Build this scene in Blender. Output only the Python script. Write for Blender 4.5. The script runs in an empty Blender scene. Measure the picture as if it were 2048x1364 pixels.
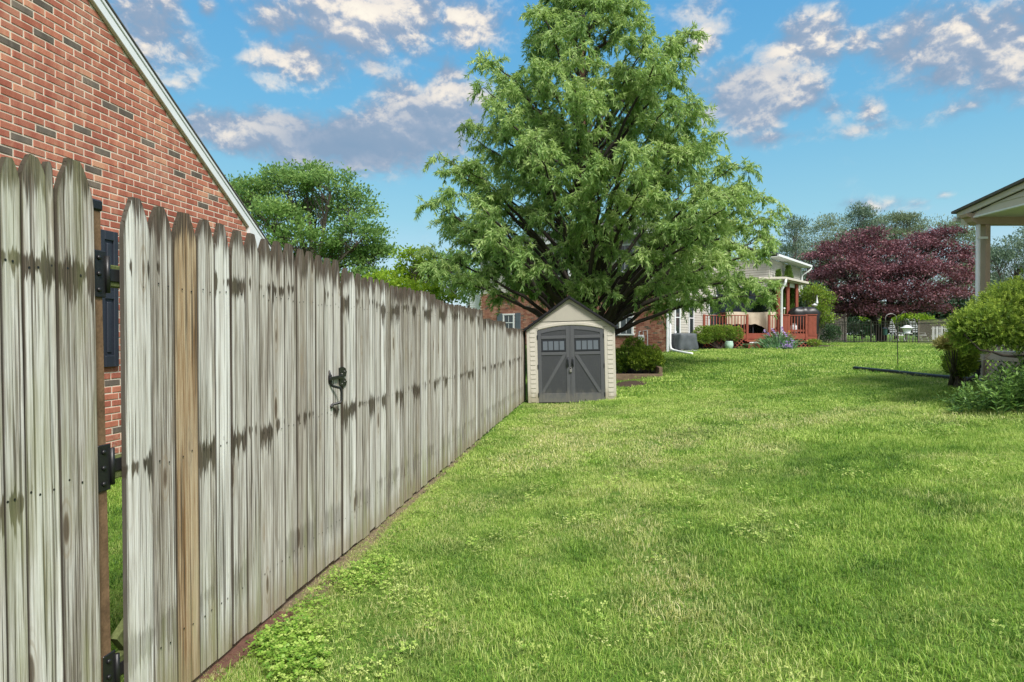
import bpy, bmesh, math, random
import numpy as np
from mathutils import Vector, Matrix

random.seed(11)
RNG = np.random.default_rng(7)
R = math.radians
C = bpy.context.scene.collection

# ------------------------------------------------------------------ camera
F, EYE, PITCH = 1235.0, 1.62, R(0.65)
cam_d = bpy.data.cameras.new('camera')
cam_d.sensor_width = 36.0
cam_d.lens = 36.0 * F / 2048.0
cam_d.clip_start = 0.05
cam_d.clip_end = 3000
cam = bpy.data.objects.new('camera', cam_d)
C.objects.link(cam)
cam.location = (0, 0, EYE)
cam.rotation_euler = (R(90) - PITCH, 0, 0)
bpy.context.scene.camera = cam

# ------------------------------------------------------------------ light
SUN_EL, SUN_AZ = R(50), R(150)          # azimuth clockwise from +Y: the sun stands behind the camera, a little to the right
sun_dir = Vector((math.sin(SUN_AZ) * math.cos(SUN_EL), math.cos(SUN_AZ) * math.cos(SUN_EL), math.sin(SUN_EL)))
sl = bpy.data.lights.new('sun', 'SUN')
sl.energy = 3.3
sl.angle = R(16)
sl.color = (1.0, 0.965, 0.915)
so = bpy.data.objects.new('sun', sl)
C.objects.link(so)
so.rotation_euler = sun_dir.to_track_quat('Z', 'Y').to_euler()
so.location = (20, -30, 40)

sc = bpy.context.scene
sc.view_settings.view_transform = 'Standard'
sc.view_settings.look = 'None'
sc.view_settings.exposure = 0.8
sc.view_settings.gamma = 1.0
sc.view_settings.use_curve_mapping = False
sc.render.engine = 'CYCLES'
sc.cycles.max_bounces = 6
sc.cycles.diffuse_bounces = 3
sc.cycles.glossy_bounces = 2
sc.cycles.transmission_bounces = 4
sc.cycles.transparent_max_bounces = 6
sc.cycles.use_adaptive_sampling = True
sc.cycles.caustics_reflective = False
sc.cycles.caustics_refractive = False
try:
    sc.cycles.use_denoising = True
except Exception:
    pass


# ------------------------------------------------------------------ node helper
class NT:
    def __init__(s, tree):
        s.t = tree
        s.n = tree.nodes
        s.l = tree.links

    def new(s, typ, **kw):
        n = s.n.new(typ)
        for k, v in kw.items():
            setattr(n, k, v)
        return n

    def put(s, sock, v):
        if v is None:
            return
        if isinstance(v, bpy.types.NodeSocket):
            s.l.new(v, sock)
        else:
            try:
                sock.default_value = v
            except Exception:
                sock.default_value = (v, v, v)

    def math(s, op, a, b=None, c=None, clamp=False):
        n = s.new('ShaderNodeMath', operation=op, use_clamp=clamp)
        s.put(n.inputs[0], a)
        s.put(n.inputs[1], b)
        s.put(n.inputs[2], c)
        return n.outputs[0]

    def vec(s, op, a, b=None):
        n = s.new('ShaderNodeVectorMath', operation=op)
        s.put(n.inputs[0], a)
        if op == 'SCALE':
            s.put(n.inputs['Scale'], b)
        else:
            s.put(n.inputs[1], b)
        return n.outputs['Value'] if op in ('LENGTH', 'DOT_PRODUCT', 'DISTANCE') else n.outputs[0]

    def noise(s, v, scale, detail=3.0, rough=0.55, dist=0.0):
        n = s.new('ShaderNodeTexNoise')
        s.put(n.inputs['Vector'], v)
        n.inputs['Scale'].default_value = scale
        n.inputs['Detail'].default_value = detail
        n.inputs['Roughness'].default_value = rough
        n.inputs['Distortion'].default_value = dist
        return n.outputs[0]

    def smooth(s, v, lo, hi):
        n = s.new('ShaderNodeMapRange', interpolation_type='SMOOTHSTEP')
        s.put(n.inputs[0], v)
        n.inputs[1].default_value = lo
        n.inputs[2].default_value = hi
        n.inputs[3].default_value = 0.0
        n.inputs[4].default_value = 1.0
        return n.outputs[0]

    def lin(s, v, lo, hi, a=0.0, b=1.0):
        n = s.new('ShaderNodeMapRange')
        s.put(n.inputs[0], v)
        n.inputs[1].default_value = lo
        n.inputs[2].default_value = hi
        n.inputs[3].default_value = a
        n.inputs[4].default_value = b
        return n.outputs[0]

    def mix(s, f, a, b, mode='MIX'):
        n = s.new('ShaderNodeMix', data_type='RGBA', blend_type=mode)
        s.put(n.inputs[0], f)
        for sock, v in ((n.inputs[6], a), (n.inputs[7], b)):
            if isinstance(v, tuple) and len(v) == 3:
                v = v + (1.0,)
            s.put(sock, v)
        return n.outputs[2]

    def ramp(s, f, stops):
        n = s.new('ShaderNodeValToRGB')
        s.put(n.inputs[0], f)
        e = n.color_ramp.elements
        while len(e) < len(stops):
            e.new(0.5)
        for el, (p, c) in zip(e, stops):
            el.position = p
            el.color = tuple(c) + (1.0,) if len(c) == 3 else c
        return n.outputs[0]

    def mapping(s, v, scale):
        return s.vec('MULTIPLY', v, scale)

    def attr(s, name, typ='GEOMETRY'):
        n = s.new('ShaderNodeAttribute', attribute_type=typ)
        n.attribute_name = name
        return n.outputs['Fac']

    def bump(s, h, strength=0.3, dist=0.01):
        n = s.new('ShaderNodeBump')
        n.inputs['Strength'].default_value = strength
        n.inputs['Distance'].default_value = dist
        s.put(n.inputs['Height'], h)
        return n.outputs[0]


MATS = {}


def new_mat(name):
    m = bpy.data.materials.new(name)
    m.use_nodes = True
    t = NT(m.node_tree)
    b = m.node_tree.nodes['Principled BSDF']
    MATS[name] = m
    return m, t, b


# ------------------------------------------------------------------ sky (world)
world = bpy.data.worlds.new('World')
sc.world = world
world.use_nodes = True
W = NT(world.node_tree)
bg = world.node_tree.nodes['Background']
SKY_STRENGTH = 0.11
sky = W.new('ShaderNodeTexSky', sky_type='NISHITA')
sky.sun_disc = False
sky.sun_elevation = SUN_EL
sky.sun_rotation = SUN_AZ
sky.air_density = 1.0
sky.dust_density = 0.6
sky.ozone_density = 2.0
sky.altitude = 0
tc = W.new('ShaderNodeTexCoord')
V = W.vec('NORMALIZE', tc.outputs['Generated'])
sep = W.new('ShaderNodeSeparateXYZ')
W.l.new(V, sep.inputs[0])
VZ = sep.outputs[2]


def pix_dir(px, py):
    x, z = (px - 1024) / F, -(py - 682) / F
    d = Vector((x, math.cos(PITCH) + z * math.sin(PITCH), -math.sin(PITCH) + z * math.cos(PITCH)))
    return d.normalized()


k = 1.0 / SKY_STRENGTH
# clear air: the physical sky, with the clear blue and the pale band over the horizon of a washed spring sky
elev_col = W.ramp(W.math('MAXIMUM', VZ, 0.0), [(0.0, (0.62, 0.72, 0.80)), (0.08, (0.50, 0.69, 0.80)), (0.18, (0.28, 0.60, 0.73)), (0.32, (0.145, 0.47, 0.73)), (0.50, (0.090, 0.37, 0.71)), (1.0, (0.10, 0.33, 0.66))])
scaled = W.new('ShaderNodeVectorMath', operation='SCALE')
W.l.new(elev_col, scaled.inputs[0])
scaled.inputs['Scale'].default_value = k * 0.60
base_sky = W.mix(0.85, sky.outputs[0], scaled.outputs[0])

# clouds: fields of cumulus given by soft regions of sky and broken up by turbulence
CLOUDS = [  # px, py, half width, half height, weight, share of shade
    (300, 70, 60, 70, 0.9, 0.1), (375, 105, 35, 28, 0.7, 0.2), (415, 18, 16, 18, 0.8, 0.1),
    (560, 40, 60, 50, 0.75, 0.3), (610, 125, 70, 42, 1.1, 0.0), (640, 70, 70, 45, 0.45, 0.9), (700, 40, 105, 55, 1.0, 0.1),
    (790, 30, 80, 55, 0.8, 0.25), (450, 262, 70, 30, 1.1, 0.4), (580, 262, 76, 32, 1.0, 0.4), (700, 290, 165, 44, 1.15, 0.95),
    (850, 265, 110, 50, 1.08, 0.85), (810, 200, 50, 35, 0.8, 0.15), (900, 210, 65, 55, 0.9, 0.4), (930, 260, 60, 70, 0.85, 0.7), (680, 322, 140, 18, .8, 0.98),
    (740, 128, 42, 20, 0.6, 0.6), (900, 146, 40, 22, 0.8, 0.1), (960, 50, 60, 40, 0.85, 0.15), 
    (1400, 85, 26, 26, 0.8, 0.1), (1585, 90, 55, 40, 0.9, 0.12), (1640, 90, 40, 50, 0.95, 0.1), (1718, 88, 26, 24, 0.8, 0.1),
    (1800, 105, 60, 50, 0.95, 0.25), (1900, 90, 75, 38, 0.95, 0.2), (2010, 105, 65, 55, 1.0, 0.1), (1880, 150, 110, 30, .72, 0.8),
    (1490, 200, 80, 48, 1.0, 0.7), (1605, 185, 42, 42, 0.95, 0.12), (1665, 215, 40, 32, 0.7, 0.25), (1742, 222, 24, 26, 0.85, 0.1),
    (1740, 255, 90, 16, 0.6, 0.45), (1560, 275, 150, 16, 0.55, 0.6), (1960, 205, 80, 22, 0.55, 0.6), (2040, 175, 50, 30, 0.55, 0.8),
    (1745, 412, 60, 14, 0.55, 0.2), (1832, 408, 34, 16, 0.65, 0.15), (1886, 390, 20, 14, 0.6, 0.1), (1400, 15, 60, 40, 0.7, 0.2), (1330, 10, 30, 20, 0.5, 0.2), (1010, 30, 30, 20, .4, .2)]
region = None
shade = None
for (px, py, hw, hh, wt, sh) in CLOUDS:
    c = pix_dir(px, py)
    d = W.vec('SUBTRACT', V, tuple(c))
    d = W.vec('MULTIPLY', d, (F / hw, F / hw, F / hh))
    g = W.vec('LENGTH', d)
    m = W.math('MULTIPLY', W.lin(g, 1.9, 0.0), wt)
    region = m if region is None else W.math('SMOOTH_MAX', region, m, 0.12)
    s2 = W.math('MULTIPLY', m, sh)
    shade = s2 if shade is None else W.math('MAXIMUM', shade, s2)
# outside these regions denser unseen cloud goes on all round, thickened for fill light
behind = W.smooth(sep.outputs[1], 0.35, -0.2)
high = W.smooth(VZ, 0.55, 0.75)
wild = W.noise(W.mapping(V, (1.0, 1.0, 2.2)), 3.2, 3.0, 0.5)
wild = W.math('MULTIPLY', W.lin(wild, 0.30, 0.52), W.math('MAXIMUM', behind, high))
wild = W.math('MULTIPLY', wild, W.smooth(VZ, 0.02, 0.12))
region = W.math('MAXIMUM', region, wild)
pc = W.mapping(V, (1.0, 1.0, 1.35))
turb = W.noise(pc, 9.0, 8.0, 0.56, 0.25)
turb2 = W.noise(pc, 34.0, 6.0, 0.6, 0.3)
tsum = W.math('ADD', W.math('MULTIPLY', W.math('SUBTRACT', turb, 0.5), 1.75), W.math('MULTIPLY', W.math('SUBTRACT', turb2, 0.5), 0.75))
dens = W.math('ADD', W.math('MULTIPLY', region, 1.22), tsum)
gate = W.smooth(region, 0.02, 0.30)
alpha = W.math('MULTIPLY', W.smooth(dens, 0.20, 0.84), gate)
# the same field a little higher up: where it is thinner above, we see a lit top
up = W.vec('ADD', pc, (0.006, 0.0, 0.022))
turb_up = W.noise(up, 9.0, 6.0, 0.56, 0.25)
turb2_up = W.noise(W.vec('ADD', pc, (0.002, 0.0, 0.009)), 34.0, 4.0, 0.6, 0.3)
top = W.math('ADD', W.math('SUBTRACT', turb, turb_up), W.math('MULTIPLY', W.math('SUBTRACT', turb2, turb2_up), 0.45))
top = W.smooth(top, -0.10, 0.13)
sunny = W.math('SUBTRACT', 1.0, W.math('MULTIPLY', shade, 0.95))
lit = W.math('ADD', W.math('MULTIPLY', top, 0.62), W.math('MULTIPLY', W.smooth(dens, 0.45, 1.5), 0.42))
lit = W.math('MULTIPLY', lit, sunny, clamp=True)
cl_col = W.ramp(lit, [(0.0, (0.23, 0.33, 0.47)), (0.22, (0.33, 0.40, 0.52)), (0.44, (0.60, 0.60, 0.62)), (0.66, (0.90, 0.82, 0.72)), (1.0, (1.08, 1.0, 0.82))])
cl = W.new('ShaderNodeVectorMath', operation='SCALE')
W.l.new(cl_col, cl.inputs[0])
cl.inputs['Scale'].default_value = k * 0.62
alpha = W.math('MULTIPLY', alpha, 0.93)
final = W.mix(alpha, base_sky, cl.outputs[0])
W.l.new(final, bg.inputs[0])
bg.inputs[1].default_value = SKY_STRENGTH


# ------------------------------------------------------------------ ground shape and picture rays
TH = math.atan2(181.0, F)
FD = Vector((math.sin(TH), math.cos(TH), 0))      # direction along the fence and the near house wall
FN = Vector((math.cos(TH), -math.sin(TH), 0))     # out of the fence, to the lawn
D_FENCE, D_WALL = 1.84, 4.77


def gz(x, y):
    """height of the ground"""
    xf = -1.86 + 0.1466 * y
    a = x - xf - 0.8
    e1 = np.where(np.asarray(a) > 0, (np.maximum(a, 0) / 7.0) ** 1.3, 0.0)
    e2 = (np.maximum(np.asarray(y, dtype=float) - 14.5, 0) / 12.0) ** 1.3
    z = 1.1 * (1 - np.exp(-e1 - e2))
    left = np.maximum(-np.asarray(a) - 1.2, 0)
    z = z + 0.32 * (1 - np.exp(-(left / 1.6) ** 1.5))
    return z


def g(x, y):
    return float(gz(x, y))


def ray(px, py):
    x, z = (px - 1024) / F, -(py - 682) / F
    return Vector((x, math.cos(PITCH) + z * math.sin(PITCH), -math.sin(PITCH) + z * math.cos(PITCH)))


def P(px, py, Y):
    d = ray(px, py)
    t = Y / d.y
    return Vector((d.x * t, Y, EYE + d.z * t))


def proj(p):
    """picture position of a point of the place"""
    z = p[2] - EYE
    fw = p[1] * math.cos(PITCH) - z * math.sin(PITCH)
    return 1024 + F * p[0] / fw, 682 - F * (p[1] * math.sin(PITCH) + z * math.cos(PITCH)) / fw


def G(px, py):
    """where a picture ray meets the ground"""
    d = ray(px, py)
    t = 0.5
    while t < 400:
        p = Vector((0, 0, EYE)) + d * t
        if p.z < g(p.x, p.y):
            return Vector((p.x, p.y, g(p.x, p.y)))
        t *= 1.004
    return Vector((d.x * 60, 60, g(d.x * 60, 60)))


def on_ground(x, y, dz=0.0):
    return Vector((x, y, g(x, y) + dz))


def fence_pt(d, s, z=0.0):
    p = FN * (-d) + FD * s
    return Vector((p.x, p.y, z))


def s_of_px(px, d):
    t = (px - 1024) / F                           # X = t*Y on the line
    return d * (math.cos(TH) + t * math.sin(TH)) / (math.sin(TH) - t * math.cos(TH))


# ------------------------------------------------------------------ mesh helpers
class MB:
    def __init__(s):
        s.v = []
        s.f = []
        s.mi = []
        s.at = {}

    def poly(s, verts, faces, mi=0):
        o = len(s.v)
        s.v += [tuple(v) for v in verts]
        for f in faces:
            s.f.append(tuple(i + o for i in f))
            s.mi.append(mi)
        return s

    def box(s, a, b, mi=0):
        x0, y0, z0 = a
        x1, y1, z1 = b
        vs = [(x0, y0, z0), (x1, y0, z0), (x1, y1, z0), (x0, y1, z0), (x0, y0, z1), (x1, y0, z1), (x1, y1, z1), (x0, y1, z1)]
        return s.poly(vs, [(0, 3, 2, 1), (4, 5, 6, 7), (0, 1, 5, 4), (1, 2, 6, 5), (2, 3, 7, 6), (3, 0, 4, 7)], mi)

    def obox(s, c, ax, ay, az, hx, hy, hz, mi=0):
        """box with its own axes"""
        c = Vector(c)
        ax, ay, az = Vector(ax).normalized(), Vector(ay).normalized(), Vector(az).normalized()
        vs = []
        for k_ in (-1, 1):
            for (i, j) in ((-1, -1), (1, -1), (1, 1), (-1, 1)):
                vs.append(c + ax * hx * i + ay * hy * j + az * hz * k_)
        return s.poly(vs, [(0, 3, 2, 1), (4, 5, 6, 7), (0, 1, 5, 4), (1, 2, 6, 5), (2, 3, 7, 6), (3, 0, 4, 7)], mi)

    def bar(s, p, q, w, h, up=(0, 0, 1), mi=0):
        p, q = Vector(p), Vector(q)
        d = (q - p)
        L = d.length
        d.normalize()
        upv = Vector(up)
        side = d.cross(upv)
        if side.length < 1e-4:
            side = d.cross(Vector((1, 0, 0)))
        side.normalize()
        u = side.cross(d)
        return s.obox((p + q) / 2, d, side, u, L / 2, w / 2, h / 2, mi)

    def prism(s, outline, d0, d1, axes=((1, 0, 0), (0, 0, 1), (0, 1, 0)), o=(0, 0, 0), mi=0):
        """outline in the first two axes, pushed along the third"""
        a, b, c = (Vector(x) for x in axes)
        o = Vector(o)
        n = len(outline)
        vs = [o + a * u + b * w + c * d0 for u, w in outline] + [o + a * u + b * w + c * d1 for u, w in outline]
        fs = [tuple(range(n)), tuple(range(2 * n - 1, n - 1, -1))]
        fs += [(i, i + n, (i + 1) % n + n, (i + 1) % n) for i in range(n)]
        return s.poly(vs, fs, mi)

    def tube(s, pts, rad, k_=8, mi=0, cap=True):
        pts = [Vector(p) for p in pts]
        n = len(pts)
        rs = rad if isinstance(rad, (list, tuple)) else [rad] * n
        prev = None
        vs = []
        for i, p in enumerate(pts):
            t = (pts[min(i + 1, n - 1)] - pts[max(i - 1, 0)]).normalized()
            if prev is None:
                u = t.cross(Vector((0, 0, 1)) if abs(t.z) < 0.9 else Vector((1, 0, 0))).normalized()
            else:
                u = (prev - t * prev.dot(t)).normalized()
            prev = u
            w = t.cross(u)
            for j in range(k_):
                a = 2 * math.pi * j / k_
                vs.append(p + (u * math.cos(a) + w * math.sin(a)) * rs[i])
        fs = []
        for i in range(n - 1):
            for j in range(k_):
                fs.append((i * k_ + j, i * k_ + (j + 1) % k_, (i + 1) * k_ + (j + 1) % k_, (i + 1) * k_ + j))
        if cap:
            fs.append(tuple(range(k_ - 1, -1, -1)))
            fs.append(tuple((n - 1) * k_ + j for j in range(k_)))
        return s.poly(vs, fs, mi)

    def lathe(s, prof, c=(0, 0, 0), k_=16, mi=0):
        c = Vector(c)
        vs = []
        for r, z in prof:
            for j in range(k_):
                a = 2 * math.pi * j / k_
                vs.append(c + Vector((r * math.cos(a), r * math.sin(a), z)))
        fs = []
        for i in range(len(prof) - 1):
            for j in range(k_):
                fs.append((i * k_ + j, i * k_ + (j + 1) % k_, (i + 1) * k_ + (j + 1) % k_, (i + 1) * k_ + j))
        fs.append(tuple(range(k_ - 1, -1, -1)))
        fs.append(tuple((len(prof) - 1) * k_ + j for j in range(k_)))
        return s.poly(vs, fs, mi)

    def mesh(s, name, mats, off=None, smooth=False):
        me = bpy.data.meshes.new(name)
        v = s.v if off is None else [(a - off[0], b - off[1], c - off[2]) for a, b, c in s.v]
        me.from_pydata(v, [], s.f)
        for m in (mats if isinstance(mats, (list, tuple)) else [mats]):
            me.materials.append(m)
        if any(s.mi):
            me.polygons.foreach_set('material_index', s.mi)
        if smooth:
            me.polygons.foreach_set('use_smooth', [True] * len(me.polygons))
        for nm, vals in s.at.items():
            a = me.attributes.new(nm, 'FLOAT', 'POINT')
            a.data.foreach_set('value', vals)
        me.update()
        return me


def fix_normals(me):
    bm = bmesh.new()
    bm.from_mesh(me)
    bmesh.ops.recalc_face_normals(bm, faces=bm.faces)
    bm.to_mesh(me)
    bm.free()


def bevel(o, w, seg=1):
    m = o.modifiers.new('bevel', 'BEVEL')
    m.width = w
    m.segments = seg
    m.limit_method = 'ANGLE'
    m.angle_limit = R(40)
    return o


def thing(name, label, cat, loc=(0, 0, 0), rot=(0, 0, 0), group=None):
    o = bpy.data.objects.new(name, None)
    o.empty_display_size = 0.2
    C.objects.link(o)
    o.location = loc
    o.rotation_euler = rot
    return tag(o, label, cat, group)


def tag(o, label, cat, group=None, kind=None):
    if label:
        o['label'] = label
    if cat:
        o['category'] = cat
    if group:
        o['group'] = group
    if kind:
        o['kind'] = kind
    return o


def add(name, mb, mat, parent=None, world=True, smooth=False, bev=0.0, kind=None, fix=True, label=None):
    """one mesh object; vertices are given in world space, or in the parent's own space when world is False"""
    off = None
    if parent is not None and world:
        root = parent
        off = Vector((0, 0, 0))
        while root is not None:
            off += Vector(root.location)
            root = root.parent
    if isinstance(mb, MB):
        me = mb.mesh(name, mat, off, smooth)
        if fix:
            fix_normals(me)
    else:
        me = mb
    o = bpy.data.objects.new(name, me)
    C.objects.link(o)
    if parent is not None:
        o.parent = parent
    if bev:
        bevel(o, bev)
    if kind:
        o['kind'] = kind
    if label:
        o['label'] = label
    return o


def vnoise(x, y, seed=0):
    """cheap value noise on arrays"""
    x = np.asarray(x, dtype=float)
    y = np.asarray(y, dtype=float)
    xi, yi = np.floor(x).astype(np.int64), np.floor(y).astype(np.int64)
    fx, fy = x - xi, y - yi
    fx, fy = fx * fx * (3 - 2 * fx), fy * fy * (3 - 2 * fy)

    def h(i, j):
        n = (i * 374761393 + j * 668265263 + seed * 974711) & 0x7fffffff
        n = ((n ^ (n >> 13)) * 1274126177) & 0x7fffffff
        return ((n ^ (n >> 16)) & 0xffff) / 65535.0
    return (h(xi, yi) * (1 - fx) + h(xi + 1, yi) * fx) * (1 - fy) + (h(xi, yi + 1) * (1 - fx) + h(xi + 1, yi + 1) * fx) * fy


# ------------------------------------------------------------------ materials
def plain(name, col, rough=0.6, vary=0.12, nscale=6.0, metal=0.0, bump=0.0, bscale=80.0, spec=0.4, dirt=None, splash=None):
    m, t, b = new_mat(name)
    tc_ = t.new('ShaderNodeTexCoord').outputs['Object']
    n1 = t.noise(tc_, nscale, 4.0)
    n2 = t.noise(tc_, nscale * 9, 3.0)
    f = t.lin(t.math('ADD', t.math('MULTIPLY', n1, 0.65), t.math('MULTIPLY', n2, 0.35)), 0.3, 0.7)
    lo = tuple(c * (1 - vary) for c in col)
    hi = tuple(min(1, c * (1 + vary)) for c in col)
    c = t.mix(f, lo, hi)
    if dirt:
        c = t.mix(t.math('MULTIPLY', t.smooth(t.noise(tc_, nscale * 2.3, 5.0, 0.65), 0.55, 0.75), dirt[1]), c, dirt[0])
    if splash:
        sz = t.new('ShaderNodeSeparateXYZ')
        t.l.new(tc_, sz.inputs[0])
        hz = t.math('SUBTRACT', sz.outputs[2], t.math('MULTIPLY', t.math('SUBTRACT', t.noise(t.mapping(tc_, (9, 9, 4)), 1.0, 5.0, .65), .42), .75))
        c = t.mix(t.math('MULTIPLY', t.smooth(hz, .30, .0), .7), c, splash)
        st = t.noise(t.mapping(tc_, (22, 22, .7)), 1.0, 4.0, .6)
        c = t.mix(t.math('MULTIPLY', t.smooth(st, .56, .72), .09), c, splash)
    t.l.new(c, b.inputs['Base Color'])
    b.inputs['Roughness'].default_value = rough
    b.inputs['Metallic'].default_value = metal
    b.inputs['Specular IOR Level'].default_value = spec
    if bump:
        t.l.new(t.bump(t.noise(tc_, bscale, 3.0), bump, 0.004), b.inputs['Normal'])
    return m


def leaf_mat(name, dark, mid, light, trans=0.35, rough=0.5, spec=0.3, transcol=None):
    m, t, b = new_mat(name)
    tint = t.attr('tint')
    geo = t.new('ShaderNodeNewGeometry')
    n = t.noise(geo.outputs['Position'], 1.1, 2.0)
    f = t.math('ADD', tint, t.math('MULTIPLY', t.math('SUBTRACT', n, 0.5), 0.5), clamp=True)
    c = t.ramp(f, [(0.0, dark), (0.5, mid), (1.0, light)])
    t.l.new(c, b.inputs['Base Color'])
    b.inputs['Roughness'].default_value = rough
    b.inputs['Specular IOR Level'].default_value = spec
    tr = t.new('ShaderNodeBsdfTranslucent')
    t.l.new(t.mix(0.6, c, transcol or light), tr.inputs[0])
    mx = t.new('ShaderNodeMixShader')
    mx.inputs[0].default_value = trans
    t.l.new(b.outputs[0], mx.inputs[1])
    t.l.new(tr.outputs[0], mx.inputs[2])
    t.l.new(mx.outputs[0], t.n['Material Output'].inputs[0])
    return m


def wood_mat(name, green=0.25, brown=0.0, warm=None):
    """old grey pine boards: grain along z, dark tips, stains where the rails hold the wet, algae near the ground"""
    m, t, b = new_mat(name)
    obj = t.new('ShaderNodeTexCoord').outputs['Object']
    info = t.new('ShaderNodeObjectInfo')
    rnd = info.outputs['Random']
    off = t.new('ShaderNodeCombineXYZ')
    t.l.new(t.math('MULTIPLY', rnd, 43.0), off.inputs[0])
    t.l.new(t.math('MULTIPLY', rnd, 17.0), off.inputs[2])
    p = t.vec('ADD', obj, off.outputs[0])
    sepn = t.new('ShaderNodeSeparateXYZ')
    t.l.new(obj, sepn.inputs[0])
    z = sepn.outputs[2]
    grain = t.noise(t.mapping(p, (75, 20, 1.5)), 1.0, 5.0, 0.6, 0.6)
    fine = t.noise(t.mapping(p, (260, 60, 5)), 1.0, 4.0, 0.65)
    broad = t.noise(t.mapping(p, (14, 5, 0.9)), 1.0, 3.0, 0.55, 0.8)
    # cathedral figure
    wv = t.new('ShaderNodeTexWave', wave_type='BANDS', bands_direction='X')
    t.put(wv.inputs['Vector'], t.mapping(p, (16, 3, 0.55)))
    wv.inputs['Scale'].default_value = 1.6
    wv.inputs['Distortion'].default_value = 5.5
    wv.inputs['Detail'].default_value = 2.0
    wv.inputs['Detail Scale'].default_value = 0.9
    r2 = t.math('FRACT', t.math('MULTIPLY', rnd, 91.7))
    tone = t.math('ADD', t.math('MULTIPLY', t.math('SUBTRACT', grain, .5), 1.25), t.math('ADD', t.math('MULTIPLY', t.math('SUBTRACT', fine, .5), 0.95), t.math('ADD', t.math('MULTIPLY', t.math('SUBTRACT', broad, .5), 0.95), t.math('MULTIPLY', wv.outputs[1], 0.10))))
    tone = t.math('ADD', t.math('ADD', tone, 0.52), t.math('MULTIPLY', t.math('SUBTRACT', rnd, 0.58), 0.44))
    if warm:
        c = t.ramp(tone, warm)
    else:
        c = t.ramp(tone, [(0.08, (0.11, 0.09, 0.073)), (0.28, (0.29, 0.255, 0.22)), (0.48, (0.49, 0.46, 0.42)), (0.70, (0.68, 0.665, 0.63)), (0.92, (0.80, 0.79, 0.765))])
        c = t.mix(t.math('MULTIPLY', t.smooth(r2, .55, 1.0), .35), c, (0.36, 0.31, 0.25))
    # drying checks: thin dark lines along the grain
    chk = t.noise(t.mapping(p, (115, 24, 0.9)), 1.0, 2.0, 0.5, 0.5)
    c = t.mix(t.math('MULTIPLY', t.smooth(chk, 0.565, 0.63), 0.85), c, (0.085, 0.068, 0.05))
    # knots
    vo = t.new('ShaderNodeTexVoronoi')
    t.put(vo.inputs['Vector'], t.mapping(p, (9.0, 4.0, 2.2)))
    vo.inputs['Scale'].default_value = 1.0
    vo.inputs['Randomness'].default_value = 1.0
    kd = vo.outputs['Distance']
    kmask = t.math('GREATER_THAN', t.noise(t.vec('SCALE', vo.outputs['Position'], 3.7), 1.0, 0.0), 0.50)
    halo = t.math('MULTIPLY', t.smooth(kd, 0.42, 0.18), kmask)
    rings = t.smooth(t.math('SINE', t.math('MULTIPLY', kd, 62.0)), -.2, .9)
    c = t.mix(t.math('MULTIPLY', halo, t.math('ADD', .25, t.math('MULTIPLY', rings, .35))), c, (0.30, 0.235, 0.165))
    kn = t.math('MULTIPLY', t.smooth(kd, 0.17, 0.10), kmask)
    c = t.mix(t.math('MULTIPLY', kn, 0.85), c, (0.085, 0.055, 0.035))
    # dark wet stains: ragged downwards, held where rails and tips are
    rag = t.noise(t.mapping(p, (34, 8, 1.9)), 1.0, 4.0, 0.62, 0.4)
    rag2 = t.noise(t.mapping(p, (55, 12, 3.0)), 1.0, 3.0, 0.6)
    dtop = t.attr('dtop')
    sx1 = t.new('ShaderNodeSeparateXYZ')
    t.l.new(p, sx1.inputs[0])

    def comb(seed):
        """ragged streaks across the board: two scales of noise along x, hardly changing with height"""
        v = t.new('ShaderNodeCombineXYZ')
        t.l.new(sx1.outputs[0], v.inputs[0])
        v.inputs[1].default_value = seed
        t.l.new(t.math('MULTIPLY', z, 0.012), v.inputs[2])
        a_ = t.noise(v.outputs[0], 120.0, 3.0, 0.65)
        b_ = t.noise(v.outputs[0], 26.0, 2.0, 0.5)
        return t.math('ADD', t.math('MULTIPLY', t.math('SUBTRACT', a_, 0.5), 0.95), t.math('MULTIPLY', t.math('SUBTRACT', b_, 0.5), 0.55))
    hh = t.math('ADD', t.math('MULTIPLY', comb(3.1), 0.42), t.math('ADD', .116, t.math('MULTIPLY', t.math('SUBTRACT', r2, .5), .13)))
    tipm = t.smooth(t.math('SUBTRACT', hh, dtop), -0.028, 0.028)
    tipm = t.math('MULTIPLY', tipm, t.lin(rag, .3, .5, .6, 1.0))
    tipc = t.mix(t.smooth(fine, 0.4, 0.62), (0.034, 0.025, 0.019), (0.135, 0.10, 0.08))
    c = t.mix(t.math('MULTIPLY', tipm, 0.95), c, tipc)
    stain = None
    for kk, (z0, h_, amt) in enumerate(((1.84, 0.17, 1.0), (1.06, 0.17, 1.0), (0.36, 0.20, 0.4))):
        rk = t.math('FRACT', t.math('MULTIPLY', rnd, 137.3 + 61.7 * kk))       # each board holds the wet differently
        zc = t.math('SUBTRACT', t.math('ADD', z, t.math('MULTIPLY', t.math('SUBTRACT', rk, 0.5), 0.08)), z0)
        vp = t.new('ShaderNodeCombineXYZ')
        t.l.new(sx1.outputs[0], vp.inputs[0])
        vp.inputs[1].default_value = 20.0 + 9 * kk
        pres = t.math('ADD', t.math('MULTIPLY', t.math('SUBTRACT', t.noise(vp.outputs[0], 20.0, 2.0, .5), .5), 3.4), t.math('MULTIPLY', t.math('SUBTRACT', rk, .40), 1.5))
        pres = t.math('MAXIMUM', t.math('MINIMUM', pres, 1.0), 0.0)
        c1 = t.noise(vp.outputs[0], 95.0, 4.0, .7)
        vp2 = t.vec('ADD', vp.outputs[0], (0.0, 4.0, 0.0))
        c2 = t.noise(vp2, 105.0, 4.0, .7)
        dn = t.math('MULTIPLY', pres, t.math('MULTIPLY', t.math('ADD', .30, t.math('MULTIPLY', t.math('SUBTRACT', c1, .38), 3.4)), h_ * 1.15))
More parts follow.
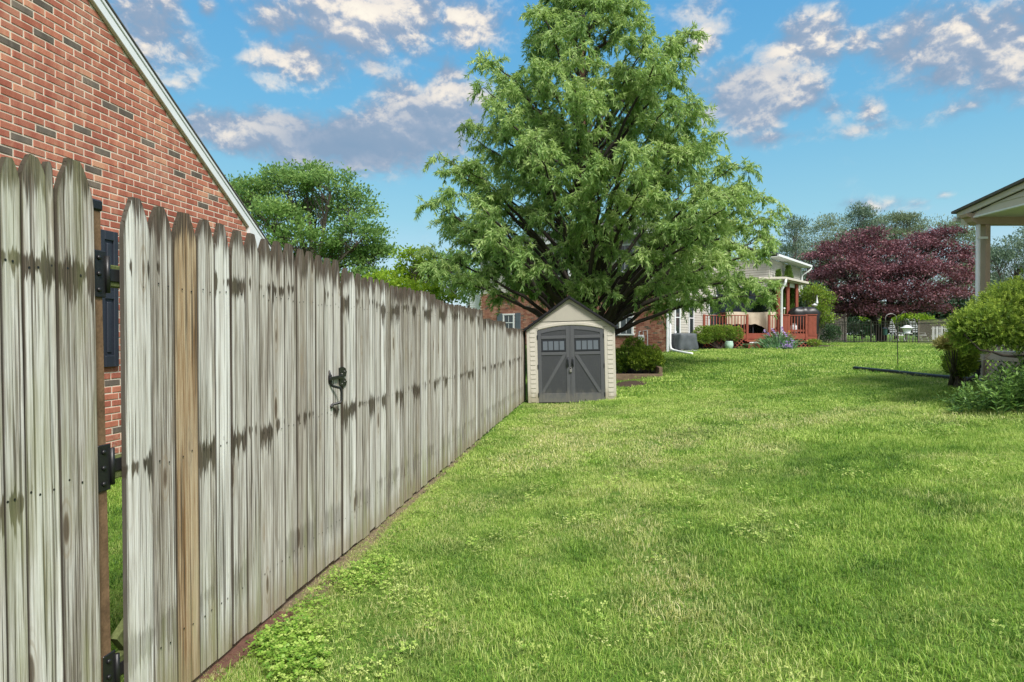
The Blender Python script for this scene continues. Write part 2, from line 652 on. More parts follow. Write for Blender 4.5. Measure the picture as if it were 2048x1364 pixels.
        upw = t.math('MULTIPLY', pres, t.math('MULTIPLY', t.math('ADD', .16, t.math('MULTIPLY', t.math('SUBTRACT', c2, .42), 2.4)), h_))
        q = t.math('MULTIPLY', t.smooth(t.math('ADD', dn, zc), -0.004, 0.010), t.smooth(t.math('SUBTRACT', upw, zc), -0.004, 0.010))
        q = t.math('MULTIPLY', t.math('MULTIPLY', q, amt), t.smooth(pres, .06, .22))
        stain = q if stain is None else t.math('MAXIMUM', stain, q)
    stc = t.mix(t.smooth(t.math('ADD', t.math('MULTIPLY', fine, .5), t.math('MULTIPLY', grain, .5)), 0.42, 0.60), (0.028, 0.021, 0.015), (0.115, 0.088, 0.064))
    c = t.mix(t.math('MULTIPLY', stain, 0.94), c, stc)
    # rust and tannin runs, warm grey drifts between the rails
    run = t.math('MULTIPLY', t.smooth(t.noise(t.mapping(p, (48, 10, .8)), 1.0, 2.0), .58, .72), t.smooth(t.noise(t.mapping(p, (4, 2, 1.1)), 1.0, 2.0), .45, .62))
    c = t.mix(t.math('MULTIPLY', run, .6), c, (0.19, 0.14, 0.095))
    # dark lines along the board edges, mud splashed at the foot
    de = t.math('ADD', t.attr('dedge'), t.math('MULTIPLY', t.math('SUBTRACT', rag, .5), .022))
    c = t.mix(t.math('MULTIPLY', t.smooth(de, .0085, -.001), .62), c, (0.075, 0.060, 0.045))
    mud = t.smooth(t.math('ADD', z, t.math('MULTIPLY', t.math('SUBTRACT', rag, .5), .35)), .22, .02)
    c = t.mix(t.math('MULTIPLY', mud, .55), c, (0.25, 0.20, 0.11))
    # greenish film
    gmask = t.math('MULTIPLY', t.smooth(t.noise(t.mapping(p, (7, 3, 1.3)), 1.0, 4.0, 0.6), 0.42, 0.68), t.math('ADD', t.smooth(z, 0.75, 0.05), t.math('MULTIPLY', green, 0.8), clamp=True))
    c = t.mix(t.math('MULTIPLY', gmask, 0.60), c, (0.28, 0.29, 0.14))
    # sawn board edges painted dark: dirt, and the shade inside the narrow gaps
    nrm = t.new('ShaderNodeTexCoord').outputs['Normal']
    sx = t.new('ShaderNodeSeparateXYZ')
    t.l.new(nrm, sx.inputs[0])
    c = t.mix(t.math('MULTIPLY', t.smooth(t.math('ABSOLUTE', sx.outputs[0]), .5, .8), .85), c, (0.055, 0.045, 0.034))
    if brown:
        c = t.mix(brown, c, (0.42, 0.30, 0.19))
    t.l.new(c, b.inputs['Base Color'])
    b.inputs['Roughness'].default_value = 0.88
    b.inputs['Specular IOR Level'].default_value = 0.15
    hgt = t.math('ADD', t.math('MULTIPLY', grain, 0.7), t.math('MULTIPLY', fine, 0.4))
    t.l.new(t.bump(t.math('SUBTRACT', hgt, t.math('MULTIPLY', t.smooth(chk, .6, .7), .8)), 0.6, 0.006), b.inputs['Normal'])
    return m


def brick_mat(name, a, bcol, c3, nscale=9.0):
    m, t, b = new_mat(name)
    geo = t.new('ShaderNodeNewGeometry')
    p = geo.outputs['Position']
    info = t.new('ShaderNodeObjectInfo')
    n1 = t.noise(t.mapping(p, (1, 1, 0.35)), nscale, 4.0, 0.6, 0.5)
    n2 = t.noise(p, 130.0, 3.0, 0.6)
    f = t.math('ADD', t.lin(n1, 0.3, 0.7), t.math('MULTIPLY', t.math('SUBTRACT', t.attr('tint'), 0.5), 0.9), clamp=True)
    c = t.ramp(f, [(0.0, a), (0.55, bcol), (1.0, c3)])
    c = t.mix(t.math('MULTIPLY', t.smooth(n2, 0.56, 0.72), 0.45), c, (0.10, 0.045, 0.03))
    lime = t.math('MULTIPLY', t.smooth(t.noise(p, 1.3, 5.0, .65), .52, .74), t.smooth(t.noise(p, 40.0, 4.0, .7), .42, .62))
    c = t.mix(t.math('MULTIPLY', lime, .42), c, (0.50, 0.40, 0.32))
    soot = t.smooth(t.noise(t.mapping(p, (1.2, 1.2, .5)), 1.0, 5.0, .6), .5, .75)
    c = t.mix(t.math('MULTIPLY', soot, .12), c, (0.14, 0.075, 0.05))
    t.l.new(c, b.inputs['Base Color'])
    b.inputs['Roughness'].default_value = 0.9
    b.inputs['Specular IOR Level'].default_value = 0.2
    t.l.new(t.bump(n2, 0.5, 0.003), b.inputs['Normal'])
    return m


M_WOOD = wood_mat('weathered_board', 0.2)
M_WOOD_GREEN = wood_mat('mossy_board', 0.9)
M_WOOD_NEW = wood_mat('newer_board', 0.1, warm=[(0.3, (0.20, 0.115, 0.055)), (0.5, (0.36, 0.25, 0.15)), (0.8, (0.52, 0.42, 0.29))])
M_POST = plain('post_wood', (0.17, 0.105, 0.06), 0.8, 0.5, 9.0, bump=0.4, bscale=60, spec=0.2)
M_RAIL = plain('mossy_rail', (0.10, 0.12, 0.045), 0.9, 0.55, 14.0, bump=0.5, bscale=90, spec=0.15)
M_BLACK = plain('black_iron', (0.012, 0.012, 0.013), 0.42, 0.2, 20.0, spec=0.5)
M_PAVER = plain('old_brick', (0.115, 0.055, 0.038), 0.95, 0.4, 25.0, bump=0.6, bscale=120, dirt=((0.17, 0.13, 0.085), 0.8))
M_STEEL = plain('screw_steel', (0.35, 0.34, 0.33), 0.45, 0.2, 30.0, metal=0.8)
M_BRICKS = [brick_mat('red_brick', (0.29, 0.088, 0.06), (0.38, 0.125, 0.086), (0.46, 0.20, 0.135)),
            brick_mat('orange_brick', (0.35, 0.115, 0.074), (0.45, 0.168, 0.112), (0.53, 0.27, 0.175)),
            brick_mat('pink_brick', (0.42, 0.15, 0.095), (0.52, 0.20, 0.13), (0.58, 0.30, 0.19)),
            brick_mat('grey_brick', (0.11, 0.092, 0.076), (0.155, 0.13, 0.108), (0.21, 0.17, 0.135))]
M_MORTAR = plain('mortar', (0.70, 0.61, 0.50), 0.95, 0.12, 30.0, bump=0.6, bscale=160, spec=0.1)
M_WHITE = plain('white_paint', (0.74, 0.77, 0.79), 0.45, 0.05, 3.0)
M_TRIM = plain('cream_trim', (0.55, 0.51, 0.44), 0.5, 0.06, 3.0)
M_NAVY = plain('navy_shutter', (0.028, 0.034, 0.048), 0.45, 0.15, 4.0)
M_ROOF = plain('roof_shingle', (0.11, 0.105, 0.10), 0.9, 0.3, 14.0, bump=0.5, bscale=40)
M_SHED = plain('shed_cream', (0.50, 0.47, 0.405), 0.55, 0.045, 2.5, dirt=((0.36, 0.33, 0.26), 0.35), splash=(0.27, 0.23, 0.15))
M_SHED2 = plain('shed_cream_rib', (0.46, 0.435, 0.37), 0.6, 0.05, 2.5)
M_DOOR = plain('shed_grey', (0.060, 0.064, 0.071), 0.5, 0.07, 3.0, dirt=((0.10, 0.102, 0.105), 0.4), splash=(0.14, 0.135, 0.12))
M_DOOR2 = plain('shed_grey_frame', (0.084, 0.088, 0.096), 0.5, 0.07, 3.0, dirt=((0.125, 0.127, 0.13), 0.4), splash=(0.16, 0.152, 0.135))
M_DARK = plain('dark_plastic', (0.022, 0.025, 0.032), 0.4, 0.1, 5.0)
M_PANE = plain('shed_pane', (0.12, 0.14, 0.165), 0.3, 0.10, 3.0, spec=0.4)
M_SHEDROOF = plain('shed_roof', (0.014, 0.0145, 0.016), 0.75, 0.2, 6.0, spec=0.2)
M_RED = plain('red_stain', (0.25, 0.062, 0.036), 0.65, 0.22, 7.0, dirt=((0.17, 0.06, 0.04), 0.5))
M_TAN = plain('tan_cloth', (0.45, 0.385, 0.29), 0.85, 0.12, 5.0)
M_MULCH = plain('bark_mulch', (0.055, 0.034, 0.022), 0.95, 0.5, 18.0, bump=0.9, bscale=50)
M_SOIL = plain('bare_soil', (0.14, 0.10, 0.065), 0.95, 0.45, 14.0, bump=1.0, bscale=90, dirt=((0.33, 0.28, 0.17), 0.8))
M_TIMBER = plain('edging_timber', (0.17, 0.12, 0.08), 0.85, 0.35, 9.0)
M_VINYL = plain('vinyl_siding', (0.50, 0.485, 0.44), 0.5, 0.05, 3.0)
M_VINYL2 = plain('beige_vinyl', (0.42, 0.385, 0.33), 0.5, 0.06, 3.0)
M_BEAM = plain('tan_beam', (0.42, 0.32, 0.255), 0.75, 0.12, 5.0, bump=0.2, bscale=30)
M_PORCH = plain('porch_trim', (0.55, 0.46, 0.385), 0.65, 0.10, 5.0)
M_SOFFIT = plain('soffit', (0.60, 0.62, 0.52), 0.5, 0.04, 3.0)
M_PIPE = plain('corrugated_pipe', (0.016, 0.018, 0.024), 0.4, 0.2, 6.0)
M_FENCE_IRON = plain('bronze_iron', (0.17, 0.145, 0.12), 0.5, 0.15, 5.0)
M_COVER = plain('grey_cover', (0.075, 0.088, 0.10), 0.6, 0.25, 4.0)
M_POT = plain('celadon_pot', (0.42, 0.60, 0.52), 0.25, 0.08, 4.0, spec=0.6)
M_GLASSDK = plain('dark_glass', (0.03, 0.04, 0.045), 0.12, 0.3, 2.0, spec=0.8)
M_BLUEGREY = plain('bluegrey_shutter', (0.10, 0.125, 0.15), 0.5, 0.1, 4.0)
M_BARK_RED = plain('redwood_bark', (0.13, 0.065, 0.042), 0.9, 0.5, 7.0, bump=0.9, bscale=26)
M_LIMB = plain('dark_limb', (0.045, 0.036, 0.030), 0.9, 0.35, 8.0)
M_BARK = plain('grey_bark', (0.12, 0.10, 0.085), 0.9, 0.35, 8.0)
M_MAPLE_BARK = plain('maple_bark', (0.04, 0.032, 0.03), 0.9, 0.3, 8.0)
M_GREENPL = plain('green_plastic', (0.015, 0.055, 0.045), 0.4, 0.2, 6.0)
M_GALV = plain('meter_grey', (0.30, 0.32, 0.33), 0.5, 0.15, 6.0)
M_SCREEN = plain('dark_screen', (0.018, 0.03, 0.045), 0.35, 0.5, 1.2)
# ================================================================== ground
def grid_sheet(name, xs, ys, mat, dz=0.0, keep=None):
    X, Y = np.meshgrid(xs, ys)
    Z = gz(X, Y) + dz
    nx, ny = len(xs), len(ys)
    co = np.stack([X, Y, Z], -1).reshape(-1, 3)
    mb = MB()
    mb.v = [tuple(c) for c in co]
    for j in range(ny - 1):
        for i in range(nx - 1):
            a = j * nx + i
            mb.f.append((a, a + 1, a + nx + 1, a + nx))
    mb.mi = [0] * len(mb.f)
    o = add(name, mb, mat, smooth=True, fix=False)
    return o


def blob_sheet(name, pts, mat, dz=0.014, rings=5):
    """a patch of ground cover with the given outline, laid just over the lawn"""
    c = sum((Vector((p[0], p[1], 0)) for p in pts), Vector((0, 0, 0))) / len(pts)
    n = len(pts)
    mb = MB()
    mb.v.append((c.x, c.y, g(c.x, c.y) + dz))
    for r in range(1, rings + 1):
        for p in pts:
            x = c.x + (p[0] - c.x) * r / rings
            y = c.y + (p[1] - c.y) * r / rings
            mb.v.append((x, y, g(x, y) + (dz if r < rings else -0.01)))
    for i in range(n):
        mb.f.append((0, 1 + i, 1 + (i + 1) % n))
    for r in range(rings - 1):
        for i in range(n):
            a = 1 + r * n
            mb.f.append((a + i, a + n + i, a + n + (i + 1) % n, a + (i + 1) % n))
    mb.mi = [0] * len(mb.f)
    o = add(name, mb, mat, smooth=True, fix=True)
    o['kind'] = 'structure'
    return o


def oval(cx, cy, rx, ry, n=28, jit=0.12, seed=1, rot=0.0):
    r = np.random.default_rng(seed)
    out = []
    for i in range(n):
        a = 2 * math.pi * i / n
        q = 1 + r.uniform(-jit, jit)
        x, y = rx * math.cos(a) * q, ry * math.sin(a) * q
        out.append((cx + x * math.cos(rot) - y * math.sin(rot), cy + x * math.sin(rot) + y * math.cos(rot)))
    return out


# where the turf is thin and straw coloured (world places)
DRY = [(1.0, 8.8, 1.1, 2.6, 1.0), (2.2, 7.6, 1.0, 1.6, 0.85), (3.2, 9.0, 1.2, 1.0, 0.7), (1.6, 12.0, 1.0, 1.0, .5), (0.4, 6.5, 0.5, 1.5, 0.55), (1.75, 5.1, 0.3, 0.9, 0.55), (1.1, 4.2, 0.25, 0.8, 0.4),
       (2.6, 9.8, 1.4, 0.8, 0.5), (4.6, 8.6, 1.3, 0.7, 0.5), (3.4, 11.3, 1.6, 0.7, 0.35), (6.0, 7.6, 1.1, 0.6, 0.6), (0.1, 4.4, 0.3, 0.6, 0.5), (1.0, 3.2, 0.3, 0.5, 0.4)]


WORN = [tuple(G(*q).xy) for q in ((1120, 815), (1140, 860), (1200, 950), (1270, 1060), (1320, 1170), (1420, 1300), (1500, 1364))]
WORN2 = [tuple(G(*q).xy) for q in ((1060, 880), (980, 960), (880, 1090), (780, 1240), (700, 1364))]


def near_line(x, y, line):
    best = np.full(np.shape(x), 9.0)
    for (ax, ay), (bx_, by_) in zip(line[:-1], line[1:]):
        dx, dy = bx_ - ax, by_ - ay
        tt = np.clip(((x - ax) * dx + (y - ay) * dy) / (dx * dx + dy * dy), 0, 1)
        best = np.minimum(best, np.hypot(x - ax - dx * tt, y - ay - dy * tt))
    return best


def dryness(x, y):
    """how thin and straw coloured the turf is: worn track to the shed, odd patches"""
    x, y = np.asarray(x, dtype=float), np.asarray(y, dtype=float)
    d = np.zeros_like(x)
    for cx, cy, rx, ry, w in DRY:
        d = np.maximum(d, w * np.clip(1.35 - np.sqrt(((x - cx) / rx) ** 2 + ((y - cy) / ry) ** 2), 0, 1))
    wob = vnoise(x * 2.5, y * 2.5, 8)
    d = np.maximum(d, .75 * np.clip(1.25 - near_line(x, y, WORN) / (.16 + .03 * y + .22 * wob), 0, 1))
    d = np.maximum(d, .40 * np.clip(1.25 - near_line(x, y, WORN2) / (.25 + .03 * y + .3 * wob), 0, 1))
    n = vnoise(x * 1.9, y * 1.9, 3) * 0.55 + vnoise(x * 6.5, y * 6.5, 4) * 0.45
    return np.clip(d * 1.35 * np.clip((n - 0.18) * 2.2, 0, 1) + np.clip((n - 0.60) * 2.4, 0, 0.7), 0, 1)


m, t, b = new_mat('turf_soil')
geo = t.new('ShaderNodeNewGeometry').outputs['Position']
n1 = t.noise(geo, 1.4, 5.0, 0.6)
n2 = t.noise(geo, 22.0, 4.0, 0.65)
c = t.mix(t.lin(n1, 0.35, 0.65), (0.075, 0.15, 0.025), (0.13, 0.21, 0.04))
c = t.mix(t.math('MULTIPLY', t.smooth(n2, 0.5, 0.7), 0.5), c, (0.14, 0.12, 0.05))
t.l.new(c, b.inputs['Base Color'])
b.inputs['Roughness'].default_value = 0.95
b.inputs['Specular IOR Level'].default_value = 0.1
t.l.new(t.bump(n2, 1.0, 0.03), b.inputs['Normal'])
M_TURF = m

xs = np.concatenate([[-900, -300, -120, -60, -35, -22, -15, -10], np.arange(-8, 24.01, 0.5), [27, 32, 40, 60, 120, 300, 900]])
ys = np.concatenate([[-60, -20, -8, -4], np.arange(-2, 42.01, 0.5), [46, 52, 60, 75, 100, 150, 300, 600, 1500]])
o = grid_sheet('ground', xs, ys, M_TURF)
o['kind'] = 'structure'

# ================================================================== the wooden fence and its gate
TOPS = [(-120, 311), (10, 312), (65, 308), (103, 322), (155, 318), (205, 330), (246, 392), (265, 395), (316, 410), (371, 425), (411, 437), (442, 447), (472, 457), (505, 466), (529, 475), (553, 482), (579, 489), (606, 497),
        (638, 508), (655, 513), (681, 521)]
TOPS2 = [(685, 533), (689, 534), (724, 549), (750, 556), (781, 567), (822, 577), (855, 584), (871.5, 588.5)]
TOPS3 = [(872, 599), (911, 608), (966, 620)]
TOPS4 = [(966.5, 636), (1011.5, 643)]
TOPS5 = [(1012, 655), (1046, 658)]


def top_z(px, tab):
    y = np.interp(px, [a for a, _ in tab], [b_ for _, b_ in tab])
    s = s_of_px(px, D_FENCE)
    p = fence_pt(D_FENCE, s)
    return P(px, y, p.y).z


def board(name, parent, s0, s1, zt, zb, mat, rnd, d=D_FENCE, tilt=0.0, thick=0.019, pointy=1.0):
    """one picket: flat face, shoulders curving in to a blunt tip; its own axes: x along the fence, z up, y away from the lawn"""
    w = s1 - s0
    H = zt - zb
    sh = min(0.145, w * 1.15) * pointy * rnd.uniform(0.85, 1.15)
    hw = w / 2
    k1, k2 = rnd.uniform(0.16, 0.30), rnd.uniform(0.16, 0.30)
    L = [(-hw, 0), (-hw, H * 0.5), (-hw, H - sh), (-hw * 0.93, H - sh * 0.72), (-hw * 0.72, H - sh * 0.42), (-hw * 0.46, H - sh * 0.17), (-hw * k1 * 1.3, H - rnd.uniform(0, 0.006))]
    Rr = [(hw * k2 * 1.3, H - rnd.uniform(0, 0.008)), (hw * 0.48, H - sh * 0.18), (hw * 0.73, H - sh * 0.43), (hw * 0.93, H - sh * 0.72), (hw, H - sh), (hw, H * 0.5), (hw, 0)]
    # ladder of rows so the face can cup and lean a little
    rows = list(zip(L, Rr[::-1]))
    mb = MB()
    cup = rnd.uniform(-0.0025, 0.0035)
    for side, y in ((0, 0.0), (1, thick)):
        for (a, b2) in rows:
            mid = ((a[0] + b2[0]) / 2, (a[1] + b2[1]) / 2)
            for (q, yy) in ((a, y), (mid, y + cup), (b2, y)):
                mb.v.append((q[0], yy, q[1]))
    nr = len(rows)
    for side in (0, 1):
        o_ = side * nr * 3
        for i in range(nr - 1):
            for j in range(2):
                a = o_ + i * 3 + j
                mb.f.append((a, a + 1, a + 4, a + 3))
    for i in range(nr - 1):
        for j in (0, 2):
            a = i * 3 + j
            mb.f.append((a, a + 3, a + 3 + nr * 3, a + nr * 3))
    for i in (0, nr - 1):
        for j in range(2):
            a = i * 3 + j
            mb.f.append((a, a + 1, a + 1 + nr * 3, a + nr * 3))
    mb.mi = [0] * len(mb.f)
    mb.at['dtop'] = [H - v[2] for v in mb.v]
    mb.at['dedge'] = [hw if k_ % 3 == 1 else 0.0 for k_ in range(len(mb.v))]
    me = mb.mesh(name, mat)
    fix_normals(me)
    o = bpy.data.objects.new(name, me)
    C.objects.link(o)
    o.parent = parent
    p = fence_pt(d, (s0 + s1) / 2, zb)
    p -= FN * rnd.uniform(-0.003, 0.003)
    o.location = p - Vector(parent.location)
    # local x -> FD, local y -> -FN (away from the lawn)
    o.rotation_euler = Matrix((FD, -FN, Vector((0, 0, 1)))).transposed().to_euler()
    o.location += FD * tilt * H * 0.85
    o.rotation_euler.rotate_axis('Y', -tilt + rnd.uniform(-0.003, 0.003))
    o.rotation_euler.rotate_axis('Z', rnd.uniform(-0.03, 0.03))
    return o


def nails(parent, spots, name='nail_head', r=0.0045):
    """nail heads on the face of the boards, joined: too small to pick apart"""
    mb = MB()
    for (s, z, dd) in spots:
        p = fence_pt(D_FENCE - 0.001, s, z)
        vs = [p + FN * 0.0015 + (FD * math.cos(a) + Vector((0, 0, 1)) * math.sin(a)) * r for a in [i * math.pi / 3 for i in range(6)]]
        mb.poly(vs, [(0, 1, 2, 3, 4, 5)])
    return add(name, mb, M_BLACK, parent, kind='stuff', fix=False)


def rail(parent, s0, s1, z0, z1, name='rail', mat=None, depth=0.038, back=0.021):
    """rail behind the boards"""
    mb = MB()
    a, b_ = fence_pt(D_FENCE + back + depth / 2, s0, z0), fence_pt(D_FENCE + back + depth / 2, s1, z0)
    h = z1 - z0
    mb.obox((a + b_) / 2 + Vector((0, 0, h / 2)), FD, -FN, (0, 0, 1), (s1 - s0) / 2, depth / 2, h / 2)
    return add(name, mb, mat or M_RAIL, parent, bev=0.004)


def post(parent, s, zt, w=0.089, name='post', back=0.06):
    mb = MB()
    p = fence_pt(D_FENCE + back + w / 2, s, 0)
    zb = g(p.x, p.y) - 0.1
    mb.obox(p + Vector((0, 0, (zt + zb) / 2)), FD, -FN, (0, 0, 1), w / 2, w / 2, (zt - zb) / 2)
    return add(name, mb, M_POST, parent, bev=0.004)


rnd = random.Random(5)
RZ = (1.84, 1.10, 0.32)
# --- the stretch left of the gate
sa = s_of_px(205, D_FENCE)
fl = thing('wooden_fence', 'tall grey picket fence end, green with algae, on the post side of the gate hinges', 'fence', tuple(fence_pt(D_FENCE, sa, 0)))
edges = [(-140, -72), (-70, -3), (-1, 41), (43, 96), (96.5, 112), (113, 189)]
spots = []
for (e0, e1) in edges:
    s0, s1 = s_of_px(e0, D_FENCE), s_of_px(e1, D_FENCE)
    zt = top_z((e0 + e1) / 2, TOPS)
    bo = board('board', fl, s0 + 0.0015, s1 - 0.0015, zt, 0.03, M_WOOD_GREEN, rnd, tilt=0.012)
    for z in RZ:
        for fr in ((0.28, 0.62) if s1 - s0 > 0.06 else (0.5,)):
            spots.append((s0 + (s1 - s0) * fr, z + rnd.uniform(-0.012, 0.012), 0))
nails(fl, spots)
for z in RZ:
    rail(fl, s_of_px(-400, D_FENCE), s_of_px(150, D_FENCE), z - 0.04, z + 0.045)
# gate post, seen in the gap, with its black cap
mb = MB()
pw = 0.092
ps = s_of_px(214, D_FENCE + 0.024)
pc_ = fence_pt(D_FENCE + 0.024 + pw / 2, ps - pw / 2, 0)
ax_t = (Vector((0, 0, 1)) + FD * -0.021).normalized()
zt_post = P(196, 420, pc_.y).z
gp = add('gate_post', MB().obox(pc_ + Vector((0, 0, zt_post / 2 - 0.05)), FD, -FN, ax_t, pw / 2, pw / 2, zt_post / 2 + 0.05), M_POST, fl, bev=0.005)
cp = pc_ + Vector((0, 0, zt_post)) + FD * -0.021 * (zt_post * 0.5 + 0.05)
add('post_cap', MB().obox(cp + Vector((0, 0, 0.018)), FD, -FN, (0, 0, 1), pw / 2 + 0.006, pw / 2 + 0.006, 0.021), M_BLACK, gp, bev=0.007)

# --- the gate
gate = thing('garden_gate', 'weathered grey picket gate hung on black strap hinges, one newer brown board, black thumb latch', 'gate', tuple(fence_pt(D_FENCE, s_of_px(245, D_FENCE), 0)))
gedges = [245, 302, 350, 395, 430, 461, 491, 519, 545, 569, 593, 612.5, 631, 648, 666.5, 681.5]
spots = []
for i in range(len(gedges) - 1):
    e0, e1 = gedges[i], gedges[i + 1]
    s0, s1 = s_of_px(e0, D_FENCE), s_of_px(e1, D_FENCE)
    zt = top_z((e0 + e1) / 2, TOPS) + rnd.uniform(-0.006, 0.006)
    mat = M_WOOD_NEW if i == 2 else M_WOOD
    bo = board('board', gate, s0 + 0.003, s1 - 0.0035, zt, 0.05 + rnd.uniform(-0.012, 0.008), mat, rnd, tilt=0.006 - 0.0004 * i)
    if i == 2:
        bo['label'] = 'newer brown board'
    for z in RZ:
        for fr in (0.3, 0.7):
            spots.append((s0 + (s1 - s0) * fr, z - 0.02 + rnd.uniform(-0.012, 0.012), 0))
nails(gate, spots)
for z in RZ:
    rail(gate, s_of_px(222, D_FENCE), s_of_px(679, D_FENCE), z - 0.05 + 0.01, z + 0.045)
# diagonal brace behind the boards
a0, a1 = fence_pt(D_FENCE + 0.04, s_of_px(250, D_FENCE), 0.40), fence_pt(D_FENCE + 0.04, s_of_px(670, D_FENCE), 1.75)
add('brace', MB().bar(a0, a1, 0.034, 0.085), M_RAIL, gate)
# hinges
for z in (1.845, 1.115, 0.315):
    sp = ps - 0.021 * (z - 1.0) - 0.030
    h = MB()
    c0 = fence_pt(D_FENCE + 0.020, sp + 0.010, z)
    h.obox(c0, FD, FN, (0, 0, 1), 0.030, 0.003, 0.088)
    hin = add('hinge', h, M_BLACK, gate, bev=0.004)
    add('hinge_strap', MB().obox(fence_pt(D_FENCE + 0.019, sp + 0.085, z), FD, FN, (0, 0, 1), 0.05, 0.003, 0.024), M_BLACK, hin, bev=0.002)
    kn = fence_pt(D_FENCE + 0.014, sp + 0.042, z)
    add('hinge_pin', MB().tube([kn - Vector((0, 0, 0.07)), kn + Vector((0, 0, 0.07))], 0.009, 8), M_BLACK, hin, smooth=True)
    for dz in (-0.06, 0.0, 0.06):
        bolt = MB()
        q = c0 + FN * 0.003 - FD * 0.006 + Vector((0, 0, dz))
        bolt.tube([q, q + FN * 0.005, q + FN * 0.008], [0.0095, 0.0085, 0.004], 8)
        add('bolt', bolt, M_BLACK, hin, smooth=True)


# latch
def fp(px, py, out=0.0):
    s = s_of_px(px, D_FENCE)
    p = fence_pt(D_FENCE, s)
    z = P(px, py, p.y).z
    q = fence_pt(D_FENCE - out, s)
    return Vector((q.x, q.y, z))


lt = MB()
lt.tube([fp(657.5, 741, .004), fp(659, 754, .006), fp(659.5, 768, .006), fp(661, 772, .012), fp(668, 776, .045), fp(669, 784, .05), fp(669, 800, .05), fp(668, 805, .045), fp(662, 809, .012), fp(661, 816, .006)],
        [.004, .011, .012, .009, .009, .009, .009, .009, .009, .006], 8)
latch = add('latch', lt, M_BLACK, gate, smooth=True)
add('latch_plate', MB().obox(fp(659, 757, .004), FD, FN, (0, 0, 1), 0.022, 0.004, 0.026), M_BLACK, latch, bev=0.006)
add('thumb_bar', MB().bar(fp(655, 757.5, .016), fp(681, 752.5, .016), 0.014, 0.022), M_BLACK, latch, bev=0.003)
for k_, (pa, pb) in enumerate(((733, 755), (754.5, 774))):
    hexa = MB()
    zc0, zc1 = fp(684, pb).z, fp(684, pa).z
    sx = s_of_px(676.5, D_FENCE)
    w_ = s_of_px(691, D_FENCE) - sx
    zz_ = [(0, zc0 + .3 * (zc1 - zc0)), (w_ * .55, zc0), (w_ * .9, zc0 + .12 * (zc1 - zc0)), (w_, zc0 + .5 * (zc1 - zc0)), (w_ * .8, zc0 + .85 * (zc1 - zc0)), (w_ * .4, zc1), (0, zc1 - .1 * (zc1 - zc0))]
    hexa.prism(zz_, 0.002 + .0005 * k_, 0.009 + .0005 * k_, axes=(FD, (0, 0, 1), FN), o=fence_pt(D_FENCE, sx, 0))
    cat_ = add('catch_plate', hexa, M_BLACK, latch)
    for (fx_, fz_) in ((.35, .35), (.7, .55)):
        q = fence_pt(D_FENCE - .009, sx + w_ * fx_, zc0 + fz_ * (zc1 - zc0))
        add('screw', MB().tube([q, q + FN * .004], .0045, 6), M_STEEL, latch)
tip = MB()
tip.tube([fp(661, 808, .008), fp(660.5, 813, .008), fp(660, 819, .006)], [.004, .011, .001], 6)
add('latch_tip', tip, M_BLACK, latch)

# --- the long stretch right of the gate
fr = thing('wooden_fence', 'long weathered grey picket fence stepping down from the gate latch to the shed', 'fence', tuple(fence_pt(D_FENCE, s_of_px(685, D_FENCE), 0)))
s = s_of_px(685, D_FENCE)
s_end = s_of_px(1046, D_FENCE)
breaks = [s_of_px(x, D_FENCE) for x in (871.8, 966.2, 1011.8)]
tabs = [TOPS2, TOPS3, TOPS4, TOPS5]
spots = []


def px_of_s(s_):
    p = fence_pt(D_FENCE, s_)
    return 1024 + F * p.x / p.y


while s < s_end - 0.02:
    w = rnd.uniform(0.118, 0.138)
    nxt = s + w
    seg = sum(1 for b_ in breaks if s >= b_ - 1e-6)
    if seg < 3 and nxt > breaks[seg] - 0.05:
        nxt = breaks[seg]
    nxt = min(nxt, s_end)
    pm = px_of_s((s + nxt) / 2)
    p = fence_pt(D_FENCE, s)
    zt = top_z(pm, tabs[seg]) + rnd.uniform(-0.012, 0.01)
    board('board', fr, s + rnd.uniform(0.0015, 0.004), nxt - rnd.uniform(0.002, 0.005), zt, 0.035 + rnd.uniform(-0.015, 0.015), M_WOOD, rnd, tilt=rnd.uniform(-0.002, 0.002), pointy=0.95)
    if p.y < 8:
        for z in RZ:
            for fr_ in (0.3, 0.7):
                spots.append((s + (nxt - s) * fr_, z - 0.02 + rnd.uniform(-0.015, 0.015), 0))
    s = nxt
nails(fr, spots)
cuts = [s_of_px(685, D_FENCE)] + breaks + [s_end]
for i in range(4):
    zt = top_z(px_of_s((cuts[i] + cuts[i + 1]) / 2), tabs[i])
    for z in (zt - 0.30, 1.06, 0.30):
        rail(fr, cuts[i] + 0.01, cuts[i + 1] - 0.01, z - 0.045, z + 0.045)
    post(fr, cuts[i] + 0.06, zt - 0.06)
post(fr, s_end - 0.05, zt - 0.06)
# short return of the fence behind the shed's left side, dark in the gap
rt = thing('wooden_fence', 'short dark return of the picket fence in the gap beside the shed', 'fence', tuple(fence_pt(D_FENCE, s_end, 0)))
cx0 = fence_pt(D_FENCE, s_end, 0)
for i in range(3):
    mb = MB()
    q = cx0 + FN * (0.07 + 0.13 * i) + FD * 2.3
    q = cx0 + FD * (0.10 + 0.135 * i) + FN * 0.0
    mb.obox(q + Vector((0, 0, 0.86)), FD, FN, (0, 0, 1), 0.062, 0.010, 0.83)
    mb.at['dtop'] = [1.69 - v[2] for v in mb.v]
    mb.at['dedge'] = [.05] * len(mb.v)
    add('board', mb, M_WOOD, rt)

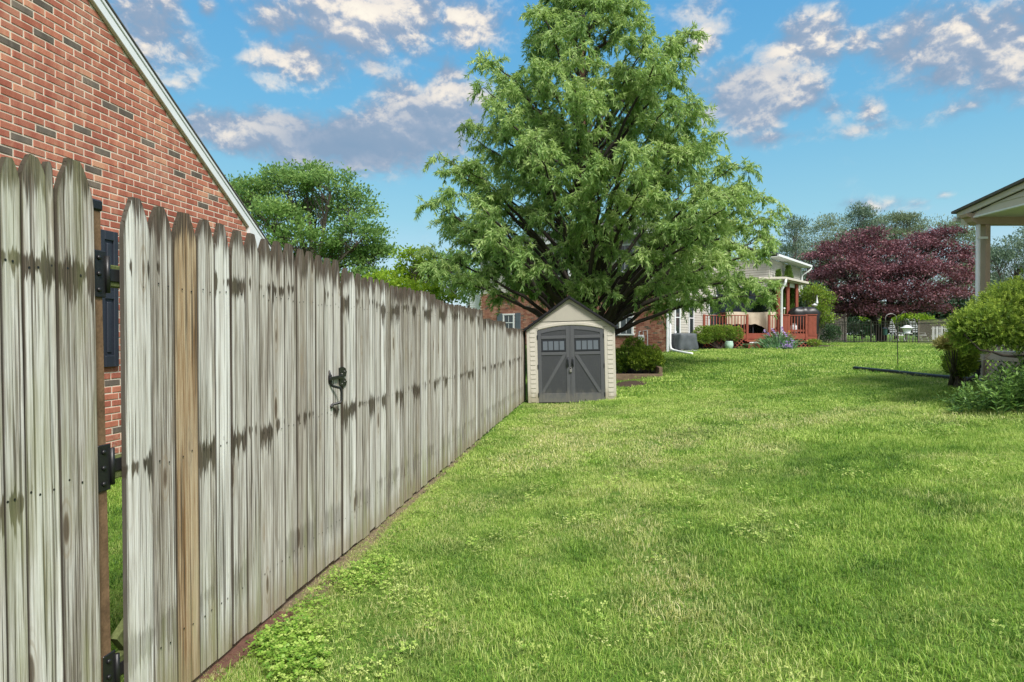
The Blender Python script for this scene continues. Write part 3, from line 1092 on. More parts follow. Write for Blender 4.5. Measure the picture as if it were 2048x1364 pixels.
# soil and half buried bricks along the foot of the gate
pts = []
for px, wd in ((-200, 0.25), (250, .2), (420, .16), (480, .2), (560, .18), (640, .22), (700, .18), (760, .1), (860, .06), (960, .05)):
    s_ = s_of_px(px, D_FENCE)
    pts.append(((fence_pt(D_FENCE - wd * 1.15, s_)).x, (fence_pt(D_FENCE - wd * 1.15, s_)).y))
for px in (960, 760, 560, 420, 250, -200):
    s_ = s_of_px(px, D_FENCE)
    q = fence_pt(D_FENCE + 0.15, s_)
    pts.append((q.x, q.y))
MBs = MB()
n = 10
for i, px in enumerate((-200, 250, 420, 480, 560, 640, 700, 760, 860, 960)):
    s_ = s_of_px(px, D_FENCE)
    wd = (0.20, .20, .15, .17, .17, .26, .20, .11, .07, .05)[i]
    for k_, d_ in enumerate((D_FENCE + 0.5, D_FENCE + 0.1, D_FENCE - wd * 0.5, D_FENCE - wd)):
        q = fence_pt(d_, s_)
        MBs.v.append((q.x, q.y, g(q.x, q.y) + (0.012 if k_ in (1, 2) else -0.012)))
for i in range(n - 1):
    for j in range(3):
        a = i * 4 + j
        MBs.f.append((a, a + 1, a + 5, a + 4))
MBs.mi = [0] * len(MBs.f)
o = add('soil_strip', MBs, M_SOIL, smooth=True, fix=False)
o['kind'] = 'structure'
_bpm = MB().box((-0.098, -0.047, -0.03), (0.098, 0.047, 0.03))
_bpm.at['tint'] = [.4] * 8
bp0 = _bpm.mesh('paving_brick', M_PAVER)
for i, px in enumerate((428, 452, 478, 507, 538)):
    q = fence_pt(D_FENCE - 0.035 + 0.006 * (i % 2), s_of_px(px, D_FENCE))
    o = bpy.data.objects.new('paving_brick', bp0)
    C.objects.link(o)
    o.location = (q.x, q.y, -0.015 + 0.007 * (i % 3))
    o.rotation_euler = (rnd.uniform(-.06, .06), rnd.uniform(-.06, .06), math.pi / 2 - TH + rnd.uniform(-.12, .12))
    tag(o, ('red brick half sunk under the gate, nearest to the brown board', 'red brick half sunk under the gate, second from the brown board', 'red brick half sunk under the gate, middle of the five', 'red brick half sunk under the gate, second from the weeds end', 'red brick half sunk under the gate, nearest to the latch')[(428, 452, 478, 507, 538).index(px)], 'brick', 'half sunk bricks under the gate')

# ================================================================== near brick house
def wall_pt(s_, z, out=0.0):
    p = FN * (-D_WALL + out) + FD * s_
    return Vector((p.x, p.y, z))


def wp(px, py):
    s_ = s_of_px(px, D_WALL)
    p = wall_pt(s_, 0)
    return s_, P(px, py, p.y).z


hs, hz_ = wp(496, 457)                     # the eave corner
s_top, z_top = wp(183, 0)
SL = (z_top - hz_) / (hs - s_top)
half = 5.6
s_pk, z_pk = hs - half, hz_ + SL * half
house = thing('brick_house', 'near red brick house gable with white rake board and navy shutter behind the picket fence', 'house', tuple(wall_pt(hs, 0)))
ZB = 0.0
wall = MB()
outline = [(hs - 2 * half, ZB), (hs, ZB), (hs, hz_), (s_pk, z_pk), (hs - 2 * half, hz_)]
wall.prism(outline, 0.0045, 0.25, axes=(FD, (0, 0, 1), -FN), o=wall_pt(0, 0))
wobj = add('wall', wall, M_MORTAR, house)
# side wall of the house, out of sight behind the corner
add('side_wall', MB().obox(wall_pt(hs - 0.12, (ZB + hz_) / 2, -5.25), FN, FD, (0, 0, 1), 4.99, 0.12, (hz_ - ZB) / 2), M_BRICKS[0], house)
# bricks
CH, BL, JT = 0.0677, 0.2032, 0.0135
DARKPX = [(67, 23), (47, 95), (111, 81), (146, 82), (170, 151), (235, 212), (81, 257), (164, 254), (34, 272), (198, 298), (243, 217), (293, 279), (347, 302), (360, 344), (395, 345),
          (428, 394), (409, 410), (181, 335), (188, 368), (103, 8), (220, 762), (227, 866), (5, 297)]
dk = [wp(*q) for q in DARKPX]
mesh_cache = {}


def brick_mesh(L, mi, tl, tr):
    """one brick face with worn arrises; tl, tr: how far the top is cut back under the rake"""
    key = (round(L, 3), mi, rnd.randrange(4), round(tl, 3), round(tr, 3))
    if key in mesh_cache:
        return mesh_cache[key]
    h = CH - JT
    d = 0.03
    e = 0.003
    mb = MB()
    j = lambda: rnd.uniform(-0.0012, 0.0012)
    fr_ = [(-L / 2, -h / 2), (L / 2, -h / 2), (L / 2 - tr, h / 2), (-L / 2 + tl, h / 2)]
    out = [(a + j(), b_ + j()) for a, b_ in fr_]
    cen = (0, 0)
    inn = [(a * (1 - 2 * e / L), b_ * (1 - 2 * e / h)) for a, b_ in out]
    vs = [(x, d, z) for x, z in out] + [(x, e, z) for x, z in out] + [(x, 0, z) for x, z in inn]
    fs = [(8, 9, 10, 11)]
    for i in range(4):
        k_ = (i + 1) % 4
        fs += [(i, k_, 4 + k_, 4 + i), (4 + i, 4 + k_, 8 + k_, 8 + i)]
    mb.poly(vs, fs)
    tv = rnd.random()
    mb.at['tint'] = [tv] * 12
    me = mb.mesh('brick', M_BRICKS[mi])
    fix_normals(me)
    mesh_cache[key] = me
    return me


cand = []
row = 0
z = ZB + 0.03
s_lo = 3.3
while z < z_pk:
    zc = z + (CH - JT) / 2
    zt_ = z + CH - JT
    s0 = s_lo - (row % 2) * BL / 2 + 0.013 * math.sin(row * 1.7)
    while s0 < hs:
        a0, a1 = s0, min(s0 + BL - JT, hs)
        s0 += BL
        if a1 - a0 < 0.03:
            continue
        tr = 0.0
        if zt_ > hz_:
            lim = hs - (zt_ - hz_) / SL - 0.004           # rake line at the top of the course
            limb = hs - (max(z, hz_) - hz_) / SL - 0.004
            if a0 > lim - 0.02:
                continue
            if a1 > lim:
                a1n = min(a1, limb)
                tr = max(0.0, a1n - lim)
                a1 = a1n
        cs = (a0 + a1) / 2
        p = wall_pt(cs, zc)
        Lb = a1 - a0
        px, py = proj(p)
        # can it be seen over the fence or through the gap of the gate?
        fence_top = np.interp(px, [a_ for a_, _ in TOPS], [b_ for _, b_ in TOPS])
        vis = (-12 < px < 500) and (-12 < py < fence_top + 8 or (203 < px < 248 and py < 925))
        isd = any(abs(cs - q[0]) < BL / 2 and abs(zc - q[1]) < CH / 2 for q in dk)
        u = rnd.random()
        mi = 3 if isd or (not vis and u < 0.05) else (0 if u < 0.52 else 1 if u < 0.86 else 2)
        cand.append((p.y if vis else 99 + p.y, cs, zc, Lb, tr, mi, vis))
    z += CH
    row += 1
# the shutter covers some bricks: leave them, it stands proud of the wall
cand.sort(key=lambda q: q[0])
wrot = Matrix((FD, -FN, Vector((0, 0, 1)))).transposed().to_euler()
hb = MB()
hb.at['tint'] = []
for i, (_, cs, zc, Lb, tr, mi, vis) in enumerate(cand):
    me = brick_mesh(Lb, mi, 0.0, tr)
    if i < 300 and vis:
        o = bpy.data.objects.new('brick', me)
        C.objects.link(o)
        o.parent = wobj
        o.location = wall_pt(cs, zc, rnd.uniform(-0.001, 0.0015)) - Vector(house.location)
        o.rotation_euler = wrot
    else:
        base = wall_pt(cs, zc, rnd.uniform(-0.001, 0.0015))
        n0 = len(hb.v)
        for v in me.vertices:
            hb.v.append(tuple(base + FD * v.co.x - FN * v.co.y + Vector((0, 0, v.co.z))))
        for f in me.polygons:
            hb.f.append(tuple(q + n0 for q in f.vertices))
            hb.mi.append(mi)
        hb.at['tint'] += [rnd.random()] * 12
add('brickwork', hb, M_BRICKS, wobj, kind='stuff', fix=False)

# rake: two boards, drip edge, shingles
ddir = (FD * 1 + Vector((0, 0, -SL))).normalized()
unor = (FD * SL + Vector((0, 0, 1))).normalized()
A = wall_pt(s_pk, z_pk)
Bp = wall_pt(hs, hz_) + ddir * 0.42


def rake_piece(name, lo, hi, out0, out1, mat, end=0.0):
    mb = MB()
    mid = (lo + hi) / 2
    a, b2 = A + unor * mid + FN * (out0 + out1) / 2, Bp + unor * mid + FN * (out0 + out1) / 2 + ddir * end
    mb.obox((a + b2) / 2, ddir, FN, unor, (b2 - a).length / 2, (out1 - out0) / 2, (hi - lo) / 2)
    return add(name, mb, mat, house, bev=0.003)


rake_piece('rake_shadow_board', -0.004, 0.04, 0.0, 0.022, M_TRIM)
rake_piece('rake_board', 0.004, 0.088, 0.022, 0.04, M_WHITE, 0.1)
rake_piece('rake_moulding', 0.091, 0.124, 0.022, 0.052, M_WHITE, 0.12)
rake_piece('roof_edge', 0.126, 0.144, -0.02, 0.064, M_ROOF, 0.14)
# boxed eave return at the corner
e0 = wall_pt(hs, hz_)
ret = MB()
ret.prism([(-0.02, 0.03), (0.40, -0.24), (0.40, -0.36), (0.0, -0.17)], 0.0, -0.05, axes=(FD, (0, 0, 1), -FN), o=wall_pt(hs, hz_))
add('eave_return', ret, M_WHITE, house)
add('eave_soffit', MB().obox(wall_pt(hs + 0.2, hz_ - 0.33, -4.2), FN, FD, (0, 0, 1), 4.15, 0.2, 0.012), M_WHITE, house)
# corner board of the wall
# roof slabs going back
for sgn in (1, -1):
    mb = MB()
    slope = (FD * sgn + Vector((0, 0, -SL))).normalized()
    up_ = (FD * sgn * SL + Vector((0, 0, 1))).normalized()
    top_ = wall_pt(s_pk, z_pk, -5.06) + up_ * 0.108
    Lr = (half + 0.42) * math.sqrt(1 + SL * SL)
    mb.obox(top_ + slope * Lr / 2, slope, FN, up_, Lr / 2, 5.05, 0.03)
    add('roof', mb, M_ROOF, house)
# navy raised panel shutter
ss0, zs0 = wp(196, 735)
ss1, _ = wp(232, 735)
_, zs1 = wp(215, 462)
sh = MB()
zs0, zs1 = zs0, zs1
W_, H_ = ss1 - ss0, zs1 - zs0
o0 = wall_pt(0, 0, 0.0)


def wbox(mb, s0, s1, z0, z1, out0, out1):
    return mb.obox(wall_pt((s0 + s1) / 2, (z0 + z1) / 2, (out0 + out1) / 2), FD, FN, (0, 0, 1), (s1 - s0) / 2, (out1 - out0) / 2, (z1 - z0) / 2)


wbox(sh, ss0, ss1, zs0, zs1, 0.003, 0.018)
shut = add('shutter', sh, M_NAVY, house)
st = 0.055
for nm, (a0, a1, b0, b1) in (('stile', (ss0, ss0 + st, zs0, zs1)), ('stile', (ss1 - st, ss1, zs0, zs1)), ('cross_rail', (ss0 + st, ss1 - st, zs1 - 0.09, zs1)), ('cross_rail', (ss0 + st, ss1 - st, zs0, zs0 + 0.11)),
                             ('cross_rail', (ss0 + st, ss1 - st, zs0 + H_ * 0.50, zs0 + H_ * 0.50 + 0.08))):
    add(nm, wbox(MB(), a0, a1, b0, b1, 0.018, 0.034), M_NAVY, shut, bev=0.004)
for b0, b1 in ((zs0 + 0.14, zs0 + H_ * 0.5 - 0.03), (zs0 + H_ * 0.5 + 0.11, zs1 - 0.12)):
    add('raised_panel', wbox(MB(), ss0 + st + 0.03, ss1 - st - 0.03, b0, b1, 0.018, 0.030), M_NAVY, shut, bev=0.009)

# ================================================================== the shed
SL0 = Vector(((1056 - 1024) / F * 14.46, 14.46, 0.0))
shed = thing('garden_shed', 'cream resin garden shed with dark grey double doors and black roof at the fence end', 'shed', (SL0.x, SL0.y, -0.01), (0, R(-1.5), -TH))
SW, SD = 2.05, 2.1
EZ, RZ_ = 1.755, 2.45


def sbox(name, a, b_, mat, parent=shed, bev_=0.0, kind=None):
    return add(name, MB().box(a, b_), mat, parent, world=False, bev=bev_, kind=kind)


# walls
sbox('side_wall', (0.0, 0.02, 0), (0.06, SD, EZ), M_SHED)
sbox('side_wall', (SW - 0.06, 0.02, 0), (SW, SD, EZ), M_SHED)
sbox('back_wall', (0.06, SD - 0.06, 0), (SW - 0.06, SD, EZ), M_SHED)
DL, DR, DM = 0.26, 1.79, 1.02
for x0, x1 in ((0.0, DL - 0.004), (DR + 0.004, SW)):
    col = sbox('corner_column', (x0, 0, 0), (x1, 0.06, EZ), M_SHED, bev_=0.012)
    ww = x1 - x0
    for i in range(16):
        z0 = 0.03 + i * 0.108
        mb = MB()
        xa, xb = x0 + ww * 0.33, x1 - ww * 0.22
        mb.poly([(xa, 0.0, z0), (xb, 0.0, z0), (xb, -0.010, z0 + 0.004), (xa, -0.010, z0 + 0.004), (xa, 0.0, z0 + 0.102), (xb, 0.0, z0 + 0.102)],
                [(0, 3, 2, 1), (3, 4, 5, 2), (0, 4, 3), (1, 2, 5)])
        add('siding_board', mb, M_SHED, col, world=False)


# gable
def arch_z(x):
    return 1.695 + 0.105 * (1 - ((x - DM) / (DR - DL) * 2) ** 2)


ga = MB()
n = 20
low = [(DL - 0.004 + (DR - DL + 0.008) * i / n, arch_z(DL + (DR - DL) * i / n) + 0.004) for i in range(n + 1)]
outl = [(0.0, EZ)] + [(DL - 0.005, EZ)] + low + [(DR + 0.005, EZ), (SW, EZ), (SW / 2, RZ_ - 0.035)]
# build as triangles fan strips between lower edge and the rake lines
for i in range(len(outl) - 2):
    pass
top = lambda x: EZ + (RZ_ - 0.035 - EZ) * (1 - abs(x - SW / 2) / (SW / 2))
lowx = [0.0, DL - 0.006] + [q[0] for q in low] + [DR + 0.006, SW]
lowz = [EZ, EZ] + [q[1] for q in low] + [EZ, EZ]
vs = []
for x, zz in zip(lowx, lowz):
    zz = min(zz, top(x))
    vs += [(x, -0.004, zz), (x, -0.004, max(top(x), zz)), (x, 0.05, zz), (x, 0.05, max(top(x), zz))]
fs = []
for i in range(len(lowx) - 1):
    a = i * 4
    fs += [(a, a + 4, a + 5, a + 1), (a + 2, a + 3, a + 7, a + 6), (a, a + 2, a + 6, a + 4), (a + 1, a + 5, a + 7, a + 3)]
ga.poly(vs, fs)
gable = add('gable', ga, M_SHED, shed, world=False)
# the ribbed triangle inside the gable with the dark joint round it
zb_ = 1.905
hw_ = (1 - (zb_ - EZ) / (RZ_ - 0.035 - EZ)) * SW / 2 - 0.085
zt2 = RZ_ - 0.135
add('gable_joint', MB().prism([(SW / 2 - hw_ - .012, zb_ - .012), (SW / 2 + hw_ + .012, zb_ - .012), (SW / 2, zt2 + .012)], -0.0065, -0.001), M_DARK, gable, world=False)
add('gable_panel', MB().prism([(SW / 2 - hw_, zb_), (SW / 2 + hw_, zb_), (SW / 2, zt2)], -0.0125, -0.002), M_SHED2, gable, world=False)
rib = MB()
x = SW / 2 - hw_ + 0.03
while x < SW / 2 + hw_ - 0.02:
    hh = zb_ + (zt2 - zb_) * (1 - abs(x - SW / 2) / hw_)
    if hh - zb_ > 0.02:
        rib.box((x, -0.018, zb_ + 0.004), (x + 0.011, -0.0123, hh - 0.006))
    x += 0.023
add('ribs', rib, M_SHED2, gable, world=False, kind='stuff')
# moulded arch band under the panel
band = MB()
n = 18
vs, fs = [], []
for i in range(n + 1):
    xx = DL + 0.02 + (DR - DL - 0.04) * i / n
    z0 = arch_z(xx) + 0.012
    for (yy, z_) in ((-0.004, z0), (-0.016, z0 + 0.008), (-0.016, z0 + 0.062), (-0.004, z0 + 0.070)):
        vs.append((xx, yy, z_))
for i in range(n):
    for j in range(3):
        a = i * 4 + j
        fs.append((a, a + 4, a + 5, a + 1))
band.poly(vs, fs)
add('arch_band', band, M_SHED, gable, world=False)
# roof: two slabs with a thick dark edge and a ridge cap
for sgn in (-1, 1):
    mb = MB()
    p0 = Vector((SW / 2, 0, RZ_))
    p1 = Vector((SW / 2 + sgn * (SW / 2 + 0.05), 0, EZ - 0.045))
    d_ = (p1 - p0)
    L_ = d_.length
    d_.normalize()
    up_ = Vector((-d_.z * sgn, 0, d_.x * sgn))
    mb.obox(p0 + d_ * L_ / 2 + Vector((0, SD / 2 - 0.03, 0)) + up_ * 0.0, d_, (0, 1, 0), up_, L_ / 2, SD / 2 + 0.07, 0.026)
    rf = add('roof', mb, M_SHEDROOF, shed, world=False, bev=0.008)
    for i in range(9):                       # moulded shingle courses
        q = p0 + d_ * L_ * (i + 0.5) / 9 + up_ * 0.026
        mb = MB()
        e_ = L_ / 18
        mb.poly([tuple(q - d_ * e_ + Vector((0, -0.09, 0))), tuple(q + d_ * e_ + up_ * 0.012 + Vector((0, -0.09, 0))), tuple(q + d_ * e_ + up_ * 0.012 + Vector((0, SD + .03, 0))), tuple(q - d_ * e_ + Vector((0, SD + .03, 0))),
                 tuple(q + d_ * e_ + Vector((0, -0.09, 0))), tuple(q + d_ * e_ + Vector((0, SD + .03, 0)))], [(0, 1, 2, 3), (0, 4, 1), (1, 4, 5, 2), (3, 2, 5)])
        add('shingle_course', mb, M_SHEDROOF, rf, world=False)
mb = MB().tube([(SW / 2, -0.1, RZ_ + 0.012), (SW / 2, SD + 0.05, RZ_ + 0.012)], 0.035, 8)
add('ridge_cap', mb, M_SHEDROOF, shed, world=False)

# doors
for side in (0, 1):
    x0, x1 = (DL, DM - 0.012) if side == 0 else (DM + 0.012, DR)
    hinge_x = x0 if side == 0 else x1
    free_x = x1 if side == 0 else x0
    dm = MB()
    n = 10
    vs = []
    for i in range(n + 1):
        xx = x0 + (x1 - x0) * i / n
        vs += [(xx, 0.012, 0.02), (xx, 0.012, arch_z(xx) - 0.002), (xx, 0.05, 0.02), (xx, 0.05, arch_z(xx) - 0.002)]
    fs = []
    for i in range(n):
        a = i * 4
        fs += [(a, a + 4, a + 5, a + 1), (a + 2, a + 3, a + 7, a + 6), (a, a + 2, a + 6, a + 4), (a + 1, a + 5, a + 7, a + 3)]
    fs += [(0, 1, 3, 2), (4 * n, 4 * n + 2, 4 * n + 3, 4 * n + 1)]
    dm.poly(vs, fs)
    door = add('door', dm, M_DOOR, shed, world=False)
    sw_ = 0.085
    # frame
    for xa, xb in ((x0, x0 + sw_), (x1 - sw_, x1)):
        mb = MB()
        za, zb2 = arch_z(xa) - 0.004, arch_z(xb) - 0.004
        mb.poly([(xa, 0.013, 0.02), (xb, 0.013, 0.02), (xb, 0.013, zb2), (xa, 0.013, za), (xa, -0.002, 0.02), (xb, -0.002, 0.02), (xb, -0.002, zb2), (xa, -0.002, za)],
                [(4, 5, 6, 7), (0, 4, 7, 3), (1, 2, 6, 5), (3, 7, 6, 2), (0, 1, 5, 4)])
        add('stile', mb, M_DOOR2, door, world=False, bev=0.003)
    xi0, xi1 = x0 + sw_, x1 - sw_
    mb = MB()
    vs, fs = [], []
    for i in range(9):
        xx = xi0 + (xi1 - xi0) * i / 8
        zz = arch_z(xx) - 0.004
        vs += [(xx, 0.013, zz - 0.085), (xx, -0.002, zz - 0.085), (xx, -0.002, zz), (xx, 0.013, zz)]
    for i in range(8):
        for j in range(3):
            a = i * 4 + j
            fs.append((a, a + 4, a + 5, a + 1))
    mb.poly(vs, fs)
    add('top_rail', mb, M_DOOR2, door, world=False)
    for nm, z0, z1 in (('rail', 1.50, 1.575), ('rail', 1.12, 1.19), ('bottom_rail', 0.02, 0.235)):
        add(nm, MB().box((xi0 + 0.001, -0.003, z0), (xi1 - 0.001, 0.0125, z1)), M_DOOR2, door, world=False, bev=0.004)
    # window of four panes
    wz0, wz1 = 1.205, 1.485
    wf = MB().box((xi0 + 0.004, -0.001, wz0), (xi1 - 0.004, 0.0126, wz1))
    win = add('window', wf, M_DARK, door, world=False, bev=0.003)
    pw_ = (xi1 - xi0 - 0.06) / 4
    for i in range(4):
        xa = xi0 + 0.036 + i * pw_
        mb = MB()
        mb.box((xa + 0.006, -0.004, wz0 + 0.035), (xa + pw_ - 0.018, -0.0008, wz1 - 0.04))
        pn = add('pane', mb, M_PANE, win, world=False)
    # upright ribs of the field
    rib = MB()
    xx = xi0 + 0.008
    while xx < xi1 - 0.014:
        rib.box((xx, 0.007, 0.245), (xx + 0.010, 0.0124, 1.112))
        rib.box((xx, 0.007, 1.585), (xx + 0.010, 0.0124, arch_z(xx) - 0.092))
        xx += 0.021
    add('ribs', rib, M_DOOR, door, world=False, kind='stuff')
    # diagonal brace from the top of the free side to the bottom of the hinged side
    fx = xi1 if side == 0 else xi0
    hx = xi0 if side == 0 else xi1
    sg = -1 if side == 0 else 1
    mb = MB()
    pts4 = [(fx + sg * 0.0, 1.118), (fx + sg * 0.085, 1.118), (hx, 0.29), (hx, 0.245), (hx - sg * 0.05, 0.245)]
    if side == 1:
        pass
    mb.prism(pts4 if side == 0 else pts4, -0.004, 0.0122)
    add('brace', mb, M_DOOR2, door, world=False)
    # handle
    hx_ = free_x + (-0.045 if side == 0 else 0.045)
    mb = MB().tube([(hx_, -0.004, 1.055), (hx_, -0.03, 1.045), (hx_, -0.042, 1.0), (hx_, -0.042, 0.93), (hx_, -0.03, 0.865), (hx_, -0.004, 0.855)], [.014, .016, .017, .017, .016, .014], 8)
    add('handle', mb, M_DARK, door, world=False, smooth=True)
    for zz in (1.55, 0.86, 0.2):
        add('hinge', MB().tube([(hinge_x, -0.006, zz - 0.045), (hinge_x, -0.006, zz + 0.045)], 0.012, 8), M_DARK, door, world=False)
add('centre_strip', MB().box((DM - 0.011, -0.008, 0.02), (DM + 0.011, 0.02, arch_z(DM) - 0.004)), M_DOOR2, shed, world=False)
lk = MB()
lk.tube([(DM - 0.018, -0.022, 0.78), (DM - 0.018, -0.024, 0.81), (DM, -0.026, 0.83), (DM + 0.018, -0.024, 0.81), (DM + 0.018, -0.022, 0.78)], 0.006, 6)
pl = add('padlock', lk, M_STEEL, shed, world=False)
add('lock_body', MB().box((DM - 0.03, -0.04, 0.715), (DM + 0.03, -0.012, 0.782)), M_STEEL, pl, world=False, bev=0.008)
# ================================================================== far brick house beyond the shed
U = Vector((0.62, 0.785, 0)).normalized()            # receding to the right
Vv = Vector((U.y, -U.x, 0))                          # coming nearer to the right
HC = P(1334, 668, 26.4)
HC.z = 0
HL = 10.6
fh = thing('brick_house', 'far brick and pale siding house behind the feathery tree, with shuttered windows', 'house', (HC.x, HC.y, g(HC.x, HC.y)))
ZG = 0.55
BT, ET = 3.75, 6.1


def hp(v, u, z):
    q = HC + Vv * v + U * u
    return Vector((q.x, q.y, z))


def hbox(mb, v0, v1, u0, u1, z0, z1):
    return mb.obox(hp((v0 + v1) / 2, (u0 + u1) / 2, (z0 + z1) / 2), Vv, U, (0, 0, 1), (v1 - v0) / 2, (u1 - u0) / 2, (z1 - z0) / 2)


bw = add('brick_wall', hbox(MB(), -HL, 0, 0.012, 0.3, ZG, BT), M_MORTAR, fh)
# bricks of the end wall, laid in courses (too small in the photo to pick apart)
hb2 = MB()
hb2.at['tint'] = []
z = ZG
row = 0
wins = [(-9.05, -8.25, 1.75, 2.65), (-2.3, -1.55, 1.55, 3.2)]
while z < BT - 0.06:
    v = -HL + (row % 2) * 0.1
    while v < -0.01:
        v1 = min(v + BL - JT, -0.001)
        if v1 - v > 0.03 and not any(a < (v + v1) / 2 < b_ and c_ < z + .03 < d_ for a, b_, c_, d_ in wins):
            u = rnd.random()
            c0 = hp(v, -0.002, z)
            c1 = hp(v1, -0.002, z)
            hz2 = Vector((0, 0, CH - JT))
            hb2.poly([c0, c1, c1 + hz2, c0 + hz2, c0 + U * .02, c1 + U * .02, c1 + hz2 + U * .02, c0 + hz2 + U * .02], [(0, 1, 2, 3), (3, 2, 6, 7), (0, 4, 5, 1), (0, 3, 7, 4), (1, 5, 6, 2)], 0 if u < .35 else 1 if u < .62 else 2 if u < .93 else 3)
            hb2.at['tint'] += [rnd.random()] * 8
        v += BL
    z += CH
    row += 1
M_FARB = [brick_mat('far_red_brick', (0.22, 0.085, 0.06), (0.29, 0.11, 0.08), (0.36, 0.16, 0.12)), brick_mat('far_orange_brick', (0.28, 0.11, 0.075), (0.35, 0.15, 0.105), (0.42, 0.22, 0.15)),
          brick_mat('far_pink_brick', (0.33, 0.15, 0.11), (0.40, 0.2, 0.15), (0.46, 0.27, 0.2)), M_BRICKS[3]]
add('brickwork', hb2, M_FARB, bw, kind='stuff')


def siding(name, a, b_, z0, z1, nrm, lap=0.115, mat=None, parent=fh):
    """lap siding between two points, each course leaning out at its foot"""
    a, b_ = Vector((a.x, a.y, 0)), Vector((b_.x, b_.y, 0))
    n = Vector(nrm)
    mb = MB()
    z = z0
    while z < z1 - 0.01:
        zt = min(z + lap, z1)
        o0, o1 = n * 0.020, n * 0.004
        up0, up1 = Vector((0, 0, z)), Vector((0, 0, zt))
        mb.poly([a + o0 + up0, b_ + o0 + up0, b_ + o1 + up1, a + o1 + up1, a + up0, b_ + up0], [(0, 1, 2, 3), (4, 5, 1, 0)])
        z = zt
    return add(name, mb, mat or M_VINYL, parent, fix=False)


def window(name, parent, c, ax, nrm, w, h, lights=(2, 2), mat=None):
    """window with frame, sash bars and glass on a wall; c is the middle"""
    ax, nrm = Vector(ax), Vector(nrm)
    up_ = Vector((0, 0, 1))
    gl = MB().obox(c + nrm * 0.012, ax, nrm, up_, w / 2 - 0.03, 0.006, h / 2 - 0.03)
    fr_ = MB()
    f = 0.06
    fr_.obox(c + up_ * (h / 2) + nrm * 0.02, ax, nrm, up_, w / 2 + f, 0.024, f / 2 + 0.01)
    fr_.obox(c - up_ * (h / 2) + nrm * 0.025, ax, nrm, up_, w / 2 + f + 0.03, 0.034, f / 2)
    for s_ in (-1, 1):
        fr_.obox(c + ax * (w / 2) * s_ + nrm * 0.02, ax, nrm, up_, f / 2 + 0.01, 0.022, h / 2 - f / 2 - 0.012)
    wn = add(name, fr_, mat or M_WHITE, parent)
    add('pane', gl, M_GLASSDK, wn)
    sb = MB()
    sb.obox(c + nrm * 0.026, ax, nrm, up_, w / 2 - 0.045, 0.010, 0.02)
    add('sash_rail', sb, mat or M_WHITE, wn)
    for i in range(1, lights[0]):
        q = c + ax * (w * (i / lights[0] - 0.5)) + nrm * 0.022
        for sg in (-1, 1):
            add('sash_bar', MB().obox(q + up_ * sg * h / 4, ax, nrm, up_, 0.009, 0.004, h / 4 - 0.05), mat or M_WHITE, wn)
    return wn


def shutter(parent, c, ax, nrm, w, h, mat):
    up_ = Vector((0, 0, 1))
    s_ = add('shutter', MB().obox(c + nrm * 0.02, ax, nrm, up_, w / 2, 0.016, h / 2), mat, parent, bev=0.004)
    for sg in (-1, 1):
        add('raised_panel', MB().obox(c + nrm * 0.038 + up_ * sg * h * 0.24, ax, nrm, up_, w / 2 - 0.05, 0.004, h * 0.19), mat, s_)
    return s_


nV = -U            # outward normal of the brick wall
# windows of the brick wall
w1 = hp(-8.65, 0, 2.2)
window('window', fh, w1, Vv, nV, 0.66, 0.86)
for sg in (-1, 1):
    shutter(fh, w1 + Vv * sg * 0.60, Vv, nV, 0.34, 0.98, M_BLUEGREY)
w2 = hp(-1.93, 0, 2.37)
window('window', fh, w2, Vv, nV, 0.62, 1.55)
shutter(fh, w2 - Vv * 0.62, Vv, nV, 0.4, 1.65, M_BLUEGREY)
# upper storey in pale siding
hbx = hbox(MB(), -HL, 0, 0.02, 0.3, BT, ET)
add('upper_wall', hbx, M_VINYL, fh)
siding('siding', hp(-HL, 0.02, 0), hp(0, 0.02, 0), BT, ET, nV)
window('window', fh, hp(-5.4, 0, 5.0), Vv, nV, 0.85, 1.2)
window('window', fh, hp(-2.0, 0, 5.0), Vv, nV, 0.85, 1.2)
# pale cross wall at the left end
siding('siding', hp(-HL - 1.1, 0.4, 0), hp(-HL, 0.4, 0), ZG, BT, nV, mat=M_WHITE)
add('end_wall', hbox(MB(), -HL - 1.1, -HL, 0.41, 0.6, ZG, BT), M_VINYL, fh)
# long wall running back to the right (siding)
nU = Vv
siding('siding', hp(0, 0.30, 0), hp(0, 8.0, 0), ZG, ET, nU)
add('long_wall', hbox(MB(), -0.3, -0.002, 0.31, 8.0, ZG, ET), M_VINYL, fh)
add('corner_board', hbox(MB(), -0.02, 0.035, -0.02, 0.3, ZG, ET), M_WHITE, fh)
for u in (1.0, 2.55):
    window('window', fh, hp(0.02, u, 2.35), U, nU, 0.52, 1.5, (1, 2))
# sliding door by the deck
dr = hp(0.02, 5.4, 2.55)
window('glass_door', fh, dr, U, nU, 1.3, 1.95, (2, 1))
# wing with the eave over the porch
WA = P(1540, 668, 29.5)
WB = P(1600, 668, 33.7)
wu = (Vector((WB.x, WB.y, 0)) - Vector((WA.x, WA.y, 0))).normalized()
wn_ = Vector((wu.y, -wu.x, 0))
WA.z = WB.z = 0
WL = (WB - WA).length
add('wing_wall', MB().obox((WA + WB) / 2 - wn_ * 0.16 + Vector((0, 0, 2.95)), wu, wn_, (0, 0, 1), WL / 2, 0.15, 2.25), M_VINYL, fh)
siding('siding', WA, WB, 0.9, 5.2, wn_)
W0 = WA - wn_ * 4.0
add('wing_front', MB().obox((WA + W0) / 2 + Vector((0, 0, 2.95)), wn_, wu, (0, 0, 1), 2.0, 0.15, 2.25), M_VINYL, fh)
siding('siding', W0 - wu * 0.15, WA - wu * 0.15, 0.9, 5.2, -wu)
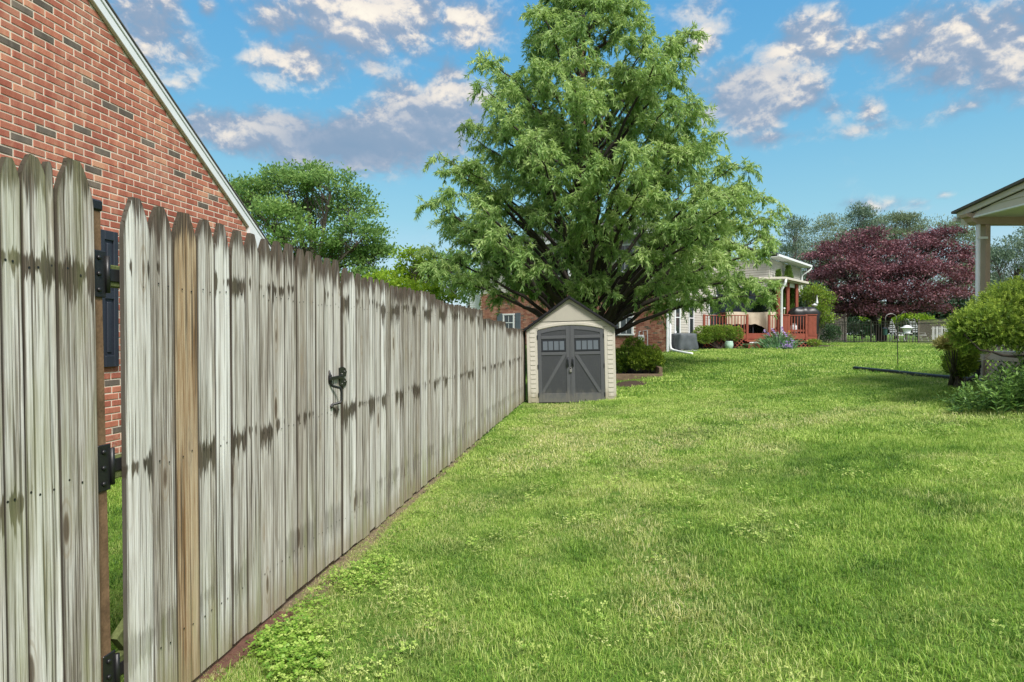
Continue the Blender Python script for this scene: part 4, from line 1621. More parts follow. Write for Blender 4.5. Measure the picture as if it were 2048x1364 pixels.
# dark screened opening of the wing behind the deck
sc0 = WA - wu * .19 - wn_ * 1.75
add('screen', MB().obox(sc0 + Vector((0, 0, 2.75)), wn_, wu, (0, 0, 1), 1.7, .02, 1.12), M_SCREEN, fh)
for i_ in range(4):
    add('screen_frame', MB().obox(sc0 - wu * .022 + wn_ * (-1.7 + 3.4 * i_ / 3) + Vector((0, 0, 2.75)), wn_, wu, (0, 0, 1), .035, .02, 1.12), M_DARK, fh)
add('corner_board', MB().obox(WB + Vector((0, 0, 3.0)), wu, wn_, (0, 0, 1), 0.05, 0.05, 2.2), M_WHITE, fh)
# eave, fascia, gutter, roof
ea, eb = WA - wu * 0.4 + Vector((0, 0, 5.25)), WB + wu * 0.4 + Vector((0, 0, 5.25))
add('soffit', MB().obox((ea + eb) / 2 + wn_ * 0.2, wu, wn_, (0, 0, 1), (eb - ea).length / 2, 0.22, 0.015), M_WHITE, fh)
add('gutter', MB().obox((ea + eb) / 2 + wn_ * 0.47 + Vector((0, 0, 0.05)), wu, wn_, (0, 0, 1), (eb - ea).length / 2, 0.05, 0.06), M_WHITE, fh, bev=0.015)
rm = MB()
r0, r1 = ea + wn_ * 0.5 + Vector((0, 0, .1)), eb + wn_ * 0.5 + Vector((0, 0, .1))
rm.poly([r0, r1, r1 - wn_ * 4.6 + Vector((0, 0, 1.5)), r0 - wn_ * 4.6 + Vector((0, 0, 1.5)), r0 + Vector((0, 0, -.05)), r1 + Vector((0, 0, -.05)), r1 - wn_ * 4.6 + Vector((0, 0, 1.4)), r0 - wn_ * 4.6 + Vector((0, 0, 1.4))],
        [(0, 1, 2, 3), (0, 4, 5, 1), (1, 5, 6, 2), (0, 3, 7, 4), (4, 7, 6, 5)])
add('roof', rm, M_ROOF, fh)
add('downspout', MB().tube([eb + wn_ * 0.47 - wu * .1, eb + wn_ * 0.45 + Vector((0, 0, -.12)) - wu * .12, eb + wn_ * 0.1 - wu * .45 + Vector((0, 0, -.45)), eb + wn_ * 0.08 - wu * .45 + Vector((0, 0, -3.9))], 0.045, 8), M_WHITE, fh, smooth=True)
# main roof: hipped, low
rm = MB()
a, b_, c_, d_ = hp(-HL - .3, -.35, ET), hp(.35, -.35, ET), hp(.35, 8.3, ET), hp(-HL - .3, 8.3, ET)
e_, f_ = hp(-HL + 3.4, 4, ET + 1.5), hp(-3.7, 4, ET + 1.5)
rm.poly([a, b_, c_, d_, e_, f_], [(0, 1, 5, 4), (1, 2, 5), (2, 3, 4, 5), (3, 0, 4), (0, 3, 2, 1)])
add('roof', rm, M_ROOF, fh)
add('fascia', MB().obox((a + b_) / 2 + Vector((0, 0, -.07)), Vv, U, (0, 0, 1), (b_ - a).length / 2, .03, .08), M_WHITE, fh)

# white downspout with its long outlet on the lawn
cx = hp(0.09, 0.12, 0)
p0 = G(1336, 703)
zg = g(cx.x, cx.y)
o1 = G(1384, 710)
dn = MB()
dn.tube([cx + Vector((0, 0, ET - .2)), cx + Vector((0, 0, zg + 0.35)), cx + Vector((0.02, -.02, zg + 0.16)), cx + Vector((.12, -.10, zg + 0.08)), Vector(((cx.x + o1.x) / 2, (cx.y + o1.y) / 2, g((cx.x + o1.x) / 2, (cx.y + o1.y) / 2) + .06)), o1 + Vector((0, 0, .05))],
        [0.05, .05, .055, .055, .05, .05], 8)
ds = add('downspout', dn, M_WHITE, smooth=True)
tag(ds, 'white downspout at the brick house corner with a long outlet lying on the lawn', 'downspout')
d2 = MB()
cx2 = hp(0.06, 0.75, 0)
d2.tube([cx2 + Vector((0, 0, 1.75)), cx2 + Vector((0, 0, 1.45)), cx2 + Vector((-.02, -.06, 1.25)), cx2 + Vector((-.02, -.08, zg + .05))], 0.035, 8)
v2 = add('vent_pipe', d2, M_WHITE, smooth=True)
tag(v2, 'white vent pipe beside the covered air conditioner', 'pipe')
# gas meter on the brick wall
gm = thing('gas_meter', 'grey gas meter on the far brick wall above the planter shrubs', 'meter', tuple(hp(-1.1, -0.2, 1.35)))
mc = hp(-1.1, -0.22, 1.42)
add('body', MB().obox(mc, Vv, U, (0, 0, 1), .14, .10, .16), M_GALV, gm, bev=.05)
add('dial', MB().tube([mc - U * .10, mc - U * .13], .07, 12), M_WHITE, gm)
add('pipe', MB().tube([mc + Vv * .1 + Vector((0, 0, .15)), mc + Vv * .1 + Vector((0, 0, .33)), mc + Vv * .28 + Vector((0, 0, .36)), mc + Vv * .3 + Vector((0, 0, .1)), mc + Vv * .3 + Vector((0, 0, -.6))], .022, 6), M_GALV, gm)
add('pipe', MB().tube([mc - Vv * .1 + Vector((0, 0, .15)), mc - Vv * .1 + Vector((0, 0, .30)), mc - Vv * .12 + U * .2 + Vector((0, 0, .32))], .022, 6), M_GALV, gm)

# covered air conditioner
ac0 = on_ground(*(P(1366, 690, 26.6).xy))
ac = thing('air_conditioner', 'air conditioner under a sagging grey cover on a slab beside the house corner', 'air conditioner', tuple(ac0), (0, 0, R(18)))
add('slab', MB().box((-.55, -.5, -.06), (.55, .5, .06)), M_GALV, ac, world=False, bev=.01)
cm = MB()
n = 44
rng = np.random.default_rng(3)
rows_ = []
for lv, (z_, sc_) in enumerate(((.09, .47), (.18, .485), (.34, .47), (.52, .455), (.68, .45), (.745, .43), (.77, .36), (.775, .2), (.77, .0))):
    for i in range(n):
        a_ = 2 * math.pi * i / n
        q = max(abs(math.cos(a_)), abs(math.sin(a_)))
        r_ = sc_ / q * (1 - 0.06 * (1 / q - 1))
        fold = 0.018 * math.sin(a_ * 7 + lv * .9) * (1 if lv < 5 else .3) + 0.012 * math.sin(a_ * 13 - lv * 1.4)
        r_ = max(0, r_ + fold) if sc_ > 0 else 0
        cm.v.append((r_ * math.cos(a_), r_ * math.sin(a_), z_ + 0.012 * math.sin(a_ * 5)))
for lv in range(8):
    for i in range(n):
        a_ = lv * n
        cm.f.append((a_ + i, a_ + (i + 1) % n, a_ + n + (i + 1) % n, a_ + n + i))
cm.mi = [0] * len(cm.f)
add('cover', cm, M_COVER, ac, world=False, smooth=True)

# ================================================================== red deck
DY = 28.0
dx0, dx1 = P(1405, 680, DY).x, P(1632, 680, DY).x
FZ = P(1500, 666.5, DY).z               # deck floor
RT = P(1500, 630, DY).z                 # rail top
dzg = g((dx0 + dx1) / 2, DY)
deck = thing('deck', 'red stained deck with baluster rails, lattice skirt and steps beyond the lawn', 'deck', ((dx0 + dx1) / 2, DY, dzg))
fl_ = MB()
nb = 24
for i in range(nb):
    y0 = DY + i * 0.145
    o = add('floor_board', MB().box((dx0, y0, FZ - .028), (dx1, y0 + .139, FZ)), M_RED, deck)
add('fascia', MB().box((dx0, DY - .035, FZ - .26), (dx1, DY - .002, FZ - .03)), M_RED, deck, bev=.004)
add('side_fascia', MB().box((dx1 + .002, DY - .035, FZ - .26), (dx1 + .035, DY + 3.5, FZ - .03)), M_RED, deck, bev=.004)


def X_(px, Y=DY):
    return P(px, 680, Y).x


def rail_run(px0, px1, y=DY, posts=(True, True)):
    x0, x1 = X_(px0, y), X_(px1, y)
    add('top_rail', MB().box((x0 - .03, y - .06, RT - .038), (x1 + .03, y + .08, RT)), M_RED, deck, bev=.005)
    add('bottom_rail', MB().box((x0, y - .012, FZ + .075), (x1, y + .026, FZ + .165)), M_RED, deck)
    n = max(2, int(round((x1 - x0) / .136)))
    for i in range(1, n):
        xx = x0 + (x1 - x0) * i / n
        add('baluster', MB().box((xx - .019, y - .032, FZ - .02), (xx + .019, y - .0125, RT - .04)), M_RED, deck)
    for k_, xx in ((0, x0), (1, x1)):
        if posts[k_]:
            add('post', MB().box((xx - .05, y - .055, FZ - .4), (xx + .05, y + .045, RT + .03)), M_RED, deck, bev=.006)


rail_run(1408, 1494)
rail_run(1538, 1556, posts=(True, False))
rail_run(1577, 1612)
# solid board panels
for a_, b_ in ((1562, 1576.5), (1615.5, 1632)):
    x0, x1 = X_(a_), X_(b_)
    n = 5 if b_ < 1600 else 6
    for i in range(n):
        add('panel_board', MB().box((x0 + (x1 - x0) * i / n, DY - .05, FZ - .12), (x0 + (x1 - x0) * (i + 1) / n - .008, DY - .026, RT + .0)), M_RED, deck)
    add('panel_cap', MB().box((x0 - .02, DY - .08, RT + .002), (x1 + .02, DY + .05, RT + .035)), M_RED, deck)
# right side rail going back
for i in range(22):
    yy = DY + .14 * i
    add('baluster', MB().box((dx1 - .02, yy, FZ), (dx1 + .018, yy + .036, RT - .04)), M_RED, deck)
add('top_rail', MB().box((dx1 - .07, DY + .09, RT - .038), (dx1 + .06, DY + 3.3, RT)), M_RED, deck)
# steps
sx0, sx1 = X_(1488), X_(1522)
z1 = P(1500, 681.5, DY - .35).z
add('step', MB().box((sx0, DY - .36, z1 - .05), (sx1, DY - .04, z1 - .005)), M_RED, deck)
add('riser', MB().box((sx0, DY - .10, dzg - .05), (sx1, DY - .075, FZ - .28)), M_RED, deck)
zz = dzg + .19
add('step', MB().box((sx0 - .05, DY - .66, zz - .04), (sx1, DY - .34, zz)), M_RED, deck)
add('riser', MB().box((sx0 - .05, DY - .65, dzg - .15), (sx1, DY - .62, zz - .042)), M_RED, deck)


def lattice(name, parent, a, ax, nrm, w, z0, z1, mat, pitch=.105, sw_=.026):
    """two layers of thin crossing slats between two heights, cut to the field"""
    ax, nrm = Vector(ax), Vector(nrm)
    up_ = Vector((0, 0, 1))
    lat = None
    H = z1 - z0
    step = pitch * math.sqrt(2)
    slats = []
    for lay, sgn in ((0, 1), (1, -1)):
        k_ = -H
        while k_ < w + H:
            t0, t1 = (k_, k_ + H) if sgn > 0 else (k_ + H, k_)
            # clip x to [0,w]
            pa, pb = [t0, 0.0], [t1, H]
            if (pa[0] < 0 and pb[0] < 0) or (pa[0] > w and pb[0] > w):
                k_ += step
                continue
            for q, r_ in ((pa, pb), (pb, pa)):
                if q[0] < 0:
                    f = (0 - q[0]) / (r_[0] - q[0])
                    q[1] += (r_[1] - q[1]) * f
                    q[0] = 0
                if q[0] > w:
                    f = (w - q[0]) / (r_[0] - q[0])
                    q[1] += (r_[1] - q[1]) * f
                    q[0] = w
            A_ = a + ax * pa[0] + up_ * (z0 + pa[1]) + nrm * (.004 + .007 * lay)
            B_ = a + ax * pb[0] + up_ * (z0 + pb[1]) + nrm * (.004 + .007 * lay)
            if (A_ - B_).length > .03:
                slats.append(add('lattice_slat', MB().bar(A_, B_, .006, sw_, up=ax.cross(up_).cross(B_ - A_).normalized()), mat, parent))
            k_ += step
    return slats


lattice('lattice', deck, Vector((dx0, DY - .03, 0)), (1, 0, 0), (0, -1, 0), sx0 - dx0, dzg + .02, FZ - .27, M_RED, .13, .035)
lattice('lattice', deck, Vector((X_(1590), DY - .03, 0)), (1, 0, 0), (0, -1, 0), dx1 - X_(1590), dzg + .0, FZ - .27, M_RED, .13, .035)
# dark sheet standing in for the shade under the deck
add('skirt_shade', MB().box((dx0, DY + .25, dzg - .3), (dx1, DY + .27, FZ - .27)), M_DARK, deck)

# porch roof over the deck, three red posts, gutter with downspout
pr = thing('porch_roof', 'pale flat porch roof on three red posts over the red deck', 'porch roof', ((X_(1563)), DY, FZ))
Rz = 4.02
q0 = Vector((X_(1563), DY - .25, 0))
q1 = Vector((X_(1517), DY - .05, 0))
q2 = Vector((P(1612, 668, 30.4).x, 30.4, 0))
q3 = q1 + (q2 - q0) * 1.15
rf = MB()
v4 = [q1, q0, q2, q3]
rf.poly([v + Vector((0, 0, Rz)) for v in v4] + [v + Vector((0, 0, Rz + .17)) for v in v4], [(0, 3, 2, 1), (4, 5, 6, 7), (0, 1, 5, 4), (1, 2, 6, 5), (2, 3, 7, 6), (3, 0, 4, 7)])
add('roof', rf, M_VINYL, pr)
for a_, b_ in ((q1, q0), (q0, q2)):
    dd = (b_ - a_).normalized()
    nn = Vector((dd.y, -dd.x, 0))
    add('gutter', MB().obox((a_ + b_) / 2 + nn * .06 + Vector((0, 0, Rz + .10)), dd, nn, (0, 0, 1), (b_ - a_).length / 2 + .05, .055, .06), M_TRIM, pr, bev=.02)
    add('header', MB().obox((a_ + b_) / 2 - nn * .28 + Vector((0, 0, Rz - .10)), dd, nn, (0, 0, 1), (b_ - a_).length / 2 - .3, .05, .09), M_WHITE, pr)
for px_, y_ in ((1556, 28.12), (1575, 28.9), (1592.5, 29.7)):
    xx = X_(px_, y_)
    add('post', MB().box((xx - .065, y_ - .065, FZ), (xx + .065, y_ + .065, Rz - .005)), M_RED, pr, bev=.008)
# downspout from the roof corner to the ground
xx = X_(1562.5, DY - .15)
d3 = MB()
d3.tube([q0 + Vector((.05, -.06, Rz + .06)), q0 + Vector((.02, -.08, Rz - .10)), Vector((xx, DY - .16, Rz - .42)), Vector((xx, DY - .16, FZ + .2)), Vector((xx, DY - .16, dzg + .05))], .055, 8)
add('downspout', d3, M_WHITE, pr, smooth=True)

# tan covered furniture on the deck
tf = thing('covered_table', 'tan cloth cover hanging crooked over a table on the red deck', 'furniture cover', ((X_(1500)), DY + 1.2, FZ))
tx0, tx1 = X_(1447, DY + 1.2), X_(1553, DY + 1.2)
ty0, ty1 = DY + .75, DY + 1.9
tz = P(1500, 624.5, DY + 1.0).z
cv = MB()
nx_ = 36
hem = lambda f: FZ + .42 + (0.0 if f < .45 else 0) - (.38 * math.exp(-((f - .78) / .12) ** 2)) + .02 * math.sin(f * 40)
vs, fs = [], []
for i in range(nx_ + 1):
    f = i / nx_
    x_ = tx0 + (tx1 - tx0) * f
    ht = tz + .015 * math.sin(f * 9)
    sagg = .04 * math.sin(f * 23) + .03 * math.sin(f * 51 + 1)
    vs += [(x_, ty0 - .05 + sagg * .8, hem(f)), (x_, ty0 - .03 + sagg * .5, (hem(f) + ht) / 2), (x_, ty0, ht - .03), (x_, ty0 + .06, ht), (x_, ty1, ht + .01), (x_, ty1 + .05, FZ + .5)]
for i in range(nx_):
    for j in range(5):
        a_ = i * 6 + j
        fs.append((a_, a_ + 6, a_ + 7, a_ + 1))
cv.poly(vs, fs)
add('cover', cv, M_TAN, tf, smooth=True)
for xx in (tx0 + .15, (tx0 + tx1) / 2, tx1 - .15):
    for yy in (ty0 + .1, ty1 - .1):
        add('leg', MB().box((xx - .025, yy - .025, FZ), (xx + .025, yy + .025, tz - .04)), M_DARK, tf)
# gas grill under black cover, gas bottle
gr = thing('grill', 'gas grill under a creased black cover at the right end of the red deck', 'grill', (X_(1606, 28.7), 28.7, FZ))
gm_ = MB()
gx = X_(1606, 28.7)
n = 36
for lv, (z_, sx_, sy_) in enumerate(((.0, .62, .32), (.5, .62, .32), (.92, .66, .34), (1.02, .64, .33), (1.15, .5, .27), (1.19, .3, .18), (1.2, 0, 0))):
    for i in range(n):
        a_ = 2 * math.pi * i / n
        q = max(abs(math.cos(a_)), abs(math.sin(a_))) ** .7
        wob = 1 + .05 * math.sin(a_ * 9 + lv) + .03 * math.sin(a_ * 15)
        gm_.v.append((gx + sx_ / q * math.cos(a_) * wob, 28.7 + sy_ / q * math.sin(a_) * wob, FZ + z_ + .03 * math.sin(a_ * 7)*(lv > 3)))
for lv in range(6):
    for i in range(n):
        a_ = lv * n
        gm_.f.append((a_ + i, a_ + (i + 1) % n, a_ + n + (i + 1) % n, a_ + n + i))
gm_.mi = [0] * len(gm_.f)
add('cover', gm_, M_BLACK, gr, smooth=True)
gb = thing('gas_bottle', 'white propane bottle behind the red deck balusters', 'gas bottle', (X_(1587.5, 28.35), 28.35, FZ))
bx = X_(1587.5, 28.35)
add('tank', MB().lathe([(.0, .0), (.10, .0), (.105, .03), (.15, .06), (.155, .12), (.155, .28), (.13, .36), (.05, .40), (0, .40)], (bx, 28.35, FZ), 16), M_WHITE, gb, smooth=True)
add('collar', MB().lathe([(.09, .38), (.095, .46), (.088, .46), (.083, .38)], (bx, 28.35, FZ), 14), M_WHITE, gb)
add('valve', MB().tube([(bx, 28.35, FZ + .40), (bx, 28.35, FZ + .46)], .025, 8), M_STEEL, gb)
# bowl of white blossom/stones on the step
sb_ = MB()
for i in range(9):
    sb_.lathe([(0, 0), (.05, .0), (.065, .035), (.04, .07), (0, .075)], (X_(1500) + rnd.uniform(-.16, .16) + .0, DY - .52 + rnd.uniform(-.06, .06), zz + .0), 7)
o = add('white_stones', sb_, M_WHITE, kind='stuff')
o['label'] = 'heap of white stones on the lower red deck step'
# celadon pot before the hedge
pb = on_ground(*(P(1458, 690, 27.0).xy))
pot = add('pot', MB().lathe([(0, 0), (.11, 0), (.13, .02), (.18, .14), (.185, .24), (.16, .34), (.165, .36), (.145, .36), (.14, .33), (.16, .23), (0, .2)], pb, 20), M_POT, smooth=True)
tag(pot, 'pale green glazed pot in front of the clipped hedge', 'pot')

# beige vinyl fence panel left of the maple
vf = thing('vinyl_fence', 'plain beige vinyl fence panel left of the red maple', 'fence', tuple(on_ground(P(1665, 660, 40).x, 40)))
xa, xb = P(1632, 660, 40).x, P(1689, 660, 40).x
zg_ = g(xb, 40)
zt_ = P(1680, 613, 40).z
n = 11
for i in range(n):
    a_ = xa + (xb - xa) * i / n
    add('plank', MB().box((a_ + .003, 40, zg_ + .08), (a_ + (xb - xa) / n - .003, 40.04, zt_ - .05)), M_VINYL2, vf)
add('post', MB().box((xb, 39.95, zg_ - .1), (xb + .13, 40.09, zt_ + .03)), M_VINYL2, vf)
add('top_rail', MB().box((xa, 39.98, zt_ - .05), (xb - .002, 40.06, zt_ + .05)), M_VINYL2, vf)

# bronze iron fence
ife = thing('iron_fence', 'dark bronze iron picket fence across the far edge of the lawn', 'fence', tuple(on_ground(21.7, 33)))
nodes = [P(1612, 668, 39.0), P(1742, 668, 35.7), P(1837, 668, 33.0), P(1912, 668, 28.0)]
FH = 1.25
for i in range(3):
    a_, b_ = Vector((nodes[i].x, nodes[i].y, 0)), Vector((nodes[i + 1].x, nodes[i + 1].y, 0))
    d_ = (b_ - a_)
    L_ = d_.length
    d_.normalize()
    za, zb2 = g(a_.x, a_.y), g(b_.x, b_.y)
    n = int(L_ / .16)
    for k_ in range(1, n):
        q = a_ + d_ * L_ * k_ / n
        zq = za + (zb2 - za) * k_ / n
        add('picket', MB().box((q.x - .011, q.y - .011, zq + .06), (q.x + .011, q.y + .011, zq + FH)), M_FENCE_IRON, ife)
    for h_ in (FH, FH - .17, .14):
        add('rail', MB().bar(a_ + Vector((0, 0, za + h_)), b_ + Vector((0, 0, zb2 + h_)), .028, .03), M_FENCE_IRON, ife)
    add('post', MB().box((a_.x - .035, a_.y - .035, za - .1), (a_.x + .035, a_.y + .035, za + FH + .06)), M_FENCE_IRON, ife)
add('post', MB().box((b_.x - .035, b_.y - .035, zb2 - .1), (b_.x + .035, b_.y + .035, zb2 + FH + .06)), M_FENCE_IRON, ife)

# white picket fence far behind
wf = thing('white_fence', 'short white picket fence far behind the iron fence at the right', 'fence', tuple(on_ground(P(1882, 660, 52).x, 52)))
xa, xb = P(1864, 660, 52).x, P(1898, 660, 52).x
zg_ = g(xa, 52)
for i in range(10):
    a_ = xa + (xb - xa) * i / 10
    add('picket', MB().box((a_, 52, zg_ + .05), (a_ + .09, 52.02, zg_ + 1.15)), M_WHITE, wf)
for h_ in (.3, .95):
    add('rail', MB().box((xa - .05, 52.021, zg_ + h_), (xb + .05, 52.06, zg_ + h_ + .09)), M_WHITE, wf)
# glider chairs by the maple: two pale metal frames
for (px_, lab) in ((1790, 'pale metal glider chair under the red maple, left of the white feeder'), (1836, 'pale metal glider chair under the red maple, right of the white feeder')):
    y_ = 42.0
    c0 = on_ground(P(px_, 660, y_).x, y_)
    ch = thing('glider_chair', lab, 'chair', tuple(c0), (0, 0, R(25)), 'glider chairs under the maple')
    for sg in (-1, 1):
        add('frame', MB().tube([(sg * .33, -.5, 0.02), (sg * .33, -.25, .6), (sg * .33, .1, .62), (sg * .33, .45, 1.5), (sg * .33, .6, 1.55)], .03, 6), M_GALV, ch, world=False)
        add('leg', MB().tube([(sg * .33, .55, .02), (sg * .33, .3, 1.15)], .03, 6), M_GALV, ch, world=False)
    for i in range(6):
        add('back_slat', MB().box((-.32, .1 + .055 * i, .66 + .13 * i), (.32, .13 + .055 * i, .73 + .13 * i)), M_GALV, ch, world=False)
    add('seat', MB().box((-.32, -.4, .42), (.32, .12, .47)), M_WHITE, ch, world=False)

# ================================================================== shepherd's crook with feeders
pb = on_ground(*(P(1796, 700, 15.6).xy))
zt_ = P(1793, 640, 15.6).z
sc_ = thing('feeder_pole', 'thin black shepherd crook pole on the lawn holding two bird feeders', 'feeder pole', tuple(pb))
px0 = P(1793, 640, 15.6).x
top_ = Vector((px0, 15.6, zt_))
add('pole', MB().tube([pb, (pb + top_) / 2 + Vector((.006, 0, 0)), top_], .009, 6), M_BLACK, sc_)
hk = [top_]
for i in range(9):
    a_ = math.pi * i / 8
    hk.append(top_ + Vector((-.14 + .14 * math.cos(a_), 0, .05 + .11 * math.sin(a_))))
hk.append(top_ + Vector((-.27, 0, -.06)))
add('hook', MB().tube(hk, .007, 6), M_STEEL, sc_, smooth=True)
hr = [top_ + Vector((0, 0, -.02)), top_ + Vector((.07, 0, .10)), top_ + Vector((.19, 0, .23)), top_ + Vector((.24, 0, .20)), top_ + Vector((.20, 0, .05))]
add('hook', MB().tube(hr, .008, 6), M_BLACK, sc_, smooth=True)
gf = P(1770, 663, 15.6)
f1 = thing('bird_feeder', 'small dark green cylinder feeder hanging on the left hook of the black pole', 'bird feeder', tuple(gf), group='feeders on the black pole')
add('tube', MB().lathe([(0, -.09), (.05, -.09), (.05, .06), (0, .06)], gf, 14), M_GREENPL, f1)
add('lid', MB().lathe([(.055, .06), (.06, .075), (.02, .10), (0, .10)], gf, 14), M_DARK, f1)
add('wire', MB().tube([gf + Vector((0, 0, .1)), Vector((top_.x - .27, 15.6, top_.z - .06))], .003, 5), M_STEEL, f1)
wf_ = P(1814, 659, 15.6)
f2 = thing('bird_feeder', 'white broad lidded lantern feeder hanging on the right hook of the black pole', 'bird feeder', tuple(wf_), group='feeders on the black pole')
add('tank', MB().lathe([(0, -.09), (.072, -.09), (.075, -.07), (.108, .04), (0, .04)], wf_, 20), M_WHITE, f2, smooth=False)
add('lid', MB().lathe([(.155, .035), (.16, .045), (.09, .065), (.075, .09), (.03, .108), (0, .108)], wf_, 20), M_WHITE, f2)
add('tray', MB().lathe([(0, -.105), (.115, -.105), (.12, -.088), (0, -.092)], wf_, 20), M_WHITE, f2)
add('wire', MB().tube([wf_ + Vector((0, 0, .1)), hr[-1]], .003, 5), M_STEEL, f2)
# slim white spire and bowl feeder before the green shrub
wp_ = P(1634, 606, 29.5)
f3 = thing('bird_feeder', 'small white pointed feeder hanging before the green shrub beside the deck', 'bird feeder', tuple(wp_))
add('spire', MB().lathe([(.05, -.02), (.055, .02), (.02, .22), (.004, .38)], wp_, 10), M_WHITE, f3)
add('bowl', MB().lathe([(0, -.19), (.08, -.17), (.13, -.11), (.13, -.08), (.05, -.06), (.04, -.02)], wp_ + Vector((-.12, 0, 0)), 12), M_WHITE, f3)
gpole = on_ground(wp_.x - .03, 29.6)
add('pole', MB().tube([gpole, Vector((gpole.x, 29.6, wp_.z + .3)), wp_ + Vector((0, 0, .4))], .012, 6), M_BLACK, f3)
# lollipop ornament on the deck rail
lp = P(1568.5, 617, 27.98)
lo = thing('rail_ornament', 'small pale ball ornament on a thin stem above the red deck rail', 'ornament', tuple(lp))
add('ball', MB().lathe([(0, -.05), (.04, -.03), (.05, 0), (.04, .03), (0, .05)], lp, 10), M_WHITE, lo, smooth=True)
add('stem', MB().tube([Vector((lp.x, lp.y, RT + .03)), lp - Vector((0, 0, .045))], .012, 6), M_TRIM, lo)

# ================================================================== porch at the right edge
PX, PY = 8.42, 11.0
po = thing('porch', 'tan porch corner with post, sided gable, lattice skirt and railing at the right edge', 'porch', (PX, PY, g(PX, PY)))
zf = P(1975, 702, PY).z
zg_ = g(PX, PY)
zb = P(1975, 450, PY).z
# corner post with a white downspout beside it
xp0, xp1 = P(1972, 500, PY - .075).x, P(1981.5, 500, PY - .075).x
add('post', MB().box((xp0, PY - .075, zf), (xp1, PY + .075, zb)), M_BEAM, po, bev=.006)
# beam, with a notched end
zbt = P(1975, 428, PY).z
bm_ = MB()
x0b = P(1925, 440, PY).x
bm_.prism([(x0b, zbt - .01), (x0b + .02, zbt - .06), (x0b + .09, zbt - .08), (x0b + .12, zb + .05), (x0b + .2, zb), (xp1 + 6, zb), (xp1 + 6, zbt), (x0b + .06, zbt)], PY - .09, PY + .09)
add('beam', bm_, M_BEAM, po)
# gable side wall: boards lapped along Y, from the corner toward the viewer
zs = P(1952, 432, PY - .1).z
GXp = P(1950, 432, PY - .1).x
zr0 = zs + .055
rake = .135
ys_, ye_ = PY + .0, 4.5
nb_ = 8
lap_ = .118
for i in range(nb_):
    z0 = zs + lap_ * i
    # the board is cut by the rake: it starts where the rake is higher than its foot
    yst = ys_ - max(0, (z0 - zr0) / rake)
    yst2 = ys_ - max(0, (z0 + lap_ - zr0) / rake)
    if yst < ye_ + .3:
        break
    mb = MB()
    mb.poly([(GXp - .018, yst, z0), (GXp - .018, ye_, z0), (GXp - .003, ye_, z0 + lap_), (GXp - .003, max(yst2, ye_), z0 + lap_), (GXp, yst, z0), (GXp, ye_, z0)], [(0, 1, 2, 3), (4, 5, 1, 0)])
    add('siding_board', mb, M_TRIM, po, fix=False)
bk = MB()
bk.prism([(ys_, zs), (ys_, zr0), (ye_, zr0 + rake * (ys_ - ye_)), (ye_, zs)], GXp + .004, GXp + .05, axes=((0, 1, 0), (0, 0, 1), (1, 0, 0)))
add('gable_wall', bk, M_TRIM, po)
add('trim', MB().box((GXp - .026, ye_, zs - .03), (GXp + .05, ys_ - .05, zs - .002)), M_WHITE, po)
add('corner_board', MB().box((GXp - .03, ys_ - .0, zs - .0), (GXp + .05, ys_ + .06, zr0 - .01)), M_TRIM, po)
add('eave_box', MB().prism([(ys_ + .062, zs - .13), (ys_ + .062, zr0 + .02), (ys_ + .2, zr0 + .0), (ys_ + .2, zs - .11)], GXp - .03, GXp + 3, axes=((0, 1, 0), (0, 0, 1), (1, 0, 0))), M_TRIM, po)
rd = Vector((0, -1, rake)).normalized()
ru = Vector((0, rake, 1)).normalized()
a_ = Vector((GXp, ys_ + .25, zr0 - rake * .25))
Lr = 7.2
add('rake_board', MB().obox(a_ + rd * Lr / 2 + ru * .055 + Vector((-.045, 0, 0)), rd, (1, 0, 0), ru, Lr / 2, .018, .045), M_TRIM, po)
add('roof', MB().obox(a_ + rd * (Lr / 2 - .03) + ru * .125 + Vector((2.9, 0, 0)), rd, (1, 0, 0), ru, Lr / 2 + .03, 3.02, .022), M_ROOF, po)
add('gutter', MB().box((GXp - .10, ys_ + .262, zs - .04), (GXp + 4, ys_ + .35, zs + .05)), M_WHITE, po, bev=.02)
add('ceiling', MB().box((GXp + .051, 4.5, zs - .012), (GXp + 6, ys_ + .0, zs + .004)), M_SOFFIT, po)
# deck of the porch, skirt
add('floor', MB().box((PX - .02, 4.5, zf - .045), (PX + 6, PY + .1, zf)), M_PORCH, po)
add('skirt_board', MB().box((PX - .03, 4.6, zf - .16), (PX - .004, PY + .09, zf - .047)), M_PORCH, po)
add('corner_trim', MB().box((PX - .045, PY - .03, zg_ - .1), (PX - .004, PY + .09, zf - .162)), M_PORCH, po)
add('bottom_board', MB().box((PX - .03, 8.0, zg_ - .12), (PX - .004, PY - .032, zg_ + .03)), M_PORCH, po)
lattice('lattice', po, Vector((PX - .004, PY - .035, 0)), (0, -1, 0), (-1, 0, 0), 2.6, zg_ + .03, zf - .165, M_PORCH, .085, .036)
add('skirt_shade', MB().box((PX + .25, 4.6, zg_ - .3), (PX + .27, PY, zf - .05)), M_DARK, po)  # dark sheet in place of the shade below the porch floor
# railing on the left face
zrt = P(1960, 590, PY).z
add('top_rail', MB().box((PX - .06, 4.6, zrt - .04), (PX + .09, PY - .13, zrt)), M_PORCH, po)
add('bottom_rail', MB().box((PX - .01, 4.6, zf + .09), (PX + .03, PY - .13, zf + .18)), M_PORCH, po)
for i in range(20):
    yy = PY - .24 - .135 * i
    add('baluster', MB().box((PX - .05, yy, zf + .02), (PX - .012, yy + .038, zrt - .042)), M_PORCH, po)
